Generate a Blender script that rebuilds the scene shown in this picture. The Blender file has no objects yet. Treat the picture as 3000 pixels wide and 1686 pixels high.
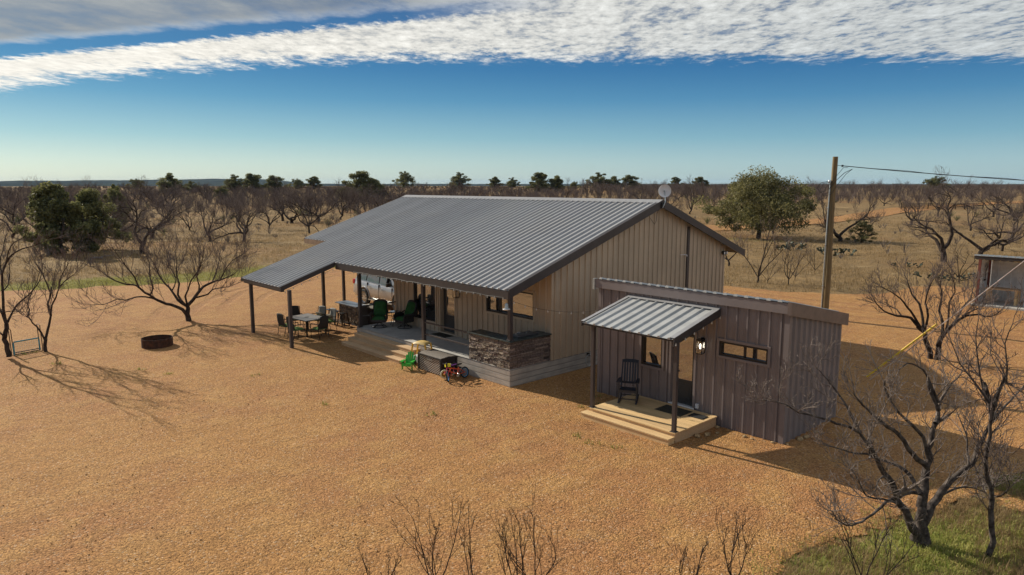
import bpy, bmesh, math, random
import numpy as np
from mathutils import Vector, Matrix
R = math.radians
C = bpy.context.scene.collection
scene = bpy.context.scene

# ------------------------------------------------------------------ camera
cam_d = bpy.data.cameras.new("camera")
cam = bpy.data.objects.new("camera", cam_d)
C.objects.link(cam)
cam_d.sensor_width = 36.0
cam_d.lens = 24.67
cam_d.clip_start = 0.1
cam_d.clip_end = 30000
CAM = (16.287, -14.877, 6.506)
cam.location = CAM
cam.rotation_euler = (R(90) - 0.1452, 0, R(90) - 0.7433)
scene.camera = cam

# ------------------------------------------------------------------ sun and sky
SUN = Vector((-1.80, -0.26, 1.0)).normalized()
EL = math.asin(SUN.z)
AZ = math.atan2(SUN.x, SUN.y)
sun_d = bpy.data.lights.new("sun", 'SUN')
sun_d.energy = 4.6
sun_d.angle = R(0.5)
sun_d.color = (1.0, 0.90, 0.74)
sun = bpy.data.objects.new("sun", sun_d)
C.objects.link(sun)
sun.rotation_euler = SUN.to_track_quat('Z', 'Y').to_euler()

scene.view_settings.view_transform = 'Standard'
scene.view_settings.look = 'None'
scene.view_settings.gamma = 1.0
scene.view_settings.use_curve_mapping = False
scene.view_settings.exposure = 0.32

world = bpy.data.worlds.new("World")
scene.world = world
world.use_nodes = True
wn = world.node_tree
wn.nodes.clear()

class G:
    """small helper for wiring shader nodes"""
    def __init__(s, nt): s.nt = nt
    def n(s, typ, **kw):
        x = s.nt.nodes.new(typ)
        for k, v in kw.items(): setattr(x, k, v)
        return x
    def put(s, sock, v):
        if hasattr(v, 'is_linked') or hasattr(v, 'links'): s.nt.links.new(v, sock)
        else: sock.default_value = v
    def m(s, op, a, b=None, c=None, clamp=False):
        x = s.n('ShaderNodeMath', operation=op); x.use_clamp = clamp
        s.put(x.inputs[0], a)
        if b is not None: s.put(x.inputs[1], b)
        if c is not None: s.put(x.inputs[2], c)
        return x.outputs[0]
    def mix(s, f, a, b, blend='MIX'):
        x = s.n('ShaderNodeMix', data_type='RGBA', blend_type=blend)
        s.put(x.inputs[0], f); s.put(x.inputs[6], a); s.put(x.inputs[7], b)
        return x.outputs[2]
    def mix_f(s, f, a, b):
        return s.m('ADD', a, s.m('MULTIPLY', f, s.m('SUBTRACT', b, a)))
    def ss(s, a, b, v):
        x = s.n('ShaderNodeMapRange', interpolation_type='SMOOTHSTEP')
        s.put(x.inputs[0], v); s.put(x.inputs[1], a); s.put(x.inputs[2], b)
        return x.outputs[0]
    def dot(s, v, c):
        x = s.n('ShaderNodeVectorMath', operation='DOT_PRODUCT')
        s.put(x.inputs[0], v); s.put(x.inputs[1], c)
        return x.outputs[1]
    def vec(s, a, b, c):
        x = s.n('ShaderNodeCombineXYZ')
        s.put(x.inputs[0], a); s.put(x.inputs[1], b); s.put(x.inputs[2], c)
        return x.outputs[0]
    def noise(s, v, scale, detail=4, rough=0.55, col=False):
        x = s.n('ShaderNodeTexNoise')
        s.put(x.inputs['Vector'], v)
        x.inputs['Scale'].default_value = scale
        x.inputs['Detail'].default_value = detail
        x.inputs['Roughness'].default_value = rough
        return x.outputs[1 if col else 0]
    def vmul(s, v, c):
        x = s.n('ShaderNodeVectorMath', operation='MULTIPLY')
        s.put(x.inputs[0], v); s.put(x.inputs[1], c)
        return x.outputs[0]

def rgba4(c): return (c[0], c[1], c[2], 1.0)
def make_world():
    g = G(wn)
    sky = g.n('ShaderNodeTexSky', sky_type='NISHITA')
    sky.sun_disc = False
    sky.sun_elevation = EL
    sky.sun_rotation = AZ
    sky.air_density = 1.0
    sky.dust_density = 0.6
    sky.ozone_density = 3.0
    d = g.n('ShaderNodeTexCoord').outputs['Generated']
    z = g.n('ShaderNodeSeparateXYZ'); g.put(z.inputs[0], d); z = z.outputs[2]
    zc = g.m('MAXIMUM', z, 0.015)
    # clear sky: deeper blue with height
    hs = g.n('ShaderNodeHueSaturation')
    g.put(hs.inputs['Color'], sky.outputs[0]); hs.inputs['Saturation'].default_value = 1.0
    deep = g.ss(0.0, 0.15, z)
    col = g.mix(deep, (0.80, 0.98, 1.15, 1), (0.25, 0.56, 0.90, 1))
    clear = g.mix(1.0, sky.outputs[0], col, 'MULTIPLY')
    rmp = g.n('ShaderNodeValToRGB'); cr = rmp.color_ramp
    zr = g.m('MULTIPLY', z, 3.3333, clamp=True); g.put(rmp.inputs[0], zr)
    stops = [(0.0, (0.60, 0.69, 0.62)), (0.10, (0.48, 0.63, 0.62)), (0.21, (0.265, 0.475, 0.545)), (0.38, (0.098, 0.28, 0.435)), (0.52, (0.042, 0.17, 0.335)), (0.75, (0.04, 0.115, 0.25)), (1.0, (0.035, 0.09, 0.22))]
    cr.elements[0].position = 0.0; cr.elements[0].color = rgba4(stops[0][1]); cr.elements[1].position = 1.0; cr.elements[1].color = rgba4(stops[-1][1])
    for ps, c in stops[1:-1]:
        e_ = cr.elements.new(ps); e_.color = rgba4(c)
    azl = g.dot(d, (0.6767, 0.7363, 0.0))
    side = g.mix(g.ss(-0.62, 0.62, azl), (1.10, 1.02, 0.90, 1), (0.72, 0.82, 0.90, 1))
    own = g.mix(1.0, g.mix(1.0, rmp.outputs[0], side, 'MULTIPLY'), (8.3, 8.3, 8.3, 1), 'MULTIPLY')
    clear = g.mix(0.78, clear, own)
    # cloud sheet seen from below: plane coordinates s (north-west) and t (north-east)
    s_ = g.m('DIVIDE', g.dot(d, (-0.7363, 0.6767, 0.0)), zc)
    t_ = g.m('DIVIDE', g.dot(d, (0.6767, 0.7363, 0.0)), zc)
    p = g.vec(s_, t_, 0.0)
    pc = g.vmul(p, (0.72, 1.0, 1.0))
    nb = g.noise(pc, 3.0, 8, 0.62)
    nf = g.noise(pc, 11.0, 7, 0.66)
    nl = g.noise(p, 0.45, 3, 0.5)
    nbc = g.m('SUBTRACT', nb, 0.5); nfc = g.m('SUBTRACT', nf, 0.5)
    tneg = g.m('MAXIMUM', g.m('MINIMUM', t_, 0.0), -6.0)
    sB = g.m('MULTIPLY_ADD', g.m('MULTIPLY', tneg, tneg), 0.062, 6.0)
    e = g.m('SUBTRACT', sB, s_)
    e = g.m('ADD', e, g.m('MULTIPLY', nbc, 1.6))
    e = g.m('ADD', e, g.m('MULTIPLY', nfc, 1.2))
    low = g.ss(-0.05, 0.62, e)
    # blue lane between the bright band and the grey sheet
    tm = g.m('MULTIPLY', tneg, -1.0)
    sU = g.m('MULTIPLY_ADD', tm, 0.385, 4.22)
    sG = g.m('MULTIPLY_ADD', tm, 0.335, 4.08)
    up = g.ss(-0.05, 0.14, g.m('ADD', g.m('SUBTRACT', s_, sU), g.m('MULTIPLY', nfc, 0.55)))
    gr = g.ss(-0.02, 0.30, g.m('ADD', g.m('SUBTRACT', sG, s_), g.m('MULTIPLY', nbc, 0.5)))
    lane = g.m('MULTIPLY', g.m('SUBTRACT', 1.0, up), g.m('SUBTRACT', 1.0, gr))
    lane = g.m('MULTIPLY', lane, g.ss(0.45, -0.7, t_))
    # mackerel holes, stronger on the right
    hol = g.ss(0.40, 0.56, g.m('ADD', g.m('MULTIPLY', nf, 0.6), g.m('MULTIPLY', nb, 0.5)))
    holes = g.mix(g.ss(-3.0, 2.5, t_), (1, 1, 1, 1), g.mix(0.72, (1, 1, 1, 1), g.vec(hol, hol, hol)))
    holes = g.dot(holes, (0.3333, 0.3333, 0.3333))
    low = g.m('MULTIPLY', low, g.m('MULTIPLY_ADD', g.ss(1.6, 2.9, s_), 0.25, 0.75))
    cov = g.m('MULTIPLY', g.m('MULTIPLY', low, g.m('SUBTRACT', 1.0, lane)), holes, clamp=True)
    # colours of the cloud deck
    tex = g.m('MULTIPLY_ADD', nfc, 1.25, 0.84)
    tex = g.m('ADD', tex, g.m('MULTIPLY', nbc, 0.9), clamp=False)
    tex = g.m('MAXIMUM', tex, 0.42)
    tex = g.m('ADD', g.m('MULTIPLY', tex, g.ss(-4.5, 0.5, t_)), g.m('MULTIPLY', g.m('MULTIPLY_ADD', tex, 0.45, 0.55), g.ss(0.5, -4.5, t_)))
    bright = g.mix(g.ss(-3.5, 3.5, t_), (1.10, 1.06, 0.96, 1), (0.66, 0.70, 0.71, 1))
    bright = g.mix(1.0, bright, g.vec(tex, tex, tex), 'MULTIPLY')
    gl = g.m('MULTIPLY_ADD', g.m('ADD', nl, g.m('MULTIPLY', nbc, 0.5)), 1.5, 0.22)
    grey = g.mix(1.0, (0.36, 0.39, 0.41, 1), g.vec(gl, gl, gl), 'MULTIPLY')
    isg = g.m('MULTIPLY', gr, g.ss(0.9, -0.6, t_))
    ccol = g.mix(isg, bright, grey)
    ccol = g.mix(1.0, ccol, (7.6, 7.6, 7.6, 1), 'MULTIPLY')
    cov = g.m('MULTIPLY', cov, g.mix_f(isg, 1.0, g.m('MULTIPLY_ADD', g.ss(0.30, 0.62, g.m('ADD', nl, g.m('MULTIPLY', nbc, 0.6))), 0.5, 0.5)))
    out = g.mix(cov, clear, ccol)
    bg = g.n('ShaderNodeBackground')
    g.put(bg.inputs[0], out)
    bg.inputs[1].default_value = 0.10
    o = g.n('ShaderNodeOutputWorld')
    wn.links.new(bg.outputs[0], o.inputs[0])
make_world()

# ------------------------------------------------------------------ materials
def rgba(c): return (c[0], c[1], c[2], 1.0)

def mat(name, col, rough=0.6, metal=0.0, var=0.12, vscale=3.0, bump=0.0, bscale=40.0, col2=None, attr=None, spec=0.5,
        trans=0.0, coat=0.0, coord='Object'):
    m = bpy.data.materials.new(name); m.use_nodes = True
    nt = m.node_tree; g = G(nt)
    b = nt.nodes['Principled BSDF']
    tc = g.n('ShaderNodeTexCoord').outputs[coord] if coord != 'World' else g.n('ShaderNodeNewGeometry').outputs['Position']
    nz = g.noise(tc, vscale, 5, 0.6)
    c2 = col2 if col2 else tuple(c * (1 - var * 2) for c in col)
    c1 = col if col2 else tuple(min(1, c * (1 + var)) for c in col)
    f = g.ss(0.32, 0.68, nz)
    colr = g.mix(f, rgba(c1), rgba(c2))
    if attr:
        a = g.n('ShaderNodeAttribute', attribute_name=attr)
        colr = g.mix(1.0, colr, a.outputs[0], 'MULTIPLY')
    g.put(b.inputs['Base Color'], colr)
    r = g.m('MULTIPLY_ADD', nz, 0.2, rough - 0.1)
    g.put(b.inputs['Roughness'], r)
    b.inputs['Metallic'].default_value = metal
    b.inputs['Specular IOR Level'].default_value = spec
    if coat: b.inputs['Coat Weight'].default_value = coat
    if bump:
        bn = g.noise(tc, bscale, 3, 0.6)
        bp = g.n('ShaderNodeBump'); bp.inputs['Strength'].default_value = bump
        bp.inputs['Distance'].default_value = 0.01
        g.put(bp.inputs['Height'], bn); nt.links.new(bp.outputs[0], b.inputs['Normal'])
    return m

def glass_mat(name, tint=(0.02, 0.022, 0.025), refl=0.42, rough=0.03, gcol=0.92):
    m = bpy.data.materials.new(name); m.use_nodes = True
    nt = m.node_tree; g = G(nt); nt.nodes.remove(nt.nodes['Principled BSDF'])
    tc = g.n('ShaderNodeTexCoord').outputs['Object']
    bp = g.n('ShaderNodeBump'); bp.inputs['Strength'].default_value = 0.05; bp.inputs['Distance'].default_value = 0.02
    g.put(bp.inputs['Height'], g.noise(tc, 2.2, 2, 0.5))
    gl = g.n('ShaderNodeBsdfGlossy'); gl.inputs['Roughness'].default_value = rough
    gl.inputs['Color'].default_value = (gcol * 0.97, gcol, gcol * 1.03, 1)
    nt.links.new(bp.outputs[0], gl.inputs['Normal'])
    df = g.n('ShaderNodeBsdfDiffuse')
    g.put(df.inputs[0], g.mix(g.noise(tc, 1.5, 3), rgba(tint), rgba(tuple(c * 1.8 for c in tint))))
    mx = g.n('ShaderNodeMixShader')
    fr = g.n('ShaderNodeFresnel'); fr.inputs[0].default_value = 1.5
    g.put(mx.inputs[0], g.m('ADD', fr.outputs[0], refl, clamp=True))
    nt.links.new(df.outputs[0], mx.inputs[1]); nt.links.new(gl.outputs[0], mx.inputs[2])
    nt.links.new(mx.outputs[0], nt.nodes['Material Output'].inputs[0])
    return m

def wood_mat(name, c1, c2, axis=0, board=0.14, rough=0.7, perp=1):
    """boards running along an axis: grain stretched along it"""
    m = bpy.data.materials.new(name); m.use_nodes = True
    nt = m.node_tree; g = G(nt); b = nt.nodes['Principled BSDF']
    tc = g.n('ShaderNodeTexCoord').outputs['Object']
    sc = [14, 14, 14]; sc[axis] = 0.9
    gr = g.noise(g.vmul(tc, tuple(sc)), 2.2, 6, 0.65)
    bl = g.noise(tc, 0.9, 3, 0.5)
    at = g.n('ShaderNodeAttribute', attribute_name='tone')
    f = g.m('ADD', g.m('MULTIPLY', gr, 0.8), g.m('MULTIPLY', bl, 0.35))
    col = g.mix(g.ss(0.35, 0.8, f), rgba(c1), rgba(c2))
    col = g.mix(1.0, col, at.outputs[0], 'MULTIPLY')
    g.put(b.inputs['Base Color'], col)
    b.inputs['Roughness'].default_value = rough
    b.inputs['Specular IOR Level'].default_value = 0.25
    bp = g.n('ShaderNodeBump'); bp.inputs['Strength'].default_value = 0.4; bp.inputs['Distance'].default_value = 0.004
    g.put(bp.inputs['Height'], gr); nt.links.new(bp.outputs[0], b.inputs['Normal'])
    return m

M = {}
M['roof'] = None
M['trim'] = mat('trim_metal', (0.058, 0.049, 0.049), 0.45, 0.1, var=0.08, vscale=1.5)
M['ridge'] = mat('ridge_metal', (0.36, 0.36, 0.37), 0.42, 0.2, var=0.06)
M['wall'] = mat('wall_metal', (0.50, 0.395, 0.285), 0.5, 0.0, var=0.05, vscale=0.8)
M['annex'] = mat('annex_metal', (0.215, 0.183, 0.182), 0.45, 0.0, var=0.07, vscale=0.8)
M['annextrim'] = mat('annex_trim_metal', (0.17, 0.13, 0.115), 0.45, 0.0, var=0.08)
M['annexroof'] = mat('annex_roof_metal', (0.42, 0.43, 0.43), 0.45, 0.0, var=0.06)
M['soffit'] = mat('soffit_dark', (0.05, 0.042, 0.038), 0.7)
M['dark'] = mat('dark_frame', (0.012, 0.012, 0.014), 0.4, var=0.05)
M['black'] = mat('black_metal', (0.012, 0.012, 0.013), 0.35, 0.3, var=0.1)
M['door'] = mat('door_paint', (0.035, 0.038, 0.042), 0.4, var=0.05)
M['glass'] = glass_mat('window_glass')
M['carglass'] = glass_mat('car_glass', (0.03, 0.038, 0.042), 0.04, gcol=0.16)
M['post'] = mat('post_metal', (0.066, 0.055, 0.056), 0.45, 0.1, var=0.08, vscale=2)
M['white'] = mat('white_metal', (0.72, 0.72, 0.74), 0.4, var=0.04)
M['galv'] = mat('galvanised', (0.50, 0.54, 0.55), 0.35, 0.6, var=0.1, vscale=8)
M['silver'] = mat('silver_metal', (0.65, 0.65, 0.66), 0.25, 0.9, var=0.05)
M['pine'] = wood_mat('pine_boards', (0.78, 0.56, 0.30), (0.60, 0.40, 0.20))
M['greywood'] = wood_mat('weathered_boards', (0.66, 0.455, 0.27), (0.46, 0.31, 0.175))
M['polewood'] = wood_mat('pole_wood', (0.25, 0.18, 0.09), (0.13, 0.10, 0.05), axis=2)
M['counter'] = mat('counter_slab', (0.045, 0.06, 0.06), 0.35, var=0.25, vscale=6)
M['barcounter'] = mat('bar_slab', (0.16, 0.18, 0.21), 0.3, var=0.2, vscale=6)
M['stone'] = mat('ledge_stone', (0.8, 0.8, 0.8), 0.85, var=0.2, vscale=14, bump=0.9, bscale=45, attr='tone', spec=0.2)
M['green'] = mat('green_cushion', (0.035, 0.105, 0.035), 0.9, var=0.12, vscale=8, spec=0.1)
M['lime'] = mat('light_green_cushion', (0.16, 0.27, 0.09), 0.9, var=0.12, vscale=8, spec=0.1)
M['wicker'] = mat('dark_wicker', (0.028, 0.022, 0.02), 0.6, var=0.3, vscale=30, bump=0.6, bscale=90)
M['sling'] = mat('grey_sling', (0.23, 0.24, 0.235), 0.7, var=0.1, vscale=20)
M['darksling'] = mat('dark_sling', (0.03, 0.032, 0.032), 0.7, var=0.1, vscale=20)
M['pillow'] = mat('tan_pillow', (0.36, 0.32, 0.25), 0.9, var=0.15, vscale=14)
M['navy'] = mat('navy_paint', (0.016, 0.021, 0.035), 0.45, var=0.1)
M['rubber'] = mat('rubber', (0.014, 0.014, 0.015), 0.8, var=0.2, vscale=12)
M['rust'] = mat('rusty_steel', (0.105, 0.040, 0.018), 0.85, 0.1, vscale=7, col2=(0.035, 0.018, 0.012), bump=0.5, bscale=60)
M['soot'] = mat('soot', (0.02, 0.018, 0.016), 0.9)
M['lawnplastic'] = mat('green_plastic', (0.045, 0.42, 0.05), 0.35, var=0.06)
M['yellow'] = mat('yellow_plastic', (0.75, 0.42, 0.05), 0.35, var=0.06)
M['red'] = mat('red_paint', (0.55, 0.05, 0.02), 0.3, var=0.06, coat=0.4)
M['orange'] = mat('orange_paint', (0.70, 0.11, 0.02), 0.3, var=0.06, coat=0.4)
M['pink'] = mat('pink_paint', (0.62, 0.06, 0.16), 0.3, var=0.06, coat=0.4)
M['purple'] = mat('purple_plastic', (0.22, 0.05, 0.32), 0.4)
M['blue'] = mat('blue_plastic', (0.07, 0.30, 0.60), 0.35)
M['cream'] = mat('cream_rubber', (0.66, 0.62, 0.42), 0.6, var=0.1)
M['teal'] = mat('teal_paint', (0.07, 0.30, 0.36), 0.5, var=0.25, vscale=9)
M['guard'] = mat('yellow_guard', (0.72, 0.48, 0.02), 0.45, var=0.06)
M['rope'] = mat('pale_steel_cable', (0.55, 0.45, 0.40), 0.5, 0.3)
M['cable'] = mat('black_cable', (0.02, 0.02, 0.022), 0.6)
M['carpaint'] = mat('silver_car_paint', (0.50, 0.50, 0.51), 0.30, 0.6, var=0.03, vscale=2, coat=0.6)
M['tail'] = mat('red_lens', (0.55, 0.02, 0.02), 0.2)
M['mat'] = mat('door_mat', (0.045, 0.042, 0.028), 0.95, var=0.3, vscale=40)
M['redpost'] = mat('red_oxide_post', (0.20, 0.06, 0.045), 0.6)
M['shedwall'] = mat('pale_shed_metal', (0.72, 0.74, 0.75), 0.5, 0.1, var=0.08)
M['bulb'] = mat('bulb_glass', (0.50, 0.48, 0.44), 0.15, var=0.02)
M['cactus'] = mat('cactus_pad', (0.055, 0.07, 0.04), 0.6, var=0.25, vscale=5)
M['rock'] = mat('limestone', (0.42, 0.29, 0.15), 0.9, var=0.25, vscale=9, bump=0.6, bscale=30)

def roof_mat():
    m = bpy.data.materials.new('roof_metal'); m.use_nodes = True
    nt = m.node_tree; g = G(nt); b = nt.nodes['Principled BSDF']
    p = g.n('ShaderNodeTexCoord').outputs['Object']; sx = g.n('ShaderNodeSeparateXYZ'); g.put(sx.inputs[0], p)
    pan = g.m('FLOOR', g.m('DIVIDE', g.m('ADD', sx.outputs[0], 0.2), 0.9144))
    wn_ = g.n('ShaderNodeTexWhiteNoise', noise_dimensions='1D'); g.put(wn_.inputs['W'], pan)
    st = g.noise(g.vmul(p, (5.0, 0.35, 0.35)), 1.5, 5, 0.65); bl = g.noise(p, 0.45, 4, 0.6)
    lap = g.ss(0.02, 0.0, g.m('ABSOLUTE', g.m('SUBTRACT', sx.outputs[1], 2.7)))
    c = g.mix(g.ss(0.35, 0.75, st), (0.385, 0.39, 0.402, 1), (0.325, 0.33, 0.342, 1))
    c = g.mix(g.m('MULTIPLY', g.ss(0.45, 0.75, bl), 0.4), c, (0.375, 0.365, 0.345, 1))
    k = g.m('MULTIPLY_ADD', wn_.outputs[0], 0.10, 0.95); c = g.mix(1.0, c, g.vec(k, k, k), 'MULTIPLY')
    c = g.mix(g.m('MULTIPLY', lap, 0.35), c, (0.15, 0.15, 0.16, 1))
    g.put(b.inputs['Base Color'], c); g.put(b.inputs['Roughness'], g.m('MULTIPLY_ADD', bl, 0.25, 0.38)); b.inputs['Specular IOR Level'].default_value = 0.35
    bp = g.n('ShaderNodeBump'); bp.inputs['Strength'].default_value = 0.25; bp.inputs['Distance'].default_value = 0.02
    g.put(bp.inputs['Height'], g.noise(p, 1.1, 3, 0.5)); nt.links.new(bp.outputs[0], b.inputs['Normal'])
    return m
M['roof'] = roof_mat()

def concrete():
    m = bpy.data.materials.new('board_formed_concrete'); m.use_nodes = True
    nt = m.node_tree; g = G(nt); b = nt.nodes['Principled BSDF']
    tc = g.n('ShaderNodeTexCoord').outputs['Object']
    n1 = g.noise(g.vmul(tc, (0.7, 0.7, 9.0)), 1.6, 6, 0.65)
    n2 = g.noise(tc, 2.0, 5, 0.6)
    w = g.n('ShaderNodeTexWave', wave_type='BANDS', bands_direction='Z')
    g.put(w.inputs['Vector'], tc); w.inputs['Scale'].default_value = 1.7; w.inputs['Distortion'].default_value = 0.25
    line = g.ss(0.0, 0.12, w.outputs[1])
    f = g.m('ADD', g.m('MULTIPLY', n1, 0.6), g.m('MULTIPLY', n2, 0.5))
    c = g.mix(g.ss(0.35, 0.75, f), (0.52, 0.47, 0.41, 1), (0.31, 0.285, 0.255, 1))
    c = g.mix(line, (0.25, 0.23, 0.21, 1), c)
    g.put(b.inputs['Base Color'], c); b.inputs['Roughness'].default_value = 0.85
    bp = g.n('ShaderNodeBump'); bp.inputs['Strength'].default_value = 0.5; bp.inputs['Distance'].default_value = 0.012
    g.put(bp.inputs['Height'], g.m('ADD', n1, line)); nt.links.new(bp.outputs[0], b.inputs['Normal'])
    return m
M['concrete'] = concrete()
M['slab'] = mat('porch_concrete', (0.52, 0.51, 0.475), 0.75, vscale=1.2, col2=(0.36, 0.35, 0.335), bump=0.15, bscale=30)

def lattice():
    m = bpy.data.materials.new('woven_resin'); m.use_nodes = True
    nt = m.node_tree; g = G(nt); b = nt.nodes['Principled BSDF']
    tc = g.n('ShaderNodeTexCoord').outputs['Object']
    ch = g.n('ShaderNodeTexChecker'); g.put(ch.inputs['Vector'], g.vmul(tc, (1, 1, 1.6))); ch.inputs['Scale'].default_value = 15
    ch.inputs['Color1'].default_value = (0.62, 0.53, 0.44, 1); ch.inputs['Color2'].default_value = (0.03, 0.025, 0.024, 1)
    g.put(b.inputs['Base Color'], g.mix(g.m('MULTIPLY', g.noise(tc, 6, 3), 0.35), ch.outputs[0], (0.05, 0.04, 0.035, 1)))
    b.inputs['Roughness'].default_value = 0.5
    bp = g.n('ShaderNodeBump'); bp.inputs['Strength'].default_value = 0.6; bp.inputs['Distance'].default_value = 0.006
    g.put(bp.inputs['Height'], ch.outputs[1]); nt.links.new(bp.outputs[0], b.inputs['Normal'])
    return m
M['lattice'] = lattice()

def lamp_mat():
    m = bpy.data.materials.new('lit_bulb'); m.use_nodes = True
    nt = m.node_tree; g = G(nt); b = nt.nodes['Principled BSDF']
    tc = g.n('ShaderNodeTexCoord').outputs['Object']
    g.put(b.inputs['Emission Color'], g.mix(g.noise(tc, 20, 2), (1, 0.86, 0.62, 1), (1, 0.92, 0.76, 1)))
    b.inputs['Emission Strength'].default_value = 6
    return m
M['lit'] = lamp_mat()

def clear_glass():
    m = bpy.data.materials.new('lantern_glass'); m.use_nodes = True
    nt = m.node_tree; g = G(nt); nt.nodes.remove(nt.nodes['Principled BSDF'])
    t = g.n('ShaderNodeBsdfTransparent'); gl = g.n('ShaderNodeBsdfGlossy'); gl.inputs['Roughness'].default_value = 0.05
    tc = g.n('ShaderNodeTexCoord').outputs['Object']
    mx = g.n('ShaderNodeMixShader'); g.put(mx.inputs[0], g.m('MULTIPLY_ADD', g.noise(tc, 8, 2), 0.1, 0.1))
    nt.links.new(t.outputs[0], mx.inputs[1]); nt.links.new(gl.outputs[0], mx.inputs[2])
    nt.links.new(mx.outputs[0], nt.nodes['Material Output'].inputs[0])
    return m
M['clear'] = clear_glass()

# ------------------------------------------------------------------ mesh helpers
def mesh_np(name, V, F, m, parent=None, smooth=False, attrs=None):
    """V (n,3); F (k,4) or (k,3) int arrays"""
    V = np.asarray(V, np.float32); F = np.asarray(F, np.int32)
    me = bpy.data.meshes.new(name)
    k, c = F.shape
    me.vertices.add(len(V)); me.vertices.foreach_set('co', V.ravel())
    me.loops.add(k * c); me.loops.foreach_set('vertex_index', F.ravel())
    me.polygons.add(k)
    me.polygons.foreach_set('loop_start', np.arange(0, k * c, c, dtype=np.int32))
    me.polygons.foreach_set('loop_total', np.full(k, c, np.int32))
    me.polygons.foreach_set('use_smooth', np.full(k, smooth, bool))
    me.update(calc_edges=True)
    if attrs:
        for an, (dom, data) in attrs.items():
            if data.ndim == 1:
                a = me.attributes.new(an, 'FLOAT', dom); a.data.foreach_set('value', data.astype(np.float32))
            else:
                a = me.attributes.new(an, 'FLOAT_COLOR', dom)
                d4 = np.ones((len(data), 4), np.float32); d4[:, :3] = data
                a.data.foreach_set('color', d4.ravel())
    me.materials.append(m)
    o = bpy.data.objects.new(name, me); C.objects.link(o)
    if parent: o.parent = parent
    return o

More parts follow.
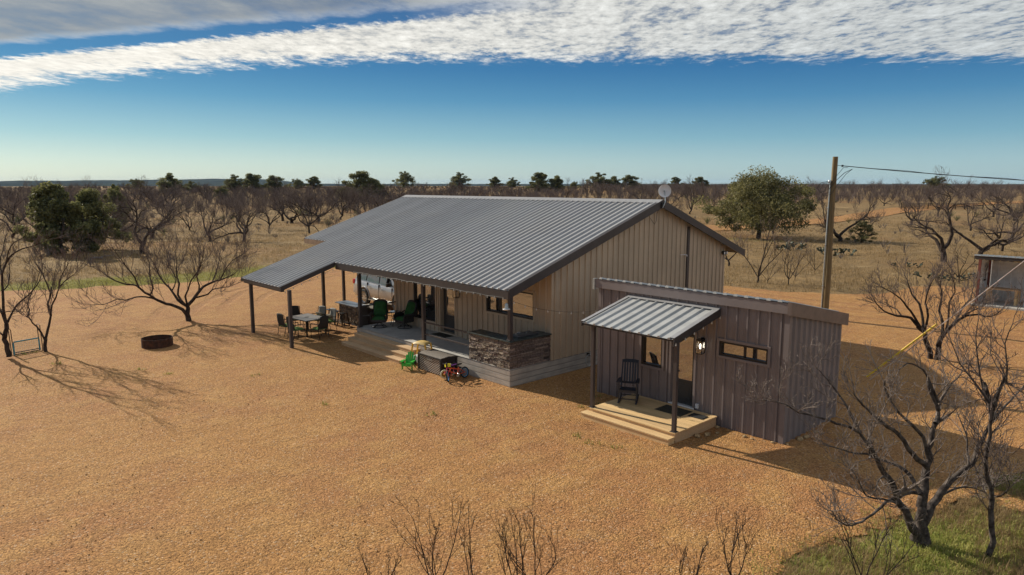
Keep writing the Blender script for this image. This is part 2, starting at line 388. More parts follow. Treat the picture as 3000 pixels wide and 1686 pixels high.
class MB:
    def __init__(s): s.v = []; s.f = []; s.t = []; s.tone = (1, 1, 1)
    def poly(s, pts):
        i = len(s.v); s.v += [tuple(p) for p in pts]; s.f.append(list(range(i, i + len(pts)))); s.t.append(s.tone)
    def mesh(s, V, F):
        i = len(s.v); s.v += [tuple(p) for p in V]
        for f in F: s.f.append([i + k for k in f]); s.t.append(s.tone)
    def box(s, x0, x1, y0, y1, z0, z1, M4=None):
        V = [(x0, y0, z0), (x1, y0, z0), (x1, y1, z0), (x0, y1, z0), (x0, y0, z1), (x1, y0, z1), (x1, y1, z1), (x0, y1, z1)]
        if M4: V = [M4 @ Vector(p) for p in V]
        s.mesh(V, [(3, 2, 1, 0), (4, 5, 6, 7), (0, 1, 5, 4), (1, 2, 6, 5), (2, 3, 7, 6), (3, 0, 4, 7)])
        return s
    def bar(s, a, b, w, h, up=(0, 0, 1)):
        """square bar from a to b"""
        a = Vector(a); b = Vector(b); d = (b - a)
        L = d.length; d.normalize(); u = Vector(up)
        if abs(d.dot(u)) > 0.95: u = Vector((1, 0, 0))
        x = d.cross(u).normalized(); z = x.cross(d)
        mt = Matrix((x, d, z)).transposed().to_4x4(); mt.translation = a
        return s.box(-w / 2, w / 2, 0, L, -h / 2, h / 2, mt)
    def prism(s, pts, vec):
        """closed polygon pts extruded by vec"""
        n = len(pts); v = Vector(vec)
        A = [Vector(p) for p in pts]; B = [p + v for p in A]
        s.mesh(A + B, [list(range(n))[::-1], list(range(n, 2 * n))] + [(i, (i + 1) % n, n + (i + 1) % n, n + i) for i in range(n)])
        return s
    def tube(s, pts, r, n=8, cap=True):
        pts = [Vector(p) for p in pts]
        rr = r if isinstance(r, (list, tuple)) else [r] * len(pts)
        base = len(s.v); prev = None
        for i, p in enumerate(pts):
            t = (pts[min(i + 1, len(pts) - 1)] - pts[max(i - 1, 0)]).normalized()
            if prev is None:
                ref = Vector((0, 0, 1)) if abs(t.z) < 0.9 else Vector((1, 0, 0))
                u = t.cross(ref).normalized()
            else: u = (prev - t * prev.dot(t)).normalized()
            prev = u; w = t.cross(u)
            for k in range(n):
                a = 2 * math.pi * k / n
                s.v.append(tuple(p + (u * math.cos(a) + w * math.sin(a)) * rr[i]))
        for i in range(len(pts) - 1):
            for k in range(n):
                s.f.append([base + i * n + k, base + i * n + (k + 1) % n, base + (i + 1) * n + (k + 1) % n, base + (i + 1) * n + k]); s.t.append(s.tone)
        if cap:
            s.f.append([base + k for k in range(n)][::-1]); s.t.append(s.tone)
            e = base + (len(pts) - 1) * n
            s.f.append([e + k for k in range(n)]); s.t.append(s.tone)
        return s
    def lathe(s, prof, c=(0, 0, 0), n=24, M4=None, arc=None):
        """profile of (radius, z) turned about z"""
        base = len(s.v)
        for (r, z) in prof:
            for k in range(n):
                a = 2 * math.pi * k / n
                p = Vector((r * math.cos(a), r * math.sin(a), z))
                if M4: p = M4 @ p
                s.v.append(tuple(p + Vector(c)))
        for i in range(len(prof) - 1):
            for k in range(n):
                s.f.append([base + i * n + k, base + i * n + (k + 1) % n, base + (i + 1) * n + (k + 1) % n, base + (i + 1) * n + k]); s.t.append(s.tone)
        return s
    def grid(s, fn, nu, nv):
        base = len(s.v)
        for i in range(nu + 1):
            for j in range(nv + 1): s.v.append(tuple(fn(i / nu, j / nv)))
        for i in range(nu):
            for j in range(nv):
                a = base + i * (nv + 1) + j
                s.f.append([a, a + nv + 1, a + nv + 2, a + 1]); s.t.append(s.tone)
        return s
    def build(s, name, m, parent=None, smooth=False, bevel=0.0, solid=0.0):
        me = bpy.data.meshes.new(name)
        me.from_pydata(s.v, [], s.f)
        a = me.attributes.new('tone', 'FLOAT_COLOR', 'FACE')
        d4 = np.ones((len(s.f), 4), np.float32); d4[:, :3] = np.array(s.t, np.float32)
        a.data.foreach_set('color', d4.ravel())
        me.materials.append(m)
        if smooth:
            me.polygons.foreach_set('use_smooth', [True] * len(me.polygons))
            try: me.set_sharp_from_angle(angle=R(40))
            except Exception: pass
        me.update()
        o = bpy.data.objects.new(name, me); C.objects.link(o)
        if parent: o.parent = parent
        if bevel:
            b = o.modifiers.new('bevel', 'BEVEL'); b.width = bevel; b.segments = 2; b.limit_method = 'ANGLE'
        if solid:
            b = o.modifiers.new('solid', 'SOLIDIFY'); b.thickness = solid
        return o

def tag(o, label=None, cat=None, group=None, kind=None):
    if label: o['label'] = label
    if cat: o['category'] = cat
    if group: o['group'] = group
    if kind: o['kind'] = kind
    return o
def thing(name, label, cat, loc=(0, 0, 0), rz=0.0, group=None):
    o = bpy.data.objects.new(name, None); C.objects.link(o)
    o.empty_display_size = 0.2
    o.location = loc; o.rotation_euler = (0, 0, rz)
    return tag(o, label, cat, group)
def dup(root, loc, rz=0.0, label=None, scale=None):
    r = root.copy(); C.objects.link(r); r.location = loc; r.rotation_euler = (0, 0, rz)
    if scale is not None: r.scale = (scale[0], scale[1], scale[2])
    if label: r['label'] = label
    for ch in list(root.children):
        c = ch.copy(); C.objects.link(c); c.parent = r
        for gch in list(ch.children):
            d = gch.copy(); C.objects.link(d); d.parent = c
    return r

# ------------------------------------------------------------------ terrain
def sst(a, b, x):
    t = np.clip((x - a) / (b - a), 0, 1); return t * t * (3 - 2 * t)
def seg_dist(px, py, pts, closed=False):
    best = np.full(px.shape, 1e9)
    n = len(pts)
    for i in range(n if closed else n - 1):
        ax, ay = pts[i]; bx, by = pts[(i + 1) % n]
        dx, dy = bx - ax, by - ay; L = dx * dx + dy * dy + 1e-9
        t = np.clip(((px - ax) * dx + (py - ay) * dy) / L, 0, 1)
        best = np.minimum(best, np.hypot(px - ax - t * dx, py - ay - t * dy))
    return best
def inside(px, py, pts):
    r = np.zeros(px.shape, bool); n = len(pts)
    for i in range(n):
        ax, ay = pts[i]; bx, by = pts[(i + 1) % n]
        c = ((ay > py) != (by > py)) & (px < (bx - ax) * (py - ay) / (by - ay + 1e-12) + ax)
        r ^= c
    return r
def sdf(px, py, pts):
    d = seg_dist(px, py, pts, True)
    return np.where(inside(px, py, pts), d, -d)

YARD = [(-75, -60), (-52, -30), (-36.0, -16.7), (-38.2, -12.3), (-36.9, -9.1), (-34.7, -5.9), (-34.9, -4.1), (-33.7, -1.9), (-33.0, 1.8),
        (-33.7, 6.0), (-34.5, 9.0), (-33.9, 11.3), (-34.4, 14.3), (-32.6, 18.4), (-28.2, 22.2), (-20.1, 25.7), (-11.0, 26.2),
        (-7.7, 26.0), (-3.9, 26.3), (-1.7, 27.5), (0.1, 29.3), (0.9, 31.5), (0.7, 34.3), (1.9, 36.4), (3.8, 36.6), (6.0, 38.2),
        (12.1, 40.8), (45, 50), (50, -60)]
PATCH = [(11.23, -4.14), (11.05, -3.28), (11.18, -2.79), (11.35, -2.38), (11.58, -1.52), (11.74, -0.43), (12.16, 0.21), (12.3, 1.0),
         (12.48, 1.57), (12.37, 2.16), (12.54, 2.54), (12.87, 2.19), (13.14, 1.64), (13.44, 1.78), (20, 3.5), (24, -8), (12.2, -9.5), (10.9, -5.6)]
PATCH2 = [(12.7, 2.72), (12.6, 3.49), (12.96, 4.11), (15, 5.6), (17, 3.6), (13.33, 2.4)]
GREEN = [(-37.5, -9), (-36.6, -5.5), (-36.3, -2.5), (-35.2, 0.5), (-35.2, 4.5), (-36, 9), (-35.9, 13), (-34.6, 18)]
TRACK = [(-24, 190), (-29.2, 177.0), (-36.2, 165.0), (-38.3, 150.1), (-37.6, 131.2), (-35.8, 113.9), (-37.6, 98.3), (-38.1, 90.0), (-40.5, 81.0), (-42.3, 72.8)]

def hgt(x, y):
    d = np.hypot(np.asarray(x, float) - CAM[0], np.asarray(y, float) - CAM[1])
    X = np.asarray(x, float); Y = np.asarray(y, float); shp = np.broadcast(X, Y).shape
    X = np.atleast_1d(X).astype(float); Y = np.atleast_1d(Y).astype(float)
    und = 0.25 * np.sin(X * 0.11 + 1.3) * np.sin(Y * 0.093 + 0.4) + 0.12 * np.sin(X * 0.31) * np.sin(Y * 0.27 + 2)
    und = und * sst(2, 14, -sdf(X, Y, YARD)) * (1 - 0.9 * sst(400, 800, np.atleast_1d(d)))
    r = 5.0 * sst(95, 330, d) - 9.0 * sst(800, 2600, d) + und.reshape(shp)
    return r

def ground_mat():
    m = bpy.data.materials.new('dry_pasture'); m.use_nodes = True
    nt = m.node_tree; g = G(nt); b = nt.nodes['Principled BSDF']
    p = g.n('ShaderNodeNewGeometry').outputs['Position']
    n0 = g.noise(p, 0.035, 5, 0.6); n1 = g.noise(p, 0.22, 6, 0.65); n2 = g.noise(p, 1.6, 6, 0.7); n3 = g.noise(p, 9, 4, 0.7)
    f = g.m('ADD', g.m('MULTIPLY', n1, 0.55), g.m('MULTIPLY', n2, 0.5))
    c = g.mix(g.ss(0.36, 0.68, f), (0.34, 0.23, 0.11, 1), (0.19, 0.132, 0.072, 1))
    c = g.mix(g.ss(0.52, 0.72, n1), c, (0.39, 0.28, 0.145, 1))
    c = g.mix(g.ss(0.50, 0.66, n0), c, (0.28, 0.165, 0.08, 1))
    c = g.mix(g.m('MULTIPLY', g.ss(0.45, 0.75, n3), 0.45), c, (0.115, 0.085, 0.05, 1))
    a = g.n('ShaderNodeAttribute', attribute_name='green').outputs[2]
    ga = g.ss(0.35, 0.75, g.m('ADD', a, g.m('MULTIPLY', g.m('SUBTRACT', n2, 0.5), 1.1)))
    gcol = g.mix(g.ss(0.35, 0.65, n3), (0.28, 0.27, 0.07, 1), (0.17, 0.17, 0.05, 1))
    c = g.mix(g.m('MULTIPLY', ga, 0.8), c, gcol)
    g.put(b.inputs['Base Color'], c); b.inputs['Roughness'].default_value = 0.95; b.inputs['Specular IOR Level'].default_value = 0.1
    bp = g.n('ShaderNodeBump'); bp.inputs['Strength'].default_value = 1.0; bp.inputs['Distance'].default_value = 0.25
    g.put(bp.inputs['Height'], g.m('ADD', n2, g.m('MULTIPLY', n3, 0.4))); nt.links.new(bp.outputs[0], b.inputs['Normal'])
    return m
M['ground'] = ground_mat()

def gravel_mat(name, alpha=True, track=False):
    m = bpy.data.materials.new(name); m.use_nodes = True
    nt = m.node_tree; g = G(nt); b = nt.nodes['Principled BSDF']
    p = g.n('ShaderNodeNewGeometry').outputs['Position']
    n0 = g.noise(p, 0.16, 5, 0.6); n1 = g.noise(p, 0.9, 6, 0.68); n2 = g.noise(p, 5.5, 5, 0.7)
    vo = g.n('ShaderNodeTexVoronoi'); g.put(vo.inputs['Vector'], p); vo.inputs['Scale'].default_value = 34
    vo2 = g.n('ShaderNodeTexVoronoi'); g.put(vo2.inputs['Vector'], p); vo2.inputs['Scale'].default_value = 13
    cell = g.n('ShaderNodeSeparateXYZ'); g.put(cell.inputs[0], vo.outputs['Color'])
    c = g.mix(g.ss(0.38, 0.62, n0), (0.365, 0.192, 0.070, 1), (0.34, 0.168, 0.069, 1))
    c = g.mix(g.ss(0.42, 0.66, n1), c, (0.40, 0.222, 0.084, 1))
    c = g.mix(g.m('MULTIPLY', g.ss(0.5, 0.75, n2), 0.5), c, (0.28, 0.135, 0.058, 1))
    strk = g.noise(g.vmul(p, (0.8, 0.10, 1)), 1.6, 4, 0.6)
    c = g.mix(g.m('MULTIPLY', g.ss(0.52, 0.70, strk), 0.40), c, (0.30, 0.155, 0.072, 1))
    # tyre tracks: pairs of arcs worn into the drive
    sx = g.n('ShaderNodeSeparateXYZ'); g.put(sx.inputs[0], p)
    px, py = sx.outputs[0], sx.outputs[1]
    tr = None
    for (cx, cy, rr, lim) in ((-14, 15, 16.2, 'x'), (-14, 15, 17.9, 'x'), (-12, 15, 20.2, 'x'), (-12, 15, 21.8, 'x'), (-4, 70, 45.5, 'y'), (-4, 70, 47.2, 'y'), (-6, 70, 49.6, 'y'), (-6, 70, 51.2, 'y')):
        dd = g.m('SQRT', g.m('ADD', g.m('POWER', g.m('SUBTRACT', px, cx), 2.0), g.m('POWER', g.m('SUBTRACT', py, cy), 2.0)))
        b1 = g.ss(0.34, 0.10, g.m('ABSOLUTE', g.m('SUBTRACT', g.m('ADD', dd, g.m('MULTIPLY', n0, 1.2)), rr + 0.6)))
        b1 = g.m('MULTIPLY', b1, g.ss(-19.0, -23.0, px) if lim == 'x' else g.ss(17.0, 20.0, py))
        tr = b1 if tr is None else g.m('MAXIMUM', tr, b1)
    tr = g.m('MULTIPLY', tr, g.ss(0.30, 0.55, n1))
    c = g.mix(g.m('MULTIPLY', tr, 0.45), c, (0.25, 0.125, 0.058, 1))
    k = g.m('MULTIPLY_ADD', cell.outputs[0], 0.80, 0.60)
    c = g.mix(1.0, c, g.vec(k, k, k), 'MULTIPLY')
    c = g.mix(g.m('MULTIPLY', g.ss(0.93, 1.0, cell.outputs[1]), 0.6), c, (0.62, 0.47, 0.33, 1))
    c = g.mix(g.m('MULTIPLY', g.ss(0.95, 1.0, cell.outputs[2]), 0.6), c, (0.12, 0.06, 0.035, 1))
    g.put(b.inputs['Base Color'], c); b.inputs['Roughness'].default_value = 0.9; b.inputs['Specular IOR Level'].default_value = 0.15
    # ruts and rills
    rut = g.noise(g.vmul(p, (0.9, 0.12, 1)), 2.4, 3, 0.5)
    h = g.m('MULTIPLY', g.m('SUBTRACT', 1.0, vo.outputs[0]), 0.017)
    h = g.m('ADD', h, g.m('MULTIPLY', g.m('SUBTRACT', 1.0, vo2.outputs[0]), 0.010))
    h = g.m('ADD', h, g.m('MULTIPLY', n1, 0.06)); h = g.m('ADD', h, g.m('MULTIPLY', n2, 0.022))
    h = g.m('ADD', h, g.m('MULTIPLY', rut, 0.045))
    h = g.m('SUBTRACT', h, g.m('MULTIPLY', tr, 0.05))
    bp = g.n('ShaderNodeBump'); bp.inputs['Strength'].default_value = 0.9; bp.inputs['Distance'].default_value = 1.0
    g.put(bp.inputs['Height'], h); nt.links.new(bp.outputs[0], b.inputs['Normal'])
    if alpha:
        a = g.n('ShaderNodeAttribute', attribute_name='edge').outputs[2]
        al = g.ss(-0.06, 0.06, g.m('ADD', a, g.m('ADD', g.m('MULTIPLY', g.m('SUBTRACT', n1, 0.5), 1.5), g.m('MULTIPLY', g.m('SUBTRACT', n2, 0.5), 0.8))))
        g.put(b.inputs['Alpha'], al)
    return m
M['gravel'] = gravel_mat('orange_gravel')

def build_ground():
    c0 = (12.5, -1.0); na = 288
    rr = [0.0]; r = 0.35
    while r < 9000: rr.append(r); r = r * 1.045 + 0.02
    rr = np.array(rr); th = np.linspace(0, 2 * math.pi, na, endpoint=False)
    X = c0[0] + rr[:, None] * np.cos(th)[None]; Y = c0[1] + rr[:, None] * np.sin(th)[None]
    Z = hgt(X, Y) - 0.03
    rng = np.random.default_rng(3)
    pt = np.maximum(sdf(X, Y, PATCH), sdf(X, Y, PATCH2))
    Z = Z + 0.10 * sst(0.0, 1.2, pt)
    V = np.stack([X, Y, Z], -1).reshape(-1, 3)
    i = np.arange(len(rr) - 1)[:, None] * na; j = np.arange(na)[None]; j2 = (j + 1) % na
    F = np.stack([i + j, i + na + j, i + na + j2, i + j2], -1).reshape(-1, 4)
    gr = np.maximum(sst(6.5, 1.5, seg_dist(X, Y, GREEN)) * 0.9, sst(10, 2, np.hypot(X + 26, Y - 64)) * 0.62)
    gr = np.maximum(gr, sst(-0.1, 0.5, pt) * 0.85)
    o = mesh_np('ground', V, F, M['ground'], smooth=True, attrs={'green': ('POINT', gr.ravel())})
    return tag(o, 'dry straw coloured pasture stretching to the horizon around the gravel yard', kind='structure')
build_ground()

def sheet(name, x0, x1, y0, y1, step, fn, zo, m, label, lim=-1.1):
    xs = np.arange(x0, x1 + 1e-6, step); ys = np.arange(y0, y1 + 1e-6, step)
    X, Y = np.meshgrid(xs, ys, indexing='ij')
    e = fn(X, Y)
    ny = len(ys)
    idx = np.arange(X.size).reshape(X.shape)
    ok = np.maximum.reduce([e[:-1, :-1], e[1:, :-1], e[:-1, 1:], e[1:, 1:]]) > lim
    F = np.stack([idx[:-1, :-1], idx[1:, :-1], idx[1:, 1:], idx[:-1, 1:]], -1)[ok]
    used, inv = np.unique(F.ravel(), return_inverse=True)
    V = np.stack([X, Y, hgt(X, Y) + zo(X, Y)], -1).reshape(-1, 3)[used]
    o = mesh_np(name, V, inv.reshape(-1, 4), m, smooth=True, attrs={'edge': ('POINT', e.ravel()[used])})
    return tag(o, label, kind='structure')
def yard_e(X, Y):
    return np.minimum(sdf(X, Y, YARD), -np.maximum(sdf(X, Y, PATCH), sdf(X, Y, PATCH2)))
def yard_z(X, Y):
    return 0.0 + 0.012 * np.sin(X * 0.6 + 0.5) * np.sin(Y * 0.55 + 1) + 0.008 * np.sin(X * 1.7) * np.sin(Y * 1.9)
sheet('gravel_yard', -62, 30, -34, 46, 0.4, yard_e, yard_z, M['gravel'], 'orange gravel yard and driveway around the house')
sheet('dirt_track', -60, -10, 66, 196, 0.8, lambda X, Y: (3.4 - seg_dist(X, Y, TRACK)) * 0.7, lambda X, Y: 0.07 + 0 * X, M['gravel'], 'orange dirt track crossing the far pasture', -0.9)

def build_hills():
    V = []; F = []
    n = 420
    for i in range(n + 1):
        a = R(60) + R(150) * i / n      # azimuth counted from +x
        # ridge height: higher to the left of the view, low to the right
        u = (i / n)
        top = float(np.interp(math.degrees(a), [60, 101, 137, 153.5, 155, 157.5, 160, 165, 170, 174, 185, 210], [9, 11, 13.5, 15, 31, 46, 44, 36, 31, 28, 24, 15])) + 0.9 * math.sin(a * 97) + 0.6 * math.sin(a * 211 + 2) + 0.4 * math.sin(a * 523)
        ca, sa = math.cos(a), math.sin(a)
        for (rad, z) in ((3600, -12), (4300, top * 0.55), (4800, top), (6500, top * 0.8), (8500, -20)):
            V.append((CAM[0] + rad * ca, CAM[1] + rad * sa, z))
    for i in range(n):
        for j in range(4):
            k = i * 5 + j; F.append((k, k + 5, k + 6, k + 1))
    m = mat('wooded_hills', (0.05, 0.055, 0.035), 0.95, vscale=0.01, var=0.3, coord='World', spec=0.0)
    o = mesh_np('hills', V, F, m, smooth=False)
    tag(o, 'low blue wooded ridge along the horizon', kind='structure')
build_hills()

# ------------------------------------------------------------------ metal cladding
def rib_profile(length, pitch=0.3048, h=0.046, top=0.04, base=0.066, start=None, minor=0.0):
    s0 = pitch * 0.5 if start is None else start
    P = [(0.0, 0.0)]
    c = s0
    while c < length - base / 2:
        if c - base / 2 > 0:
            P += [(c - base / 2, 0), (c - top / 2, h), (c + top / 2, h), (c + base / 2, 0)]
        if minor:
            for q in (1 / 3, 2 / 3):
                x = c + pitch * q
                if x + 0.03 < length: P += [(x - 0.022, 0), (x - 0.010, minor), (x + 0.010, minor), (x + 0.022, 0)]
        c += pitch
    P.append((length, 0.0))
    P.sort()
    return P
def ribbed_wall(mb, org, dr, nr, length, z0, ztop, openings=(), extra=(), **kw):
    P = rib_profile(length, **kw)
    def off(s):
        for (a, oa), (b, ob) in zip(P, P[1:]):
            if a <= s <= b: return oa + (ob - oa) * (s - a) / max(b - a, 1e-9)
        return 0
    for s in [o[0] for o in openings] + [o[1] for o in openings] + list(extra):
        if 0 < s < length: P.append((s, off(s)))
    P.sort()
    zt = ztop if callable(ztop) else (lambda s: ztop)
    pt = lambda s, o, z: (org[0] + dr[0] * s + nr[0] * o, org[1] + dr[1] * s + nr[1] * o, z)
    for (a, oa), (b, ob) in zip(P, P[1:]):
        if b - a < 1e-6: continue
        mid = (a + b) / 2; cuts = []
        for (s0, s1, q0, q1) in openings:
            if s0 < mid < s1: cuts.append((q0, q1))
        cuts.sort(); lo_a = lo_b = z0
        for (q0, q1) in cuts:
            if q0 > lo_a: mb.poly([pt(a, oa, lo_a), pt(b, ob, lo_b), pt(b, ob, q0), pt(a, oa, q0)])
            lo_a = lo_b = q1
        if lo_a < zt(mid):
            mb.poly([pt(a, oa, lo_a), pt(b, ob, lo_b), pt(b, ob, zt(b)), pt(a, oa, zt(a))])
def ribbed_roof(mb, x0, x1, yl, zl, yh, zh, phase, pitch=0.3048, h=0.052, top=0.042, base=0.085):
    """sheet sloping in y between (yl,zl) and (yh,zh); ribs run up the slope"""
    d = Vector((0, yh - yl, zh - zl)); nrm = Vector((0, -(zh - zl), yh - yl)).normalized()
    if nrm.z < 0: nrm = -nrm
    P = [(x0, 0)]; k = math.ceil((x0 + base / 2 - phase) / pitch); c = phase + k * pitch
    while c < x1 - base / 2:
        P += [(c - base / 2, 0), (c - top / 2, h), (c + top / 2, h), (c + base / 2, 0)]
        c += pitch
    P.append((x1, 0))
    for (a, oa), (b, ob) in zip(P, P[1:]):
        A = lambda x, o, y, z: (x, y + nrm.y * o, z + nrm.z * o)
        mb.poly([A(a, oa, yl, zl), A(b, ob, yl, zl), A(b, ob, yh, zh), A(a, oa, yh, zh)])
        if oa or ob:  # closed rib end at the eave
            mb.poly([A(a, -0.012, yl, zl), A(b, -0.012, yl, zl), A(b, ob, yl, zl), A(a, oa, yl, zl)])

def frame_rect(mb, axis, p, s0, s1, z0, z1, w, d0, d1):
    """rectangular frame in a wall plane; axis 'x': wall along x facing -y at y=p (depth towards -y)"""
    def bx(a, b, c, d):
        if axis == 'x': mb.box(a, b, p - d1, p - d0, c, d)
        else: mb.box(p + d0, p + d1, a, b, c, d)
    bx(s0, s0 + w, z0, z1); bx(s1 - w, s1, z0, z1)
    bx(s0 + w, s1 - w, z0, z0 + w); bx(s0 + w, s1 - w, z1 - w, z1)

def window(parent, p, s0, s1, z0, z1, trim, mull=(), name='window', label=None):
    """window in a wall facing -y"""
    f = MB(); frame_rect(f, 'x', p, s0, s1, z0, z1, 0.07, -0.005, 0.052)
    fo = f.build(name, trim, parent, bevel=0.004)
    if label: fo['label'] = label
    a, b, c, d = s0 + 0.07, s1 - 0.07, z0 + 0.07, z1 - 0.07
    f = MB(); frame_rect(f, 'x', p, a, b, c, d, 0.055, -0.10, 0.02)
    for q in mull: f.box(q - 0.03, q + 0.03, p + 0.035, p + 0.054, c + 0.055, d - 0.055)
    f.build('frame', M['dark'], fo)
    g = MB(); g.box(a + 0.03, b - 0.03, p + 0.055, p + 0.07, c + 0.03, d - 0.03); g.build('pane', M['glass'], fo)
    return fo

# ------------------------------------------------------------------ main house
RY, RZ = 7.656, 5.897           # ridge
SL = (5.897 - 3.233) / (7.656 + 0.308)
def roof_z(y): return RZ - SL * abs(RY - y) if y <= RY else RZ - (y - RY) * 0.367
def build_house():
    h = thing('house', 'long tan metal house with a ribbed grey gable roof and front porch', 'house')
    b = MB(); b.box(-9.6, 0, 0, 12.72, -0.3, 0.57); b.build('foundation', M['concrete'], h, bevel=0.01)
    s = MB(); s.box(-9.59, 0.008, -0.012, 1.9, 0.571, 0.578); s.build('porch_floor', M['slab'], h)
    # walls
    w = MB()
    ribbed_wall(w, (-9.6, 1.9), (1, 0), (0, -1), 9.6, 0.575, roof_z(1.9) - 0.13,
                openings=[(1.5 - 0.02, 3.12, 0.92, 2.78), (3.37, 4.37, 0.575, 2.62), (6.23, 8.81, 1.83, 2.83)], start=0.2, h=0.046, minor=0.007)
    w.build('front_wall', M['wall'], h)
    w = MB()
    ribbed_wall(w, (0, 1.9), (0, 1), (1, 0), 10.82, 0.575, lambda t: roof_z(1.9 + t) - 0.13, extra=[RY - 1.9], start=0.16, h=0.046, minor=0.007)
    w.box(-0.02, 0.035, 1.865, 1.96, 0.575, roof_z(1.9) - 0.14); w.box(-0.03, 0.035, 12.66, 12.75, 0.575, roof_z(12.7) - 0.12)
    w.build('gable_wall', M['wall'], h)
    w = MB()
    ribbed_wall(w, (-9.6, 1.9), (0, 1), (-1, 0), 10.82, -0.1, lambda t: roof_z(1.9 + t) - 0.13, extra=[RY - 1.9])
    ribbed_wall(w, (-9.6, 12.72), (1, 0), (0, 1), 9.6, 0.57, roof_z(12.72) - 0.13)
    w.build('rear_wall', M['wall'], h)
    # roof
    r = MB(); ph = 0.294 - 0.16
    ribbed_roof(r, -17.02, -14.69, 1.44, roof_z(1.44), RY, RZ, ph)
    ribbed_roof(r, -14.69, -10.72, -2.79, roof_z(-2.79), RY, RZ, ph)
    ribbed_roof(r, -10.72, 0.29, -0.31, roof_z(-0.31), RY, RZ, ph)
    ribbed_roof(r, -17.02, 0.29, 13.95, roof_z(13.95), RY, RZ, ph)
    ro = r.build('roof', M['roof'], h)
    c = MB()
    for yy, zz in ((RY - 0.30, RZ - 0.30 * SL), (RY + 0.30, RZ - 0.30 * 0.367)):
        c.poly([(-17.04, yy, zz + 0.047), (0.31, yy, zz + 0.047), (0.31, RY, RZ + 0.055), (-17.04, RY, RZ + 0.055)])
        c.poly([(-17.04, yy, zz + 0.015), (0.31, yy, zz + 0.015), (0.31, yy, zz + 0.047), (-17.04, yy, zz + 0.047)])
    c.build('ridge_cap', M['ridge'], ro)
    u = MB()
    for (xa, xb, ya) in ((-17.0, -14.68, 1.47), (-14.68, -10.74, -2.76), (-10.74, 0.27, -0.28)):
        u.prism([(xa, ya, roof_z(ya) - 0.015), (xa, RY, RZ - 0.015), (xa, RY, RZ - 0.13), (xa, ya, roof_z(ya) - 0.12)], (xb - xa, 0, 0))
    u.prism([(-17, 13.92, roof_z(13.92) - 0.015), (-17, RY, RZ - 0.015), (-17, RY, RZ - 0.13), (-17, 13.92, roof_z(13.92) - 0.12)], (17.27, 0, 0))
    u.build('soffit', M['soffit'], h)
    # rake boards
    def rake(name, x, ya, yb, dz=0.25, th=0.03, m=M['trim']):
        q = MB(); za, zb = roof_z(ya), roof_z(yb)
        q.prism([(x, ya, za + 0.03), (x, yb, zb + 0.03), (x, yb, zb - dz), (x, ya, za - dz)], (th, 0, 0))
        if dz > 0.2: q.prism([(x - 0.10, ya, za + 0.046), (x + th, ya, za + 0.046), (x + th, ya, za + 0.030), (x - 0.10, ya, za + 0.030)], (0, yb - ya, zb - za))
        return q.build(name, m, h)
    rake('rake_trim', 0.29, -0.31, RY); rake('rake_trim', 0.29, RY, 13.95)
    rake('rake_trim', -10.72, -2.79, -0.32, 0.17, 0.03); rake('rake_trim', -14.72, -2.79, 1.42, 0.15, 0.03)
    rake('rake_trim', -17.05, 1.44, RY, 0.2, 0.03)
    f = MB(); f.box(-10.66, 0.288, -0.325, -0.30, 2.955, 3.205); f.build('eave_beam', M['trim'], h)
    f = MB(); f.box(-17.0, -14.75, 1.425, 1.45, 3.58, 3.80); f.build('eave_trim', mat('tan_fascia', (0.30, 0.20, 0.13), 0.5), h)
    f = MB(); f.box(-14.66, -10.74, -2.775, -2.765, 2.27, 2.385); f.build('eave_trim', M['trim'], h)
    f = MB(); f.box(-14.6, -10.75, -2.72, -2.60, 2.20, 2.34); f.build('carport_beam', M['post'], h)
    f = MB(); f.box(-14.66, -10.75, 1.2, 1.32, 3.45, 3.6); f.build('carport_beam', M['post'], h)
    # posts
    for (x, y, z0, z1) in ((-9.40, 0.07, 0.575, 3.0), (-4.87, 0.10, 0.575, 3.0), (-0.06, 0.07, 1.555, 3.0), (-10.08, -2.70, -0.1, 2.36),
                           (-13.98, -2.66, -0.1, 2.3), (-14.86, 1.26, -0.1, 3.6), (-17.0, 3.55, -0.1, 4.4)):
        p = MB(); p.box(x - 0.065, x + 0.065, y - 0.065, y + 0.065, z0, z1)
        if z0 > 0: p.box(x - 0.10, x + 0.10, y - 0.10, y + 0.10, z0, z0 + 0.012)
        p.build('post', M['post'], h, bevel=0.006)
    # rails
    for z in (1.45, 1.0):
        q = MB(); q.bar((-4.80, 0.1, z), (-2.10, 0.1, z), 0.05, 0.05); q.build('rail', M['post'], h, bevel=0.004)
        q = MB(); q.bar((-9.45, 0.14, z), (-9.45, 1.88, z), 0.05, 0.05); q.build('rail', M['post'], h, bevel=0.004)
    # windows and door
    window(h, 1.9, -8.14, -6.46, 0.90, 2.80, M['wall'], mull=(-7.52,), label='tall two-light porch window')
    window(h, 1.9, -3.41, -0.76, 1.79, 2.87, M['wall'], mull=(-2.62,), label='wide kitchen window over the stone counter')
    d = MB(); frame_rect(d, 'x', 1.9, -6.27, -5.19, 0.576, 2.70, 0.07, -0.16, 0.05)
    df = d.build('door', M['wall'], h, bevel=0.004)
    d = MB(); x0, x1, y = -6.2, -5.26, 2.04
    d.box(x0, x1, y, y + 0.045, 0.60, 2.62)
    d.box(x0 + 0.16, x1 - 0.16, y - 0.014, y, 0.72, 1.22); d.box(x0 + 0.22, x1 - 0.22, y - 0.024, y - 0.014, 0.78, 1.16)
    frame_rect(d, 'x', y, x0 + 0.10, x1 - 0.10, 1.28, 2.55, 0.05, 0.0, 0.016)
    d.build('leaf', M['door'], df)
    d = MB(); d.box(x0 + 0.15, x1 - 0.15, y - 0.006, y - 0.001, 1.33, 2.50); d.build('pane', M['glass'], df)
    d = MB(); d.box(x0, x1, 1.86, 2.04, 0.576, 0.60); d.build('sill', M['galv'], df)
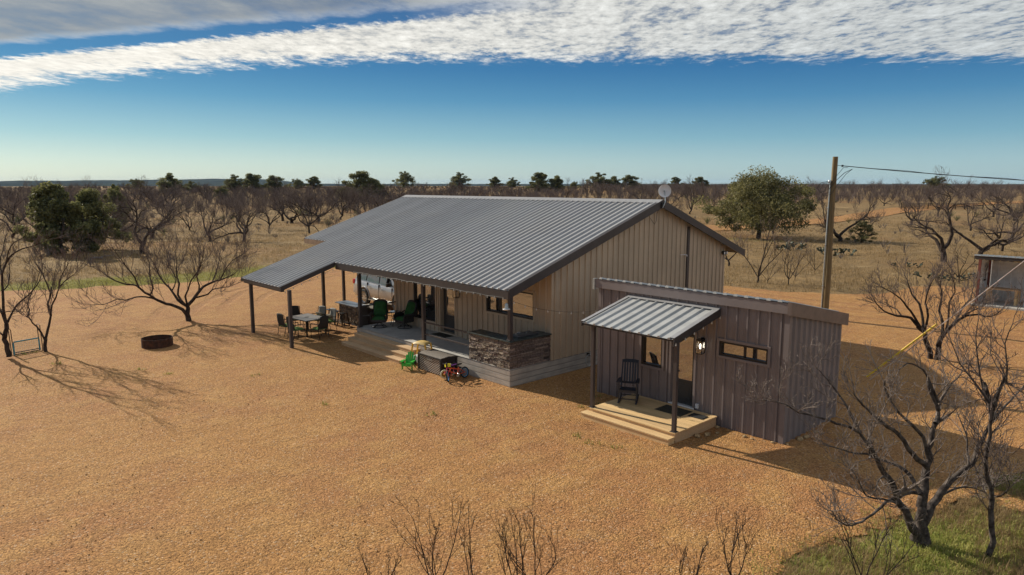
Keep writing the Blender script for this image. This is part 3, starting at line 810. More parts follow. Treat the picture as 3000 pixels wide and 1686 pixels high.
    d = MB(); d.tube([(x0 + 0.07, y - 0.05, 1.55), (x0 + 0.07, y, 1.55)], 0.025, 10); d.build('handle', M['silver'], df)
    # trim strip, vent pipe on the gable
    t = MB(); t.box(0.02, 0.055, 9.80, 9.96, 0.58, roof_z(9.9) - 0.25); t.build('wall_trim', M['trim'], h)
    t = MB(); t.tube([(0.03, 9.62, 3.69), (0.14, 9.62, 3.69), (0.15, 9.64, 3.63)], 0.022, 8); t.tube([(0.06, 9.3, 3.70), (0.06, 9.62, 3.69)], 0.012, 6); t.build('vent_pipe', M['white'], h)
    return h
build_house()

def stone_face(mb, org, dr, nr, L, z0, z1, rng, pal, hh=(0.055, 0.10), ll=(0.12, 0.42)):
    z = z0
    while z < z1 - 0.01:
        hgt_ = min(rng.uniform(*hh), z1 - z)
        if z1 - z - hgt_ < 0.03: hgt_ = z1 - z
        s = -rng.uniform(0, 0.2)
        while s < L:
            l = rng.uniform(*ll); a = max(0, s); b = min(L, s + l)
            if b - a > 0.01:
                pr = rng.uniform(0.004, 0.035); gp = 0.004
                t = rng.choice(pal); k = rng.uniform(0.7, 1.2); mb.tone = tuple(c * k for c in t)
                zz0, zz1 = z + gp, z + hgt_ - gp
                f = lambda s_, o, z_: (org[0] + dr[0] * s_ + nr[0] * o, org[1] + dr[1] * s_ + nr[1] * o, z_)
                j = lambda: rng.uniform(-0.008, 0.008)
                A = [f(a + gp, 0, zz0), f(b - gp, 0, zz0), f(b - gp, 0, zz1), f(a + gp, 0, zz1)]
                B = [f(a + gp + 0.006, pr + j(), zz0 + 0.006), f(b - gp - 0.006, pr + j(), zz0 + 0.006), f(b - gp - 0.006, pr + j(), zz1 - 0.006), f(a + gp + 0.006, pr + j(), zz1 - 0.006)]
                mb.mesh(A + B, [(4, 5, 6, 7), (0, 1, 5, 4), (1, 2, 6, 5), (2, 3, 7, 6), (3, 0, 4, 7)])
            s += l
        z += hgt_
    mb.tone = (1, 1, 1)

def build_counter():
    rng = random.Random(5)
    c = thing('stone_counter', 'L-shaped outdoor counter of stacked brown stone with a dark slab at the porch corner', 'counter', (-0.02, 0.02, 0.578))
    pal = [(0.37, 0.30, 0.235), (0.28, 0.225, 0.18), (0.43, 0.35, 0.27), (0.22, 0.18, 0.155), (0.34, 0.27, 0.22), (0.26, 0.20, 0.175)]
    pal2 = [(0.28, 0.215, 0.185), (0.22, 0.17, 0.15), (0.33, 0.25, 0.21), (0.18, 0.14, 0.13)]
    b = MB(); b.box(-2.06, -0.005, 0.005, 0.52, 0, 0.90); b.box(-0.55, -0.005, 0.52, 1.86, 0, 0.90)
    b.build('core', mat('mortar', (0.07, 0.055, 0.05), 0.9), c)
    s = MB(); stone_face(s, (-2.07, 0.004), (1, 0), (0, -1), 2.07, 0.0, 0.90, rng, pal, hh=(0.045, 0.085), ll=(0.09, 0.34))
    stone_face(s, (-2.06, 0.52), (0, -1), (-1, 0), 0.52, 0, 0.9, rng, pal)
    s.build('stone_front', M['stone'], c)
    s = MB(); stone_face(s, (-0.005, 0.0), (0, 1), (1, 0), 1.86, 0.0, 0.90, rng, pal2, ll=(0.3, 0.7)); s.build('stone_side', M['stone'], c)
    t = MB()
    t.prism([(-2.13, -0.05, 0.90), (0.06, -0.05, 0.90), (0.06, 1.875, 0.90), (-0.60, 1.875, 0.90), (-0.60, 0.57, 0.90), (-2.13, 0.57, 0.90)], (0, 0, 0.045))
    t.build('countertop', M['counter'], c, bevel=0.006)
    g = thing('grill', 'flat grey griddle lid with two silver handles set into the corner counter', 'grill', (-0.36, 1.02, 1.525))
    k = MB(); k.box(-0.27, 0.20, -0.50, 0.44, 0, 0.055); k.build('lid', mat('griddle_lid', (0.085, 0.09, 0.10), 0.35, 0.4), g, bevel=0.012)
    for y in (-0.25, 0.22):
        k = MB(); k.tube([(-0.08, y - 0.09, 0.05), (-0.08, y - 0.09, 0.10), (-0.08, y - 0.06, 0.115), (-0.08, y + 0.06, 0.115), (-0.08, y + 0.09, 0.10), (-0.08, y + 0.09, 0.05)], 0.011, 8)
        k.build('handle', M['silver'], g, smooth=True)
build_counter()

def build_steps():
    s = thing('porch_steps', 'wide weathered wooden steps down from the concrete porch', 'steps', (-7.05, -0.02, 0))
    rng = random.Random(2)
    zs = (0.43, 0.287, 0.143); ys = (-0.36, -0.66, -0.96)
    for z, y in zip(zs, ys):
        t = MB(); yb = y + 0.36 if z == zs[0] else y + 0.305
        for k in range(2):
            a = y + (yb - y) * k / 2; k_ = rng.uniform(0.9, 1.1); t.tone = (k_, k_, k_)
            t.box(-2.14, 2.12, a + 0.003, a + (yb - y) / 2 - 0.003, z - 0.036, z)
        t.build('tread', M['greywood'], s, bevel=0.004)
        t = MB(); t.tone = (0.97, 0.95, 0.92); t.box(-2.12, 2.10, y + 0.018, y + 0.05, -0.08 if z < 0.2 else z - 0.17, z - 0.038); t.build('riser', M['greywood'], s)
    for x in (-2.10, 2.05):
        t = MB(); t.prism([(x, 0, -0.1), (x, 0, 0.39), (x, -0.32, 0.39), (x, -0.32, 0.25), (x, -0.62, 0.25), (x, -0.62, 0.105), (x, -0.91, 0.105), (x, -0.91, -0.1)], (0.05, 0, 0))
        t.build('stringer', M['greywood'], s)
build_steps()

# ------------------------------------------------------------------ annex
AX0, AX1, AY0, AY1 = 2.262, 8.362, 1.74, 4.92
AZF, AZB = 3.60, 2.95
def build_annex():
    a = thing('cabin', 'small brown metal cabin with a shed roof beside the house', 'cabin', (0, 0, 0))
    az = lambda y: AZF + (AZB - AZF) * (y - AY0) / (AY1 - AY0)
    w = MB()
    ribbed_wall(w, (AX0, AY0), (1, 0), (0, -1), AX1 - AX0, -0.15, AZF - 0.02, start=0.12, minor=0.006, h=0.042,
                openings=[(3.92 - AX0, 4.66 - AX0, 1.24, 2.46), (4.98 - AX0, 5.72 - AX0, 0.25, 2.42), (6.48 - AX0, 7.87 - AX0, 1.97, 2.37)])
    w.box(AX1 - 0.10, AX1 + 0.033, AY0 - 0.034, AY0 + 0.10, -0.15, AZF - 0.1); w.box(AX0 - 0.034, AX0 + 0.07, AY0 - 0.034, AY0 + 0.08, -0.15, AZF - 0.1)
    w.build('front_wall', M['annex'], a)
    w = MB()
    ribbed_wall(w, (AX1, AY0), (0, 1), (1, 0), AY1 - AY0, -0.15, lambda t: az(AY0 + t) - 0.02, start=0.28, h=0.045, top=0.05, base=0.14)
    w.build('side_wall', M['annex'], a)
    w = MB()
    ribbed_wall(w, (AX0, AY0), (0, 1), (-1, 0), AY1 - AY0, -0.15, lambda t: az(AY0 + t) - 0.02)
    ribbed_wall(w, (AX0, AY1), (1, 0), (0, 1), AX1 - AX0, -0.15, AZB - 0.02)
    w.build('rear_wall', M['annex'], a)
    r = MB(); ribbed_roof(r, AX0 - 0.12, AX1 + 0.10, AY0 - 0.12, az(AY0 - 0.12) + 0.02, AY1 + 0.15, az(AY1 + 0.15) + 0.02, AX0 + 0.1, h=0.05, base=0.12, top=0.05)
    ro = r.build('roof', M['annexroof'], a)
    f = MB(); f.box(AX0 - 0.14, AX1 + 0.0, AY0 - 0.10, AY0 - 0.06, AZF - 0.25, AZF + 0.02); f.build('front_trim', M['annex'], a)
    f = MB(); f.prism([(AX1 + 0.001, AY0 - 0.13, az(AY0 - 0.13) + 0.035), (AX1 + 0.001, AY1 + 0.16, az(AY1 + 0.16) + 0.035), (AX1 + 0.001, AY1 + 0.16, az(AY1 + 0.16) - 0.30), (AX1 + 0.001, AY0 - 0.13, az(AY0 - 0.13) - 0.30)], (0.105, 0, 0))
    f.build('side_trim', M['annextrim'], a)
    f = MB(); f.box(AX0 - 0.20, AX0 - 0.12, AY0 - 0.14, AY0 + 0.02, AZF - 0.30, AZF + 0.03); f.build('end_cap', M['galv'], a)
    window(a, AY0, 3.85, 4.73, 1.17, 2.53, M['annex'], label='square window under the canopy')
    window(a, AY0, 6.41, 7.94, 1.90, 2.44, M['annex'], mull=(7.19,), label='narrow horizontal window')
    # door
    d = MB(); frame_rect(d, 'x', AY0, 4.91, 5.79, 0.20, 2.48, 0.065, -0.12, 0.05); df = d.build('door', M['annex'], a, bevel=0.004)
    x0, x1, y = 4.98, 5.72, AY0 + 0.08
    d = MB(); d.box(x0, x1, y, y + 0.045, 0.32, 2.41)
    d.box(x0 + 0.12, x1 - 0.12, y - 0.014, y, 0.46, 0.92); d.box(x0 + 0.18, x1 - 0.18, y - 0.024, y - 0.014, 0.53, 0.86)
    frame_rect(d, 'x', y, x0 + 0.09, x1 - 0.06, 0.99, 2.34, 0.045, 0.0, 0.016)
    d.build('leaf', M['door'], df)
    d = MB(); d.box(x0 + 0.13, x1 - 0.10, y - 0.006, y - 0.001, 1.03, 2.29); d.build('pane', M['glass'], df)
    d = MB(); d.box(4.92, 5.78, AY0 - 0.055, y, 0.28, 0.315); d.build('sill', M['white'], df)
    d = MB(); d.tube([(x0 + 0.05, y - 0.05, 1.32), (x0 + 0.05, y, 1.32)], 0.024, 10); d.box(x0 + 0.03, x0 + 0.07, y - 0.012, y, 1.1, 1.25); d.build('handle', M['silver'], df)
    d = MB(); d.box(5.83, 5.92, AY0 - 0.075, AY0 - 0.002, 0.34, 0.47); d.build('outlet_box', M['white'], a, bevel=0.008)
    # canopy on two posts
    ca = MB(); X0, X1, YF, ZF, YB, ZB = 3.40, 6.47, -0.40, 2.70, AY0 - 0.02, 3.20
    ribbed_roof(ca, X0, X1, YF, ZF, YB, ZB, X0 + 0.17, h=0.04, base=0.10, top=0.035)
    co = ca.build('canopy', M['annexroof'], a)
    for (x, th) in ((X1 - 0.03, 0.035), (X0 - 0.005, 0.03)):
        dz = 0.17 if x > 5 else 0.10; q = MB()
        q.prism([(x, YF, ZF + 0.045), (x, YB, ZB + 0.045), (x, YB, ZB - dz), (x, YF, ZF - dz)], (th, 0, 0))
        q.build('canopy_trim', M['trim'], co)
    q = MB(); sl = (ZB - ZF) / (YB - YF)
    q.prism([(X0, YB - 0.14, ZB - 0.14 * sl + 0.052), (X0, YB + 0.015, ZB + 0.07), (X0, YB + 0.015, ZB + 0.055), (X0, YB - 0.14, ZB - 0.14 * sl + 0.04)], (X1 - X0, 0, 0))
    q.prism([(X1 - 0.13, YF, ZF + 0.052), (X1 + 0.01, YF, ZF + 0.052), (X1 + 0.01, YF, ZF + 0.044), (X1 - 0.13, YF, ZF + 0.044)], (0, YB - YF, ZB - ZF))
    q.prism([(X0 - 0.01, YF, ZF + 0.052), (X0 + 0.10, YF, ZF + 0.052), (X0 + 0.10, YF, ZF + 0.044), (X0 - 0.01, YF, ZF + 0.044)], (0, YB - YF, ZB - ZF))
    q.build('canopy_flashing', M['ridge'], co)
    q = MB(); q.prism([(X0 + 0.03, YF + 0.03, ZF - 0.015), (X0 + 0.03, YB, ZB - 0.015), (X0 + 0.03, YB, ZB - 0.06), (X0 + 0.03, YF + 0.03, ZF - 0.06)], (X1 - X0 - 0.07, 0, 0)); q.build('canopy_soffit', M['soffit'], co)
    for x in (3.68, 6.42):
        p = MB(); y = -0.19; p.box(x - 0.05, x + 0.05, y - 0.05, y + 0.05, 0.285, 2.70); p.box(x - 0.085, x + 0.085, y - 0.085, y + 0.085, 0.272, 0.284)
        p.build('post', M['post'], a, bevel=0.005)
build_annex()

def build_deck():
    d = thing('wooden_deck', 'fresh yellow pine deck with one step in front of the brown cabin', 'deck', (5.1, 0.7, 0))
    rng = random.Random(9)
    b = MB(); y = -0.98
    while y < 0.99:
        k = rng.uniform(0.86, 1.12); b.tone = (k, k, k * rng.uniform(0.95, 1.03))
        b.box(-1.45, 1.42, y, min(y + 0.137, 1.0), 0.236, 0.27); y += 0.142
    b.build('deck_boards', M['pine'], d, bevel=0.004)
    b = MB(); b.box(-1.43, 1.40, -0.955, -0.92, 0.05, 0.234); b.box(1.36, 1.398, -0.92, 0.98, -0.05, 0.234); b.box(-1.43, -1.39, -0.92, 0.98, -0.05, 0.234); b.build('fascia', M['greywood'], d)
    b = MB()
    for k in range(2):
        q = rng.uniform(0.9, 1.1); b.tone = (q, q, q)
        b.box(-1.56, 1.40, -1.245 + k * 0.146, -1.245 + k * 0.146 + 0.142, 0.132, 0.168)
    b.build('step', M['pine'], d, bevel=0.004)
    b = MB(); b.box(-1.55, 1.39, -1.225, -1.19, -0.1, 0.13); b.box(1.352, 1.388, -1.19, -0.96, -0.1, 0.13); b.build('step_riser', M['pine'], d)
build_deck()

# ------------------------------------------------------------------ porch and yard furniture
def seat_cushion(w, d, h, z, y0=0.0):
    """puffy cushion, centred in x"""
    m = MB()
    def f(u, v):
        x = (u - 0.5) * w; y = y0 + (v - 0.5) * d
        e = min(1, 6 * min(u, 1 - u)) ** 0.5 * min(1, 6 * min(v, 1 - v)) ** 0.5
        return (x, y, z + h * e)
    m.grid(f, 12, 12)
    m.box(-w / 2 + 0.005, w / 2 - 0.005, y0 - d / 2 + 0.005, y0 + d / 2 - 0.005, z - 0.03, z + 0.005)
    return m

def dining_chair(name, label, loc, rz, back, cushion, pillow=None):
    c = thing(name, label, 'chair', loc, rz, 'patio dining chairs')
    for sx in (-1, 1):
        l = MB(); l.tube([(sx * 0.26, -0.24, 0), (sx * 0.265, -0.25, 0.62)], 0.014, 6); l.build('leg', M['black'], c, smooth=True)
        l = MB(); l.tube([(sx * 0.25, 0.30, 0), (sx * 0.255, 0.22, 0.40), (sx * 0.255, 0.30, 0.95)], 0.014, 6); l.build('leg', M['black'], c, smooth=True)
        l = MB(); l.tube([(sx * 0.265, -0.26, 0.60), (sx * 0.27, -0.22, 0.635), (sx * 0.27, 0.10, 0.645), (sx * 0.26, 0.25, 0.62)], 0.019, 6); l.build('armrest', M['black'], c, smooth=True)
    s = MB(); s.box(-0.25, 0.25, -0.25, 0.24, 0.385, 0.405); s.build('seat', M['darksling'], c, bevel=0.006)
    b = MB(); b.grid(lambda u, v: ((u - 0.5) * 0.50 * (1 - 0.10 * v * v), 0.225 + 0.085 * v + 0.02 * math.sin(v * 3.1), 0.44 + 0.52 * v + 0.03 * (1 - (2 * u - 1) ** 2) * v), 8, 8)
    b.build('backrest', back, c, smooth=True, solid=0.022)
    seat_cushion(0.48, 0.46, 0.06, 0.415, -0.01).build('cushion', cushion, c, smooth=True)
    if pillow:
        p = MB(); mt = Matrix.Translation((0.0, 0.13, 0.60)) @ Matrix.Rotation(R(-62), 4, 'X')
        p.grid(lambda u, v: mt @ Vector(((u - 0.5) * 0.40, (v - 0.5) * 0.30, 0.07 * (max(0, (1 - (2 * u - 1) ** 2) * (1 - (2 * v - 1) ** 2)) ** 0.5))), 10, 10)
        p.grid(lambda u, v: mt @ Vector(((0.5 - u) * 0.40, (v - 0.5) * 0.30, -0.07 * (max(0, (1 - (2 * u - 1) ** 2) * (1 - (2 * v - 1) ** 2)) ** 0.5))), 10, 10)
        o = p.build('pillow', pillow, None, smooth=True)
        o.location = loc; o.rotation_euler = (0, 0, rz)
        tag(o, 'tan pillow propped on the ' + ('right' if loc[0] > -12.5 else 'left') + ' of the two grey chairs behind the patio table', 'pillow', 'pillows on the patio chairs')
    return c
TX, TY = -12.28, -0.92
dining_chair('patio_chair', 'dark chair at the front left corner of the patio table, furthest from the porch', (-12.60, -1.72, 0.01), R(180) + 0.15, M['darksling'], M['lime'])
dining_chair('patio_chair', 'dark chair with light green seat drawn up at the middle of the table front', (-11.55, -1.78, 0.01), R(180) + 0.1, M['darksling'], M['lime'])
dining_chair('patio_chair', 'dark chair at the table end nearest the porch steps', (-11.02, -0.98, 0.01), R(-78), M['darksling'], M['lime'])
dining_chair('patio_chair', 'left of the two pale grey chairs with pillows behind the patio table', (-12.98, -0.06, 0.01), 0.25, M['sling'], M['lime'], M['pillow'])
dining_chair('patio_chair', 'right of the two pale grey chairs with pillows, next to the bar stools', (-12.18, 0.02, 0.01), 0.1, M['sling'], M['lime'], M['pillow'])
dining_chair('patio_chair', 'black backed chair at the far end of the patio table by the left post', (-13.68, -0.78, 0.01), R(78), M['darksling'], M['lime'])

def patio_table():
    t = thing('patio_table', 'rectangular grey tiled patio table under the carport roof', 'table', (TX, TY, 0.01), R(6))
    m = bpy.data.materials.new('table_tiles'); m.use_nodes = True
    g = G(m.node_tree); b = m.node_tree.nodes['Principled BSDF']; tc = g.n('ShaderNodeTexCoord').outputs['Object']
    br = g.n('ShaderNodeTexBrick'); g.put(br.inputs['Vector'], tc); br.offset = 0
    br.inputs['Scale'].default_value = 1.0; br.inputs['Brick Width'].default_value = 0.5; br.inputs['Row Height'].default_value = 0.52; br.inputs['Mortar Size'].default_value = 0.008
    br.inputs['Color1'].default_value = (0.25, 0.225, 0.20, 1); br.inputs['Color2'].default_value = (0.29, 0.26, 0.225, 1); br.inputs['Mortar'].default_value = (0.42, 0.38, 0.32, 1)
    g.put(b.inputs['Base Color'], g.mix(g.noise(tc, 9, 4), br.outputs[0], (0.24, 0.215, 0.19, 1))); b.inputs['Roughness'].default_value = 0.4
    s = MB(); s.box(-0.76, 0.76, -0.53, 0.53, 0.70, 0.72); top = s.build('tabletop', m, t, bevel=0.004)
    s = MB(); s.box(-0.79, 0.79, -0.56, -0.531, 0.68, 0.722); s.box(-0.79, 0.79, 0.531, 0.56, 0.68, 0.722); s.box(-0.79, -0.761, -0.531, 0.531, 0.68, 0.722); s.box(0.761, 0.79, -0.531, 0.531, 0.68, 0.722)
    s.build('edge', M['black'], t, bevel=0.005)
    s = MB(); s.lathe([(0, 0.7215), (0.10, 0.7215), (0.10, 0.726), (0.05, 0.727), (0, 0.727)], n=16); s.build('umbrella_hole_cover', M['wicker'], t)
    for sx in (-1, 1):
        for sy in (-1, 1):
            l = MB(); l.box(sx * 0.70 - 0.03, sx * 0.70 + 0.03, sy * 0.47 - 0.03, sy * 0.47 + 0.03, 0, 0.69); l.build('leg', M['black'], t, bevel=0.004)
patio_table()

def bar_counter():
    rng = random.Random(8)
    c = thing('bar_counter', 'freestanding bar with a stone front and smooth grey top beside the carport', 'counter', (-12.82, 1.50, 0))
    s = MB(); s.box(-0.93, 0.93, 0.0, 0.42, -0.1, 0.93); s.build('core', mat('bar_side', (0.045, 0.045, 0.05), 0.6), c)
    pal = [(0.42, 0.34, 0.26), (0.33, 0.27, 0.21), (0.50, 0.41, 0.31), (0.25, 0.21, 0.17)]
    s = MB(); stone_face(s, (-0.86, 0.0), (1, 0), (0, -1), 1.70, 0.12, 0.88, rng, pal, hh=(0.06, 0.14), ll=(0.10, 0.26)); s.build('stone_front', M['stone'], c)
    for x in (-0.93, 0.86):
        s = MB(); s.box(x, x + 0.07, -0.03, 0.0, -0.1, 0.93); s.build('corner_post', M['post'], c)
    s = MB(); s.box(-1.0, 0.98, -0.22, 0.46, 0.932, 0.975); s.build('countertop', M['barcounter'], c, bevel=0.006)
bar_counter()

def bar_stool(loc, rz, label):
    s = thing('bar_stool', label, 'stool', loc, rz, 'black metal bar stools')
    t = MB(); t.prism([(-0.15, -0.15, 0.60), (0.15, -0.15, 0.60), (0.15, 0.15, 0.60), (-0.15, 0.15, 0.60)], (0, 0, 0.035)); t.build('seat', M['black'], s, bevel=0.012)
    for sx in (-1, 1):
        for sy in (-1, 1):
            l = MB(); l.bar((sx * 0.20, sy * 0.20, 0), (sx * 0.135, sy * 0.135, 0.60), 0.042, 0.03); l.build('leg', M['black'], s)
    b = MB(); r = 0.182
    for a, b_ in (((-r, -r), (r, -r)), ((r, -r), (r, r)), ((r, r), (-r, r)), ((-r, r), (-r, -r))): b.bar((a[0], a[1], 0.19), (b_[0], b_[1], 0.19), 0.014, 0.03)
    b.build('footrest', M['galv'], s)
bar_stool((-13.85, 1.02, 0.01), 0.1, 'black metal bar stool furthest left along the stone bar')
bar_stool((-13.24, 1.02, 0.01), -0.05, 'middle black metal bar stool at the stone bar')
bar_stool((-12.60, 1.02, 0.01), 0.08, 'black metal bar stool nearest the porch post')

def storage_bin():
    b = thing('storage_bin', 'dark wicker bin with a lumpy grey cover, tucked behind the porch railing', 'bin', (-11.85, 2.25, 0.0), 0.15)
    s = MB(); s.box(-0.35, 0.35, -0.32, 0.32, 0, 0.86)
    for k in (-1, 1): s.box(k * 0.35 - 0.02, k * 0.35 + 0.02, -0.34, -0.30, 0, 0.88)
    s.build('body', M['wicker'], b, bevel=0.01)
    s = MB(); s.grid(lambda u, v: ((u - 0.5) * 0.80, (v - 0.5) * 0.74, 0.875 + 0.14 * (max(0, (1 - (2 * u - 1) ** 4) * (1 - (2 * v - 1) ** 4)) ** 0.5) * (0.8 + 0.25 * math.sin(5 * u + 3 * v))), 14, 14)
    s.box(-0.39, 0.39, -0.36, 0.36, 0.865, 0.88)
    s.build('cover', mat('grey_cover', (0.30, 0.28, 0.24), 0.9), b, smooth=True)
storage_bin()

def swivel_chair(loc, rz, label):
    c = thing('swivel_chair', label, 'chair', loc, rz, 'green cushioned swivel chairs on the porch')
    ring = MB(); ring.tube([(0.30 * math.cos(a), 0.30 * math.sin(a), 0.02) for a in [2 * math.pi * k / 24 for k in range(25)]], 0.016, 6, cap=False)
    for k in range(4):
        a = math.pi / 4 + k * math.pi / 2; ring.tube([(0.30 * math.cos(a), 0.30 * math.sin(a), 0.02), (0.15 * math.cos(a), 0.15 * math.sin(a), 0.10), (0.03 * math.cos(a), 0.03 * math.sin(a), 0.22)], 0.013, 6)
    ring.tube([(0, 0, 0.20), (0, 0, 0.31)], 0.03, 8); ring.build('swivel_base', M['black'], c, smooth=True)
    s = MB(); s.prism([(-0.30, -0.30, 0.24), (0.30, -0.30, 0.24), (0.31, 0.26, 0.26), (-0.31, 0.26, 0.26)], (0, 0, 0.13)); s.build('seat', M['wicker'], c, bevel=0.03)
    seat_cushion(0.54, 0.54, 0.10, 0.385, -0.03).build('seat_cushion', M['green'], c, smooth=True)
    def bk(o, w, hh):
        def f(u, v):
            x = (u - 0.5) * 2; top = 0.46 + hh * v * (1 - 0.13 * abs(x) ** 3)
            return (x * w * (1.0 - 0.06 * v), 0.22 + 0.20 * v + 0.0 * x - o, top)
        return f
    b = MB(); b.grid(bk(0, 0.315, 0.66), 10, 10); b.build('backrest', M['wicker'], c, smooth=True, solid=0.03)
    b = MB()
    f0 = bk(0.055, 0.275, 0.60)
    def puff(u, v):
        p = f0(u, v); e = (max(0, (1 - (2 * u - 1) ** 6) * (1 - (2 * v - 1) ** 6))) ** 0.5
        but = 0.035 * math.exp(-(((u - 0.5) / 0.09) ** 2 + ((v - 0.55) / 0.09) ** 2))
        return (p[0], p[1] + 0.05 - 0.10 * e + but, p[2])
    b.grid(puff, 18, 18); b.build('back_cushion', M['green'], c, smooth=True)
    for sx in (-1, 1):
        a = MB(); a.tube([(sx * 0.32, -0.28, 0.30), (sx * 0.335, -0.30, 0.52), (sx * 0.34, -0.20, 0.61), (sx * 0.34, 0.12, 0.60), (sx * 0.33, 0.27, 0.66)], 0.03, 8)
        a.grid(lambda u, v: (sx * 0.325, -0.27 + 0.50 * u, 0.30 + 0.28 * v), 2, 2)
        a.build('armrest', M['wicker'], c, smooth=True)
swivel_chair((-8.86, 0.66, 0.58), R(50), 'green cushioned swivel chair facing the yard, nearest the corner post')
swivel_chair((-8.02, 1.36, 0.58), R(4), 'green cushioned swivel chair turned sideways by the tall window')

def side_table():
    t = thing('side_table', 'small round metal table between the two green swivel chairs', 'table', (-8.68, 1.33, 0.58))
    s = MB(); s.lathe([(0, 0.60), (0.235, 0.60), (0.245, 0.608), (0.235, 0.618), (0, 0.618)], n=28); s.build('tabletop', mat('side_table_top', (0.10, 0.11, 0.12), 0.15), t, smooth=True)
    for k in range(4):
        a = k * math.pi / 2 + 0.5; l = MB(); l.tube([(0.24 * math.cos(a), 0.24 * math.sin(a), 0), (0.15 * math.cos(a), 0.15 * math.sin(a), 0.32), (0.19 * math.cos(a), 0.19 * math.sin(a), 0.60)], 0.012, 6); l.build('leg', M['black'], t, smooth=True)
    s = MB(); s.lathe([(0, 0.30), (0.15, 0.30), (0.15, 0.31), (0, 0.31)], n=16); s.build('shelf', M['black'], t)
side_table()

def rocking_chair():
    c = thing('rocking_chair', 'dark navy wooden rocking chair with a tall slatted back on the pine deck', 'chair', (4.10, 0.90, 0.272), R(32))
    w = M['navy']
    for sx in (-1, 1):
        r = MB(); pts = [(sx * 0.25, -0.40 + 0.9 * k / 10, 0.025 + 0.07 * ((k - 5) / 5) ** 2) for k in range(11)]
        for a, b in zip(pts, pts[1:]): r.bar(a, b, 0.032, 0.04)
        r.build('rocker', w, c)
        l = MB(); l.bar((sx * 0.25, -0.24, 0.04), (sx * 0.25, -0.26, 0.66), 0.04, 0.04); l.build('front_leg', w, c)
        l = MB(); l.bar((sx * 0.235, 0.22, 0.05), (sx * 0.235, 0.20, 0.45), 0.04, 0.04); l.bar((sx * 0.235, 0.20, 0.45), (sx * 0.215, 0.42, 1.16), 0.04, 0.04); l.build('back_post', w, c)
        a = MB(); a.prism([(sx * 0.20, -0.33, 0.66), (sx * 0.33, -0.31, 0.66), (sx * 0.30, 0.24, 0.64), (sx * 0.22, 0.26, 0.64)], (0, 0, 0.024)); a.build('armrest', w, c)
    s = MB()
    for k in range(6): s.box(-0.24, 0.24, -0.28 + k * 0.082, -0.28 + k * 0.082 + 0.068, 0.415 - 0.008 * k, 0.437 - 0.008 * k)
    s.bar((-0.25, -0.27, 0.39), (0.25, -0.27, 0.39), 0.03, 0.06); s.build('seat', w, c)
    b = MB(); b.prism([(-0.24, 0.395, 1.09), (0.24, 0.395, 1.09), (0.24, 0.42, 1.16), (0.12, 0.43, 1.185), (-0.12, 0.43, 1.185), (-0.24, 0.42, 1.16)], (0, 0.025, -0.005))
    b.bar((-0.23, 0.235, 0.53), (0.23, 0.235, 0.53), 0.025, 0.06)
    for k in range(5): x = -0.155 + k * 0.0775; b.bar((x, 0.235, 0.55), (x, 0.405, 1.11), 0.045, 0.016, up=(0, 1, 0))
    b.build('backrest', w, c)
    s = MB(); s.bar((-0.25, -0.24, 0.16), (0.25, -0.24, 0.16), 0.025, 0.025); s.bar((-0.24, 0.22, 0.16), (0.24, 0.22, 0.16), 0.025, 0.025); s.build('stretcher', w, c)
rocking_chair()

def flat(name, label, cat, x0, x1, y0, y1, z, m, th=0.012, rz=0):
    b = MB(); b.box((x0 - x1) / 2, (x1 - x0) / 2, (y0 - y1) / 2, (y1 - y0) / 2, 0, th)
    o = b.build(name, m, None, bevel=0.004); o.location = ((x0 + x1) / 2, (y0 + y1) / 2, z); o.rotation_euler = (0, 0, rz)
    return tag(o, label, cat)
flat('door_mat', 'dark rectangular mat at the porch door of the house', 'door mat', -6.25, -5.3, 1.40, 1.86, 0.579, M['mat'])
flat('door_mat', 'olive rug on the pine deck in front of the cabin door', 'door mat', 5.0, 5.86, 0.92, 1.52, 0.272, M['mat'])
fm = flat('door_mat', 'small black boot tray beside the olive rug on the deck', 'door mat', 5.96, 6.40, 1.12, 1.44, 0.272, M['rubber'], 0.02, 0.03)

def storage_box():
    b = thing('storage_box', 'large woven brown resin storage box against the porch foundation', 'box', (-3.27, -0.48, 0.01))
    s = MB(); s.box(-0.64, 0.64, -0.33, 0.33, 0.0, 0.52); s.build('body', M['lattice'], b, bevel=0.008)
    for x in (-0.65, 0.65):
        for y in (-0.34, 0.34): s = MB(); s.box(x - 0.03, x + 0.03, y - 0.03, y + 0.03, 0, 0.53); s.build('corner_post', M['wicker'], b, bevel=0.006)
    s = MB()
    s.box(0.635, 0.652, -0.31, 0.31, 0.0, 0.53); s.build('end_panel', M['wicker'], b, bevel=0.006)
    s = MB(); s.grid(lambda u, v: ((u - 0.5) * 1.34, (v - 0.5) * 0.70, 0.575 + 0.055 * (1 - (2 * v - 1) ** 2)), 10, 10); lid = s.build('lid', mat('grey_brown_resin', (0.20, 0.175, 0.15), 0.55, var=0.25, vscale=40, bump=0.7, bscale=60), b, smooth=True)
    s = MB(); s.box(-0.69, 0.69, -0.37, -0.345, 0.53, 0.60); s.box(-0.69, 0.69, 0.345, 0.37, 0.53, 0.60); s.box(-0.69, -0.665, -0.345, 0.345, 0.53, 0.61); s.box(0.665, 0.69, -0.345, 0.345, 0.53, 0.61); s.build('rim', M['wicker'], lid, bevel=0.006)
    s = MB(); s.box(-0.14, 0.14, -0.352, -0.33, 0.44, 0.47); s.build('handle', M['galv'], b)
storage_box()

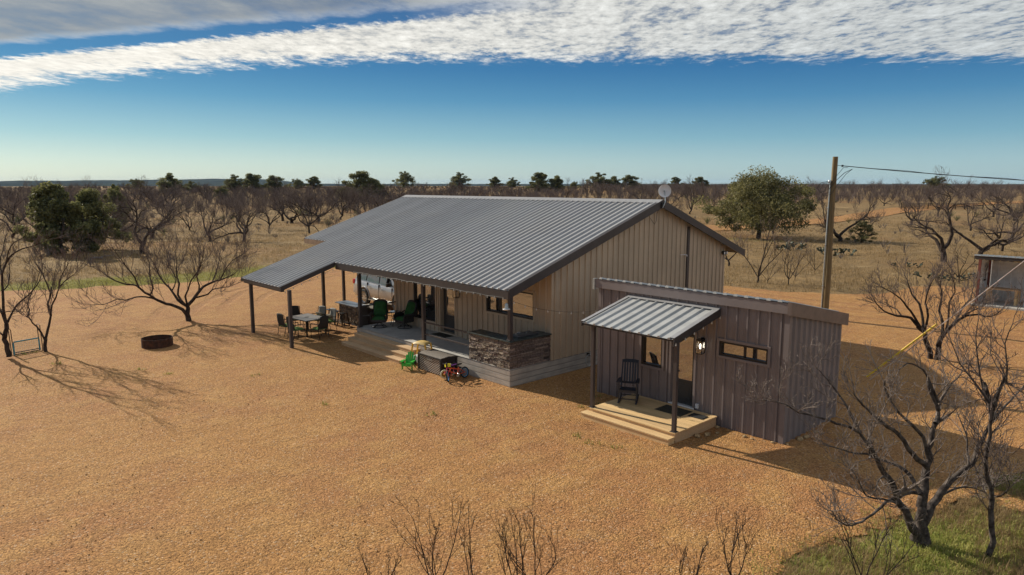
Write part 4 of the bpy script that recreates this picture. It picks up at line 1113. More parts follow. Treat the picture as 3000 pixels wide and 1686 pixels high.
def kid_chair():
    c = thing('kids_chair', 'bright green plastic slatted garden chair for a child at the foot of the steps', 'chair', (-4.12, -1.12, 0.02), R(33))
    m = M['lawnplastic']
    for sx in (-1, 1):
        l = MB(); l.prism([(sx * 0.17, -0.17, 0), (sx * 0.17, -0.11, 0), (sx * 0.17, -0.09, 0.28), (sx * 0.17, -0.19, 0.28)], (sx * 0.03, 0, 0)); l.build('front_leg', m, c, bevel=0.005)
        l = MB(); l.prism([(sx * 0.16, 0.20, 0), (sx * 0.16, 0.25, 0), (sx * 0.16, -0.05, 0.26), (sx * 0.16, -0.12, 0.24)], (sx * 0.03, 0, 0)); l.build('back_leg', m, c, bevel=0.005)
        a = MB(); a.prism([(sx * 0.13, -0.22, 0.285), (sx * 0.25, -0.22, 0.285), (sx * 0.24, 0.10, 0.285), (sx * 0.15, 0.13, 0.285)], (0, 0, 0.025)); a.build('armrest', m, c, bevel=0.005)
    s = MB()
    for k in range(5): s.box(-0.165, 0.165, -0.20 + k * 0.06, -0.20 + k * 0.06 + 0.052, 0.21 - k * 0.014, 0.232 - k * 0.014)
    s.box(-0.165, 0.165, -0.205, -0.185, 0.13, 0.225); s.build('seat', m, c, bevel=0.004)
    b = MB()
    for k in range(5):
        x = -0.128 + k * 0.064; top = 0.60 - 0.035 * (k - 2) ** 2
        b.prism([(x - 0.029, 0.07, 0.17), (x + 0.029, 0.07, 0.17), (x * 1.25 + 0.032, 0.23, top - 0.02), (x * 1.25, 0.235, top), (x * 1.25 - 0.032, 0.23, top - 0.02)], (0, 0.02, -0.004))
    b.bar((-0.15, 0.14, 0.32), (0.15, 0.14, 0.32), 0.02, 0.04); b.build('backrest', m, c, bevel=0.003)
kid_chair()

def toy_car():
    t = thing('toy_car', 'yellow roofed ride-on toy car half hidden behind the woven storage box', 'toy', (-4.33, -0.38, 0.02), R(20))
    s = MB(); s.prism([(-0.30, -0.19, 0.06), (0.30, -0.19, 0.06), (0.34, -0.19, 0.16), (0.30, -0.19, 0.30), (-0.28, -0.19, 0.34), (-0.34, -0.19, 0.20)], (0, 0.38, 0)); s.build('body', M['white'], t, bevel=0.04)
    s = MB(); s.grid(lambda u, v: ((u - 0.5) * 0.58, (v - 0.5) * 0.42, 0.78 + 0.09 * (max(0, 1 - (2 * u - 1) ** 2)) ** 0.6 * (max(0, 1 - (2 * v - 1) ** 4)) ** 0.5), 14, 10); s.grid(lambda u, v: ((0.5 - u) * 0.58, (v - 0.5) * 0.42, 0.775 - 0.0 * v), 2, 2)
    s.build('roof', mat('pale_yellow_plastic', (0.72, 0.52, 0.20), 0.4), t, smooth=True)
    for (x, y, b) in ((-0.27, -0.18, -0.34), (-0.27, 0.18, -0.34), (0.25, -0.18, 0.31), (0.25, 0.18, 0.31)):
        p = MB(); p.tube([(b, y, 0.22), ((b + x) / 2 + 0.02 * (1 if x > 0 else -1), y, 0.55), (x, y, 0.79)], [0.034, 0.032, 0.036], 8); p.build('roof_pillar', M['yellow'], t, smooth=True)
    for x in (-0.22, 0.22):
        for y in (-0.20, 0.20):
            w = MB(); w.lathe([(0, -0.03), (0.09, -0.03), (0.10, 0), (0.09, 0.03), (0, 0.03)], n=16, M4=Matrix.Translation((x, y, 0.10)) @ Matrix.Rotation(R(90), 4, 'X')); w.build('wheel', M['rubber'], t, smooth=True)
toy_car()

def kids_bike(loc, rz, lean, r, wb, paint, fork, tyre_f, rim_f, seat_m, grip_m, label, steer, hand=True):
    """bicycle pointing to -y"""
    k = thing('kids_bike', label, 'bicycle', loc, rz, "children's bikes beside the storage box")
    k.rotation_euler = (0, lean, rz)
    def wheel(y, tm, rm, st):
        mt = Matrix.Translation((0, y, r)) @ Matrix.Rotation(st, 4, 'Z') @ Matrix.Rotation(R(90), 4, 'Y')
        w = MB(); tr = 0.026
        for i in range(1):
            prof = [(r - tr + tr * math.cos(a), tr * math.sin(a)) for a in [2 * math.pi * q / 8 for q in range(9)]]
            w.lathe(prof, n=28, M4=mt)
        wo = w.build('wheel', tm, k, smooth=True)
        q = MB(); q.lathe([(r - 0.060, -0.012), (r - 0.040, -0.014), (r - 0.040, 0.014), (r - 0.060, 0.012), (r - 0.060, -0.012)], n=28, M4=mt)
        q.lathe([(0, -0.03), (0.022, -0.03), (0.022, 0.03), (0, 0.03)], n=10, M4=mt)
        for i in range(14):
            a = 2 * math.pi * i / 14; q.tube([mt @ Vector((0.02 * math.cos(a), 0.02 * math.sin(a), 0.015 * (-1) ** i)), mt @ Vector(((r - 0.05) * math.cos(a + 0.2), (r - 0.05) * math.sin(a + 0.2), 0))], 0.0022, 4)
        q.build('rim', rm, wo)
    wheel(wb / 2, M['rubber'], M['blue'] if rim_f == M['blue'] else M['silver'], 0); wheel(-wb / 2, tyre_f, rim_f, steer)
    f = MB(); bb = (0, 0.08 * wb, r * 0.95); st = (0, 0.18 * wb, r * 2.15); hd = (0, -0.30 * wb, r * 2.3); hl = (0, -0.34 * wb, r * 1.75); ra = (0, wb / 2, r)
    f.tube([st, bb], 0.015, 8); f.tube([hd, hl], 0.02, 8); f.tube([bb, hl], 0.018, 8); f.tube([(0, 0.15 * wb, r * 1.8), hd], 0.016, 8)
    for sx in (-0.04, 0.04): f.tube([(sx, ra[1], ra[2]), (sx * 0.5, bb[1], bb[2])], 0.010, 6); f.tube([(sx, ra[1], ra[2]), (sx * 0.4, st[1], st[2] - 0.05)], 0.009, 6)
    f.build('frame', paint, k, smooth=True)
    rm = Matrix.Translation(hl) @ Matrix.Rotation(steer, 4, 'Z') @ Matrix.Translation((-hl[0], -hl[1], -hl[2]))
    f = MB()
    for sx in (-0.05, 0.05): f.tube([rm @ Vector((sx, -wb / 2, r)), rm @ Vector((sx, -wb * 0.40, r * 1.6)), rm @ Vector((sx * 0.3, hl[1], hl[2] + 0.01))], 0.012, 6)
    f.build('fork', fork, k, smooth=True)
    f = MB(); top = Vector((0, -0.28 * wb, r * 2.75))
    f.tube([rm @ Vector(hd), rm @ top], 0.012, 6)
    f.tube([rm @ (top + Vector((-0.22, 0.06, 0.06))), rm @ (top + Vector((-0.12, -0.01, 0.06))), rm @ (top + Vector((-0.04, 0, 0))), rm @ (top + Vector((0.04, 0, 0))), rm @ (top + Vector((0.12, -0.01, 0.06))), rm @ (top + Vector((0.22, 0.06, 0.06)))], 0.011, 6)
    hb = f.build('handlebar', M['black'], k, smooth=True)
    for sx in (-1, 1):
        f = MB(); f.tube([rm @ (top + Vector((sx * 0.15, 0.012, 0.06))), rm @ (top + Vector((sx * 0.24, 0.07, 0.06)))], 0.017, 8); f.build('grip', grip_m, hb, smooth=True)
    if hand:
        f = MB(); mt = rm @ Matrix.Translation(top + Vector((0, -0.06, 0.02))); f.box(-0.05, 0.05, -0.01, 0.01, -0.06, 0.06, mt); f.build('number_plate', mat('lemon_plastic', (0.75, 0.68, 0.05), 0.4), hb, bevel=0.004)
    f = MB(); f.tube([st, (0, 0.2 * wb, r * 2.5)], 0.010, 6); f.prism([(-0.02, -0.08 * wb, r * 2.5), (0.02, -0.08 * wb, r * 2.5), (0.075, 0.26 * wb, r * 2.52), (0.06, 0.34 * wb, r * 2.56), (-0.06, 0.34 * wb, r * 2.56), (-0.075, 0.26 * wb, r * 2.52)], (0, 0, 0.035)); f.build('saddle', seat_m, k, bevel=0.01)
    f = MB(); f.lathe([(0, -0.008), (0.05, -0.008), (0.05, 0.008), (0, 0.008)], n=14, M4=Matrix.Translation((0.04, bb[1], bb[2])) @ Matrix.Rotation(R(90), 4, 'Y'))
    f.bar((0.055, bb[1], bb[2]), (0.055, bb[1] - 0.09, bb[2] - 0.05), 0.012, 0.02); f.box(0.06, 0.13, bb[1] - 0.12, bb[1] - 0.06, bb[2] - 0.062, bb[2] - 0.042)
    f.bar((-0.055, bb[1], bb[2]), (-0.055, bb[1] + 0.09, bb[2] + 0.05), 0.012, 0.02); f.box(-0.13, -0.06, bb[1] + 0.06, bb[1] + 0.12, bb[2] + 0.042, bb[2] + 0.062)
    f.build('crank', M['silver'], k)
    f = MB(); f.tube([(-0.05, 0.30 * wb, r * 0.9), (-0.14, 0.36 * wb, 0.02)], 0.008, 6); f.build('kickstand', M['silver'], k)
kids_bike((-1.83, -0.74, 0.012), R(4), R(-9), 0.195, 0.76, M['orange'], M['red'], M['rubber'], M['blue'], M['black'], M['black'], "red and orange child's bike with a blue rimmed front wheel", R(38))
kids_bike((-2.20, -0.64, 0.012), R(-3), R(-10), 0.155, 0.62, M['pink'], M['pink'], M['cream'], M['yellow'], M['purple'], M['white'], "pink child's bike with a cream front tyre behind the orange bike", R(-15), True)

def fire_ring():
    f = thing('fire_ring', 'rusty steel fire ring standing on the gravel near the bare yard tree', 'fire ring', (-14.13, -6.58, 0))
    s = MB(); s.lathe([(0.585, -0.03), (0.585, 0.35), (0.575, 0.35), (0.575, 0.02)], n=48); s.build('ring_wall', M['rust'], f, smooth=True)
    s = MB(); s.lathe([(0, 0.03), (0.3, 0.035), (0.574, 0.02)], n=24); s.build('ash', M['soot'], f)
fire_ring()

def gate():
    g = thing('gate_panel', 'low teal pipe gate panel with two tall brown hoops between the two left trees', 'gate', (-16.14, -10.70, 0))
    a = Vector((0.14, -0.45, 0.03)); b = Vector((-0.16, 0.42, 0.03)); up = Vector((-0.05, 0, 0.50))
    f = MB(); f.tube([a, a + up * 0.9, a + up + (b - a) * 0.04, b + up - (b - a) * 0.02, b + up * 0.92, b], 0.028, 8); f.build('frame', M['teal'], g, smooth=True)
    f = MB(); f.tube([a + Vector((0.02, 0, 0.02)), b + Vector((0.02, 0, 0.02))], 0.02, 8); f.tube([a + Vector((-0.16, 0, 0.06)), b + Vector((-0.16, 0.05, 0.06))], 0.016, 8)
    f.tube([a, a + Vector((-0.16, 0, 0.05))], 0.014, 6); f.tube([b, b + Vector((-0.16, 0.05, 0.05))], 0.014, 6); f.build('bottom_rail', M['black'], g, smooth=True)
    f = MB()
    for k in range(1, 12): q = a + (b - a) * k / 12; f.tube([q, q + up], 0.003, 4)
    for k in range(1, 7): f.tube([a + up * k / 7, b + up * k / 7], 0.003, 4)
    f.build('wire_mesh', M['galv'], g)
    m = mat('brown_pipe', (0.07, 0.035, 0.02), 0.6, 0.2)
    for (x, y, h, dx) in ((-0.10, -0.50, 1.0, 0.10), (-0.32, 0.47, 1.03, 0.24)):
        f = MB(); f.tube([(x - dx / 2, y, -0.05), (x - dx / 2 - 0.03, y - 0.03, h), (x - 0.02, y - 0.01, h + 0.03), (x + dx / 2 - 0.03, y + 0.03, h - 0.01), (x + dx / 2 + 0.03, y + 0.05, -0.05)], 0.016, 8); f.build('hoop', m, g, smooth=True)
gate()

def lantern(name, label, loc, lit):
    l = thing(name, label, 'lantern', loc)
    w, d, h = 0.085, 0.085, 0.36
    f = MB(); f.box(-0.06, 0.06, 0.10, 0.14, -0.05, 0.17); f.box(-0.02, 0.02, 0.02, 0.11, 0.10, 0.13)
    f.box(-w, w, -d, d, 0.10, 0.125); f.box(-w, w, -d, d, -0.26, -0.24)
    for sx in (-1, 1):
        for sy in (-1, 1): f.box(sx * w - 0.008, sx * w + 0.008, sy * d - 0.008, sy * d + 0.008, -0.24, 0.10)
    f.prism([(-w, -d, 0.126), (w, -d, 0.126), (w, d, 0.126), (-w, d, 0.126)], (0, 0, 0.02)); f.build('frame', M['black'], l)
    g = MB()
    for s in (-1, 1): g.box(-w + 0.01, w - 0.01, s * d - 0.001, s * d + 0.001, -0.24, 0.10); g.box(s * w - 0.001, s * w + 0.001, -d + 0.01, d - 0.01, -0.24, 0.10)
    g.build('glass', M['clear'], l)
    b = MB(); b.lathe([(0, -0.13), (0.018, -0.12), (0.030, -0.08), (0.030, -0.05), (0.014, -0.005), (0.012, 0.02), (0, 0.02)], n=12); b.build('bulb', M['lit'] if lit else M['bulb'], l, smooth=True)
    b = MB(); b.tube([(0, 0, 0.02), (0, 0, 0.10)], 0.014, 8); b.build('socket', M['black'], l)
lantern('wall_lantern', 'lit black box lantern on the brown cabin wall beside its door', (5.98, 1.585, 2.20), True)
lantern('wall_lantern', 'black box lantern, not lit, on the tan porch wall beside the house door', (-5.02, 1.755, 2.42), False)

def satellite():
    s = thing('satellite_dish', 'round white dish antenna on a short mast at the roof peak', 'dish', (0.34, 7.66, 5.86))
    d = Vector((0.74, -0.64, 0.06)).normalized(); mt = Matrix.Translation((0.02, 0.0, 0.42)) @ d.to_track_quat('Z', 'Y').to_matrix().to_4x4()
    m = MB(); m.lathe([(0.0, -0.075), (0.10, -0.06), (0.19, -0.02), (0.235, 0.02), (0.245, 0.03), (0.245, 0.015), (0.2, -0.035), (0.0, -0.095)], n=36, M4=mt); m.build('reflector', M['white'], s, smooth=True)
    m = MB(); m.lathe([(0, -0.075), (0.03, -0.07), (0.02, 0.06), (0, 0.06)], n=12, M4=mt); m.build('feed', M['galv'], s)
    m = MB(); m.tube([(0.02, -0.10, -0.22), (0.05, -0.05, -0.10), (0.05, 0.02, 0.02), (0.0, 0.05, 0.40)], 0.02, 8); m.build('mast', M['galv'], s, smooth=True)
    m = MB(); m.box(-0.02, 0.03, -0.17, 0.02, -0.22, -0.02); m.tube([(0.03, -0.1, -0.18), (0.05, 0.0, 0.0)], 0.012, 6); m.build('bracket', M['black'], s)
    c = MB(); c.tube([(-0.27, -0.45, -0.62), (-0.24, -0.35, -0.75), (-0.24, -0.22, -0.85), (-0.25, -0.10, -0.72), (-0.27, -0.05, -0.45), (-0.2, -0.04, -0.3)], 0.008, 5); c.build('cable', M['cable'], s, smooth=True)
satellite()

def floodlight():
    f = thing('floodlight', 'small black twin floodlight under the rear eave at the gable corner', 'floodlight', (0.06, 12.55, 3.60))
    b = MB(); b.box(-0.02, 0.05, -0.06, 0.06, -0.05, 0.06); b.build('base', M['black'], f)
    for y in (-0.10, 0.10):
        b = MB(); b.box(0.04, 0.13, y - 0.06, y + 0.06, -0.09, 0.05); b.build('lamp_head', M['black'], f, bevel=0.01)
        b = MB(); b.box(0.131, 0.136, y - 0.045, y + 0.045, -0.07, 0.03); b.build('lens', M['white'], f)
floodlight()

def bird_feeder():
    f = thing('bird_feeder', 'clear hummingbird feeder hanging from the porch eave by the corner post', 'bird feeder', (0.06, -0.20, 2.60))
    b = MB(); b.lathe([(0, 0.03), (0.055, 0.03), (0.058, 0.05), (0.055, 0.17), (0.03, 0.20), (0.015, 0.21), (0, 0.21)], n=20); b.build('bottle', mat('pale_blue_glass', (0.45, 0.55, 0.60), 0.08), f, smooth=True)
    b = MB(); b.lathe([(0, 0), (0.11, 0.0), (0.12, 0.012), (0.11, 0.03), (0, 0.035)], n=24); b.build('tray', M['white'], f, smooth=True)
    b = MB(); b.tube([(0, 0, 0.21), (0, 0.02, 0.30), (0.0, 0.08, 0.36)], 0.004, 5); b.build('hook', M['black'], f)
bird_feeder()

def string_lights():
    s = thing('string_lights', 'string of small white globe bulbs along the porch eave and across to the cabin', 'string lights', (0, 0, 0))
    pts = []
    for k in range(26): pts.append((-9.1 + k * (9.1 / 26), -0.345, 2.99 - 0.015 * math.sin(k * 1.9)))
    a, b = Vector((0.05, -0.33, 3.0)), Vector((3.42, 0.75, 2.96))
    for k in range(10):
        u = k / 9.0; p = a.lerp(b, u); p.z -= 0.30 * 4 * u * (1 - u) * 0.85; pts.append(tuple(p))
    w = MB(); w.tube(pts, 0.006, 5); w.build('wire', M['cable'], s)
    e = []
    for k in range(6): e.append((6.52, -0.38 + k * 0.40, 2.62 + k * 0.085))
    w = MB(); w.tube(e, 0.006, 5); w.build('wire', M['cable'], s)
    e2 = []
    for k in range(7): e2.append((-10.66, -2.6 + k * 0.36, roof_z(-2.6 + k * 0.36) - 0.22))
    w = MB(); w.tube(e2, 0.006, 5); w.build('wire', M['cable'], s)
    proto = MB(); proto.tube([(0, 0, 0.0), (0, 0, -0.03)], 0.012, 6); proto.lathe([(0, -0.075), (0.014, -0.07), (0.021, -0.055), (0.019, -0.04), (0.012, -0.03), (0, -0.03)], n=10)
    po = proto.build('bulb', M['bulb'], s, smooth=True); po.location = pts[0]
    for p in pts[1:] + e + e2:
        c = po.copy(); C.objects.link(c); c.parent = s; c.location = p
string_lights()

# ------------------------------------------------------------------ silver car
def car():
    c = thing('parked_suv', 'large silver sport utility vehicle parked beyond the porch', 'car', (-15.65, 5.86, 0.01))
    c.scale = (1.06, 1.0, 1.08)
    HW = 1.0
    st = [(-2.66, 0.55, 0.95, 0.84), (-2.60, 0.42, 1.12, 0.92), (-2.35, 0.36, 1.20, 0.97), (-1.8, 0.33, 1.20, 1.0), (-1.0, 0.31, 1.18, 1.0), (0.0, 0.31, 1.16, 1.0), (0.9, 0.31, 1.14, 1.0),
          (1.25, 0.32, 1.15, 0.99), (1.8, 0.34, 1.13, 0.98), (2.3, 0.36, 1.06, 0.94), (2.58, 0.40, 0.96, 0.84), (2.64, 0.5, 0.85, 0.74)]
    V = []; sec = 12
    for (x, zb, zt, w) in st:
        h = zt - zb
        pr = [(w * 0.90, zb), (w * 0.98, zb + h * 0.12), (w, zb + h * 0.42), (w * 0.995, zb + h * 0.68), (w * 0.96, zb + h * 0.90), (w * 0.90, zt)]
        V.append([(x, y, z) for y, z in pr] + [(x, -y, z) for y, z in pr[::-1]])
    b = MB(); n = len(V[0]); flatV = [p for r in V for p in r]; F = []
    for i in range(len(V) - 1):
        for j in range(n): F.append((i * n + j, i * n + (j + 1) % n, (i + 1) * n + (j + 1) % n, (i + 1) * n + j))
    F.append(tuple(range(n))); F.append(tuple((len(V) - 1) * n + j for j in range(n))[::-1])
    b.mesh(flatV, F)
    # cabin
    cs = [(-2.42, 1.16, 1.20, 0.80), (-2.30, 1.17, 1.55, 0.80), (-2.05, 1.17, 1.84, 0.76), (-1.5, 1.16, 1.90, 0.765), (-0.5, 1.15, 1.92, 0.77), (0.45, 1.14, 1.88, 0.76), (0.80, 1.13, 1.76, 0.77), (1.55, 1.12, 1.14, 0.84)]
    V2 = [[(x, 0.93, zb - 0.03), (x, 0.93 - (zt - zb) * 0.17 - 0.02, zt - 0.10 if zt - zb > 0.3 else zt - 0.02), (x, tw - 0.10, zt), (x, -(tw - 0.10), zt), (x, -(0.93 - (zt - zb) * 0.17 - 0.02), zt - 0.10 if zt - zb > 0.3 else zt - 0.02), (x, -0.93, zb - 0.03)] for (x, zb, zt, tw) in cs]
    n2 = 6; F2 = []
    for i in range(len(V2) - 1):
        for j in range(n2 - 1): F2.append((i * n2 + j, i * n2 + j + 1, (i + 1) * n2 + j + 1, (i + 1) * n2 + j))
    F2.append(tuple(range(n2)))
    b.mesh([p for r in V2 for p in r], F2)
    body = b.build('body', M['carpaint'], c, smooth=True)
    sy = lambda z: -(0.93 - max(0, z - 1.15) * 0.17) + 0.006
    for nm, P in (('window', [(-2.26, 1.27), (-1.30, 1.235), (-1.26, 1.73), (-1.98, 1.76), (-2.16, 1.62)]), ('window', [(-1.20, 1.23), (-0.08, 1.20), (-0.08, 1.76), (-1.16, 1.745)]), ('window', [(0.02, 1.195), (1.10, 1.165), (0.62, 1.72), (0.02, 1.755)])):
        for s in (1, -1):
            w = MB(); w.prism([(x, s * (sy(z) - 0.022), z) for x, z in P], (0, s * 0.012, 0)); w.build(nm, M['carglass'], c)
    w = MB(); w.prism([(0.86, 0.70, 1.72), (0.86, -0.70, 1.72), (1.52, -0.80, 1.18), (1.52, 0.80, 1.18)], (0.03, 0, 0.03)); w.build('windshield', M['carglass'], c)
    w = MB(); w.box(-2.5, 1.1, -1.012, -1.004, 0.985, 1.0) if False else w.box(-2.2, 2.0, -1.0, -0.99, 0.30, 0.335); w.box(-1.9, 1.2, -1.03, -0.93, 0.30, 0.36); w.build('running_board', M['galv'], c)
    w = MB(); w.box(-0.035, -0.025, -1.004, -0.9, 0.40, 1.14); w.box(1.16, 1.17, -1.003, -0.9, 0.40, 1.10); w.box(-1.12, -1.11, -1.002, -0.9, 0.95, 1.16); w.build('door_seam', M['dark'], c)
    for x in (-0.92, 0.18):
        w = MB(); w.box(x - 0.12, x + 0.12, -1.03, -0.995, 0.985, 1.02); w.build('door_handle', M['silver'], c, bevel=0.008)
    for s in (-1, 1):
        w = MB(); w.box(1.02, 1.18, s * 1.14 - 0.12, s * 1.14 + 0.12, 1.17, 1.36); w.box(1.06, 1.14, min(s * 0.9, s * 1.04), max(s * 0.9, s * 1.04), 1.18, 1.24); w.build('mirror', M['black'], c, bevel=0.03)
        w = MB(); w.box(-2.655, -2.44, s * 0.86 - 0.085, s * 0.86 + 0.085, 0.96, 1.20); w.build('tail_light', M['tail'], c, bevel=0.03)
        w = MB(); w.box(2.45, 2.60, s * 0.72 - 0.16, s * 0.72 + 0.16, 0.80, 0.94); w.build('headlight', M['white'], c, bevel=0.03)
        for x in (-1.40, 1.67):
            a = MB(); a.lathe([(0, 0.0), (0.47, 0.0), (0.47, 0.01), (0, 0.01)], n=28, M4=Matrix.Translation((x, s * 1.004, 0.42)) @ Matrix.Rotation(R(90), 4, 'X')); a.build('wheel_well', M['dark'], c)
            a = MB(); a.tube([(x + 0.50 * math.cos(q), s * 1.0, 0.42 + 0.50 * math.sin(q)) for q in [math.pi * k / 14 - 0.15 + k * 0.3 / 14 for k in range(15)]], 0.035, 6); a.build('arch_trim', M['carpaint'], c, smooth=True)
            mt = Matrix.Translation((x, s * 0.93, 0.40)) @ Matrix.Rotation(R(90) * s, 4, 'X')
            w = MB(); w.lathe([(0.28, -0.12), (0.37, -0.12), (0.40, -0.07), (0.40, 0.07), (0.37, 0.12), (0.28, 0.12), (0.28, -0.12)], n=32, M4=mt); wo = w.build('wheel', M['rubber'], c, smooth=True)
            w = MB(); w.lathe([(0.262, -0.1), (0.284, -0.11), (0.284, 0.11), (0.262, 0.10)], n=32, M4=mt); w.lathe([(0, -0.105), (0.06, -0.10), (0.06, -0.05), (0, -0.05)], n=14, M4=mt)
            for k in range(13):
                q = 2 * math.pi * k / 13; u = Vector((math.cos(q), math.sin(q), 0)); v = Vector((-math.sin(q), math.cos(q), 0))
                w.prism([mt @ (u * 0.05 + v * 0.012 + Vector((0, 0, -0.10))), mt @ (u * 0.05 - v * 0.012 + Vector((0, 0, -0.10))), mt @ (u * 0.272 - v * 0.026 + Vector((0, 0, -0.095))), mt @ (u * 0.272 + v * 0.026 + Vector((0, 0, -0.095)))], mt.to_3x3() @ Vector((0, 0, 0.02)))
            w.build('rim', M['silver'], wo)
            w = MB(); w.lathe([(0, -0.05), (0.28, -0.05), (0.28, -0.045), (0, -0.045)], n=20, M4=mt); w.build('brake_backing', M['dark'], wo)
    w = MB(); w.box(-2.70, -2.45, -0.90, 0.90, 0.46, 0.70); w.build('rear_bumper', M['carpaint'], c, bevel=0.05)
    w = MB()
    for s in (-1, 1): w.tube([(-1.9, s * 0.66, 1.93), (-1.8, s * 0.66, 1.96), (-0.1, s * 0.66, 1.97), (0.1, s * 0.66, 1.92)], 0.018, 6)
    w.build('roof_rail', M['silver'], c, smooth=True)
car()

# ------------------------------------------------------------------ power pole, wires, shed
def tagmesh(o, label, cat, group=None): return tag(o, label, cat, group)
PX, PY = 1.74, 19.32
def pole():
    p = thing('utility_pole', 'tall weathered wooden utility pole behind the brown cabin', 'pole', (PX, PY, 0))
    q = MB(); q.tube([(0, 0, -0.3), (0.03, 0, 2), (0.0, 0, 5), (0.02, 0, 7.83)], [0.155, 0.15, 0.13, 0.118], 16); q.build('shaft', M['polewood'], p, smooth=True)
    q = MB(); q.tube([(-0.13, -0.12, -0.2), (-0.12, -0.12, 4), (-0.10, -0.11, 6.55)], 0.035, 8); q.build('conduit', M['galv'], p, smooth=True)
    for z in (1.6, 3.6, 5.4):
        q = MB(); q.box(-0.18, -0.06, -0.17, -0.06, z, z + 0.03); q.build('strap', M['silver'], p)
    q = MB(); q.lathe([(0, 0.10), (0.06, 0.09), (0.085, 0.02), (0.07, -0.05), (0, -0.06)], (-0.12, -0.14, 6.63), n=12); q.build('weatherhead', M['galv'], p, smooth=True)
    q = MB(); q.tube([(0.11, 0.05, 7.42), (0.24, 0.16, 7.41)], 0.012, 6); q.lathe([(0, -0.05), (0.05, -0.04), (0.05, 0.04), (0, 0.05)], (0.29, 0.2, 7.40), n=10); q.build('insulator', M['black'], p, smooth=True)
    q = MB()
    b = Vector((0.62, 0.55, 7.25))
    q.tube([(-0.12, -0.16, 6.68), (-0.42, -0.34, 6.62), (-0.58, -0.44, 6.38), (-0.45, -0.33, 6.14), (-0.10, -0.18, 6.32), (0.20, -0.10, 6.75), (0.42, 0.2, 7.08), tuple(b)], 0.014, 6)
    q.tube([(-0.12, -0.16, 6.63), (-0.34, -0.29, 6.57), (-0.46, -0.37, 6.25), (-0.30, -0.25, 5.98), (-0.02, -0.17, 6.05), (0.22, -0.06, 6.5), (0.45, 0.25, 7.0), tuple(b)], 0.012, 6)
    q.tube([(-0.3, -0.24, 6.36), (-0.1, -0.18, 6.5), (0.14, -0.08, 6.9), (0.34, 0.22, 7.32), (0.48, 0.36, 7.33)], 0.011, 6)
    q.build('loop_cable', M['cable'], p, smooth=True)
pole()
def wires():
    b = Vector((PX + 0.3, PY + 0.2, 7.40)); e = Vector((34, 51, 7.0)); q = MB(); pts = []
    for k in range(31):
        u = k / 30; v = b.lerp(e, u); v.z -= 4 * 1.0 * u * (1 - u); pts.append(v)
    q.tube(pts, 0.020, 6)
    q.tube([p + Vector((0.02, 0, 0.035 * math.sin(i * 2.1) + 0.01)) for i, p in enumerate(pts[1:])], 0.010, 5)
    tag(q.build('service_wire', M['cable'], None, smooth=True), 'twisted black service wire sagging from the wooden pole to the right', 'wire')
    p2 = thing('utility_pole', 'second wooden utility pole that anchors the slanting guy wire', 'pole', (14.21, 13.01, 0))
    q = MB(); q.tube([(0, 0, -0.3), (0, 0, 8.4)], [0.155, 0.12], 14); q.build('shaft', M['polewood'], p2, smooth=True)
    a = Vector((7.37, 9.47, 0.0)); t = Vector((14.21, 13.01, 7.80)); w = thing('guy_wire', 'slanting steel guy wire with a yellow plastic guard on its lower part', 'guy wire', a)
    d = t - a; q = MB(); q.tube([(0, 0, -0.2), tuple(d)], 0.016, 6); q.build('cable', M['rope'], w, smooth=True)
    q = MB(); q.tube([tuple(d * 0.012), tuple(d * 0.262)], 0.034, 8); q.build('guard', M['guard'], w, smooth=True)
wires()

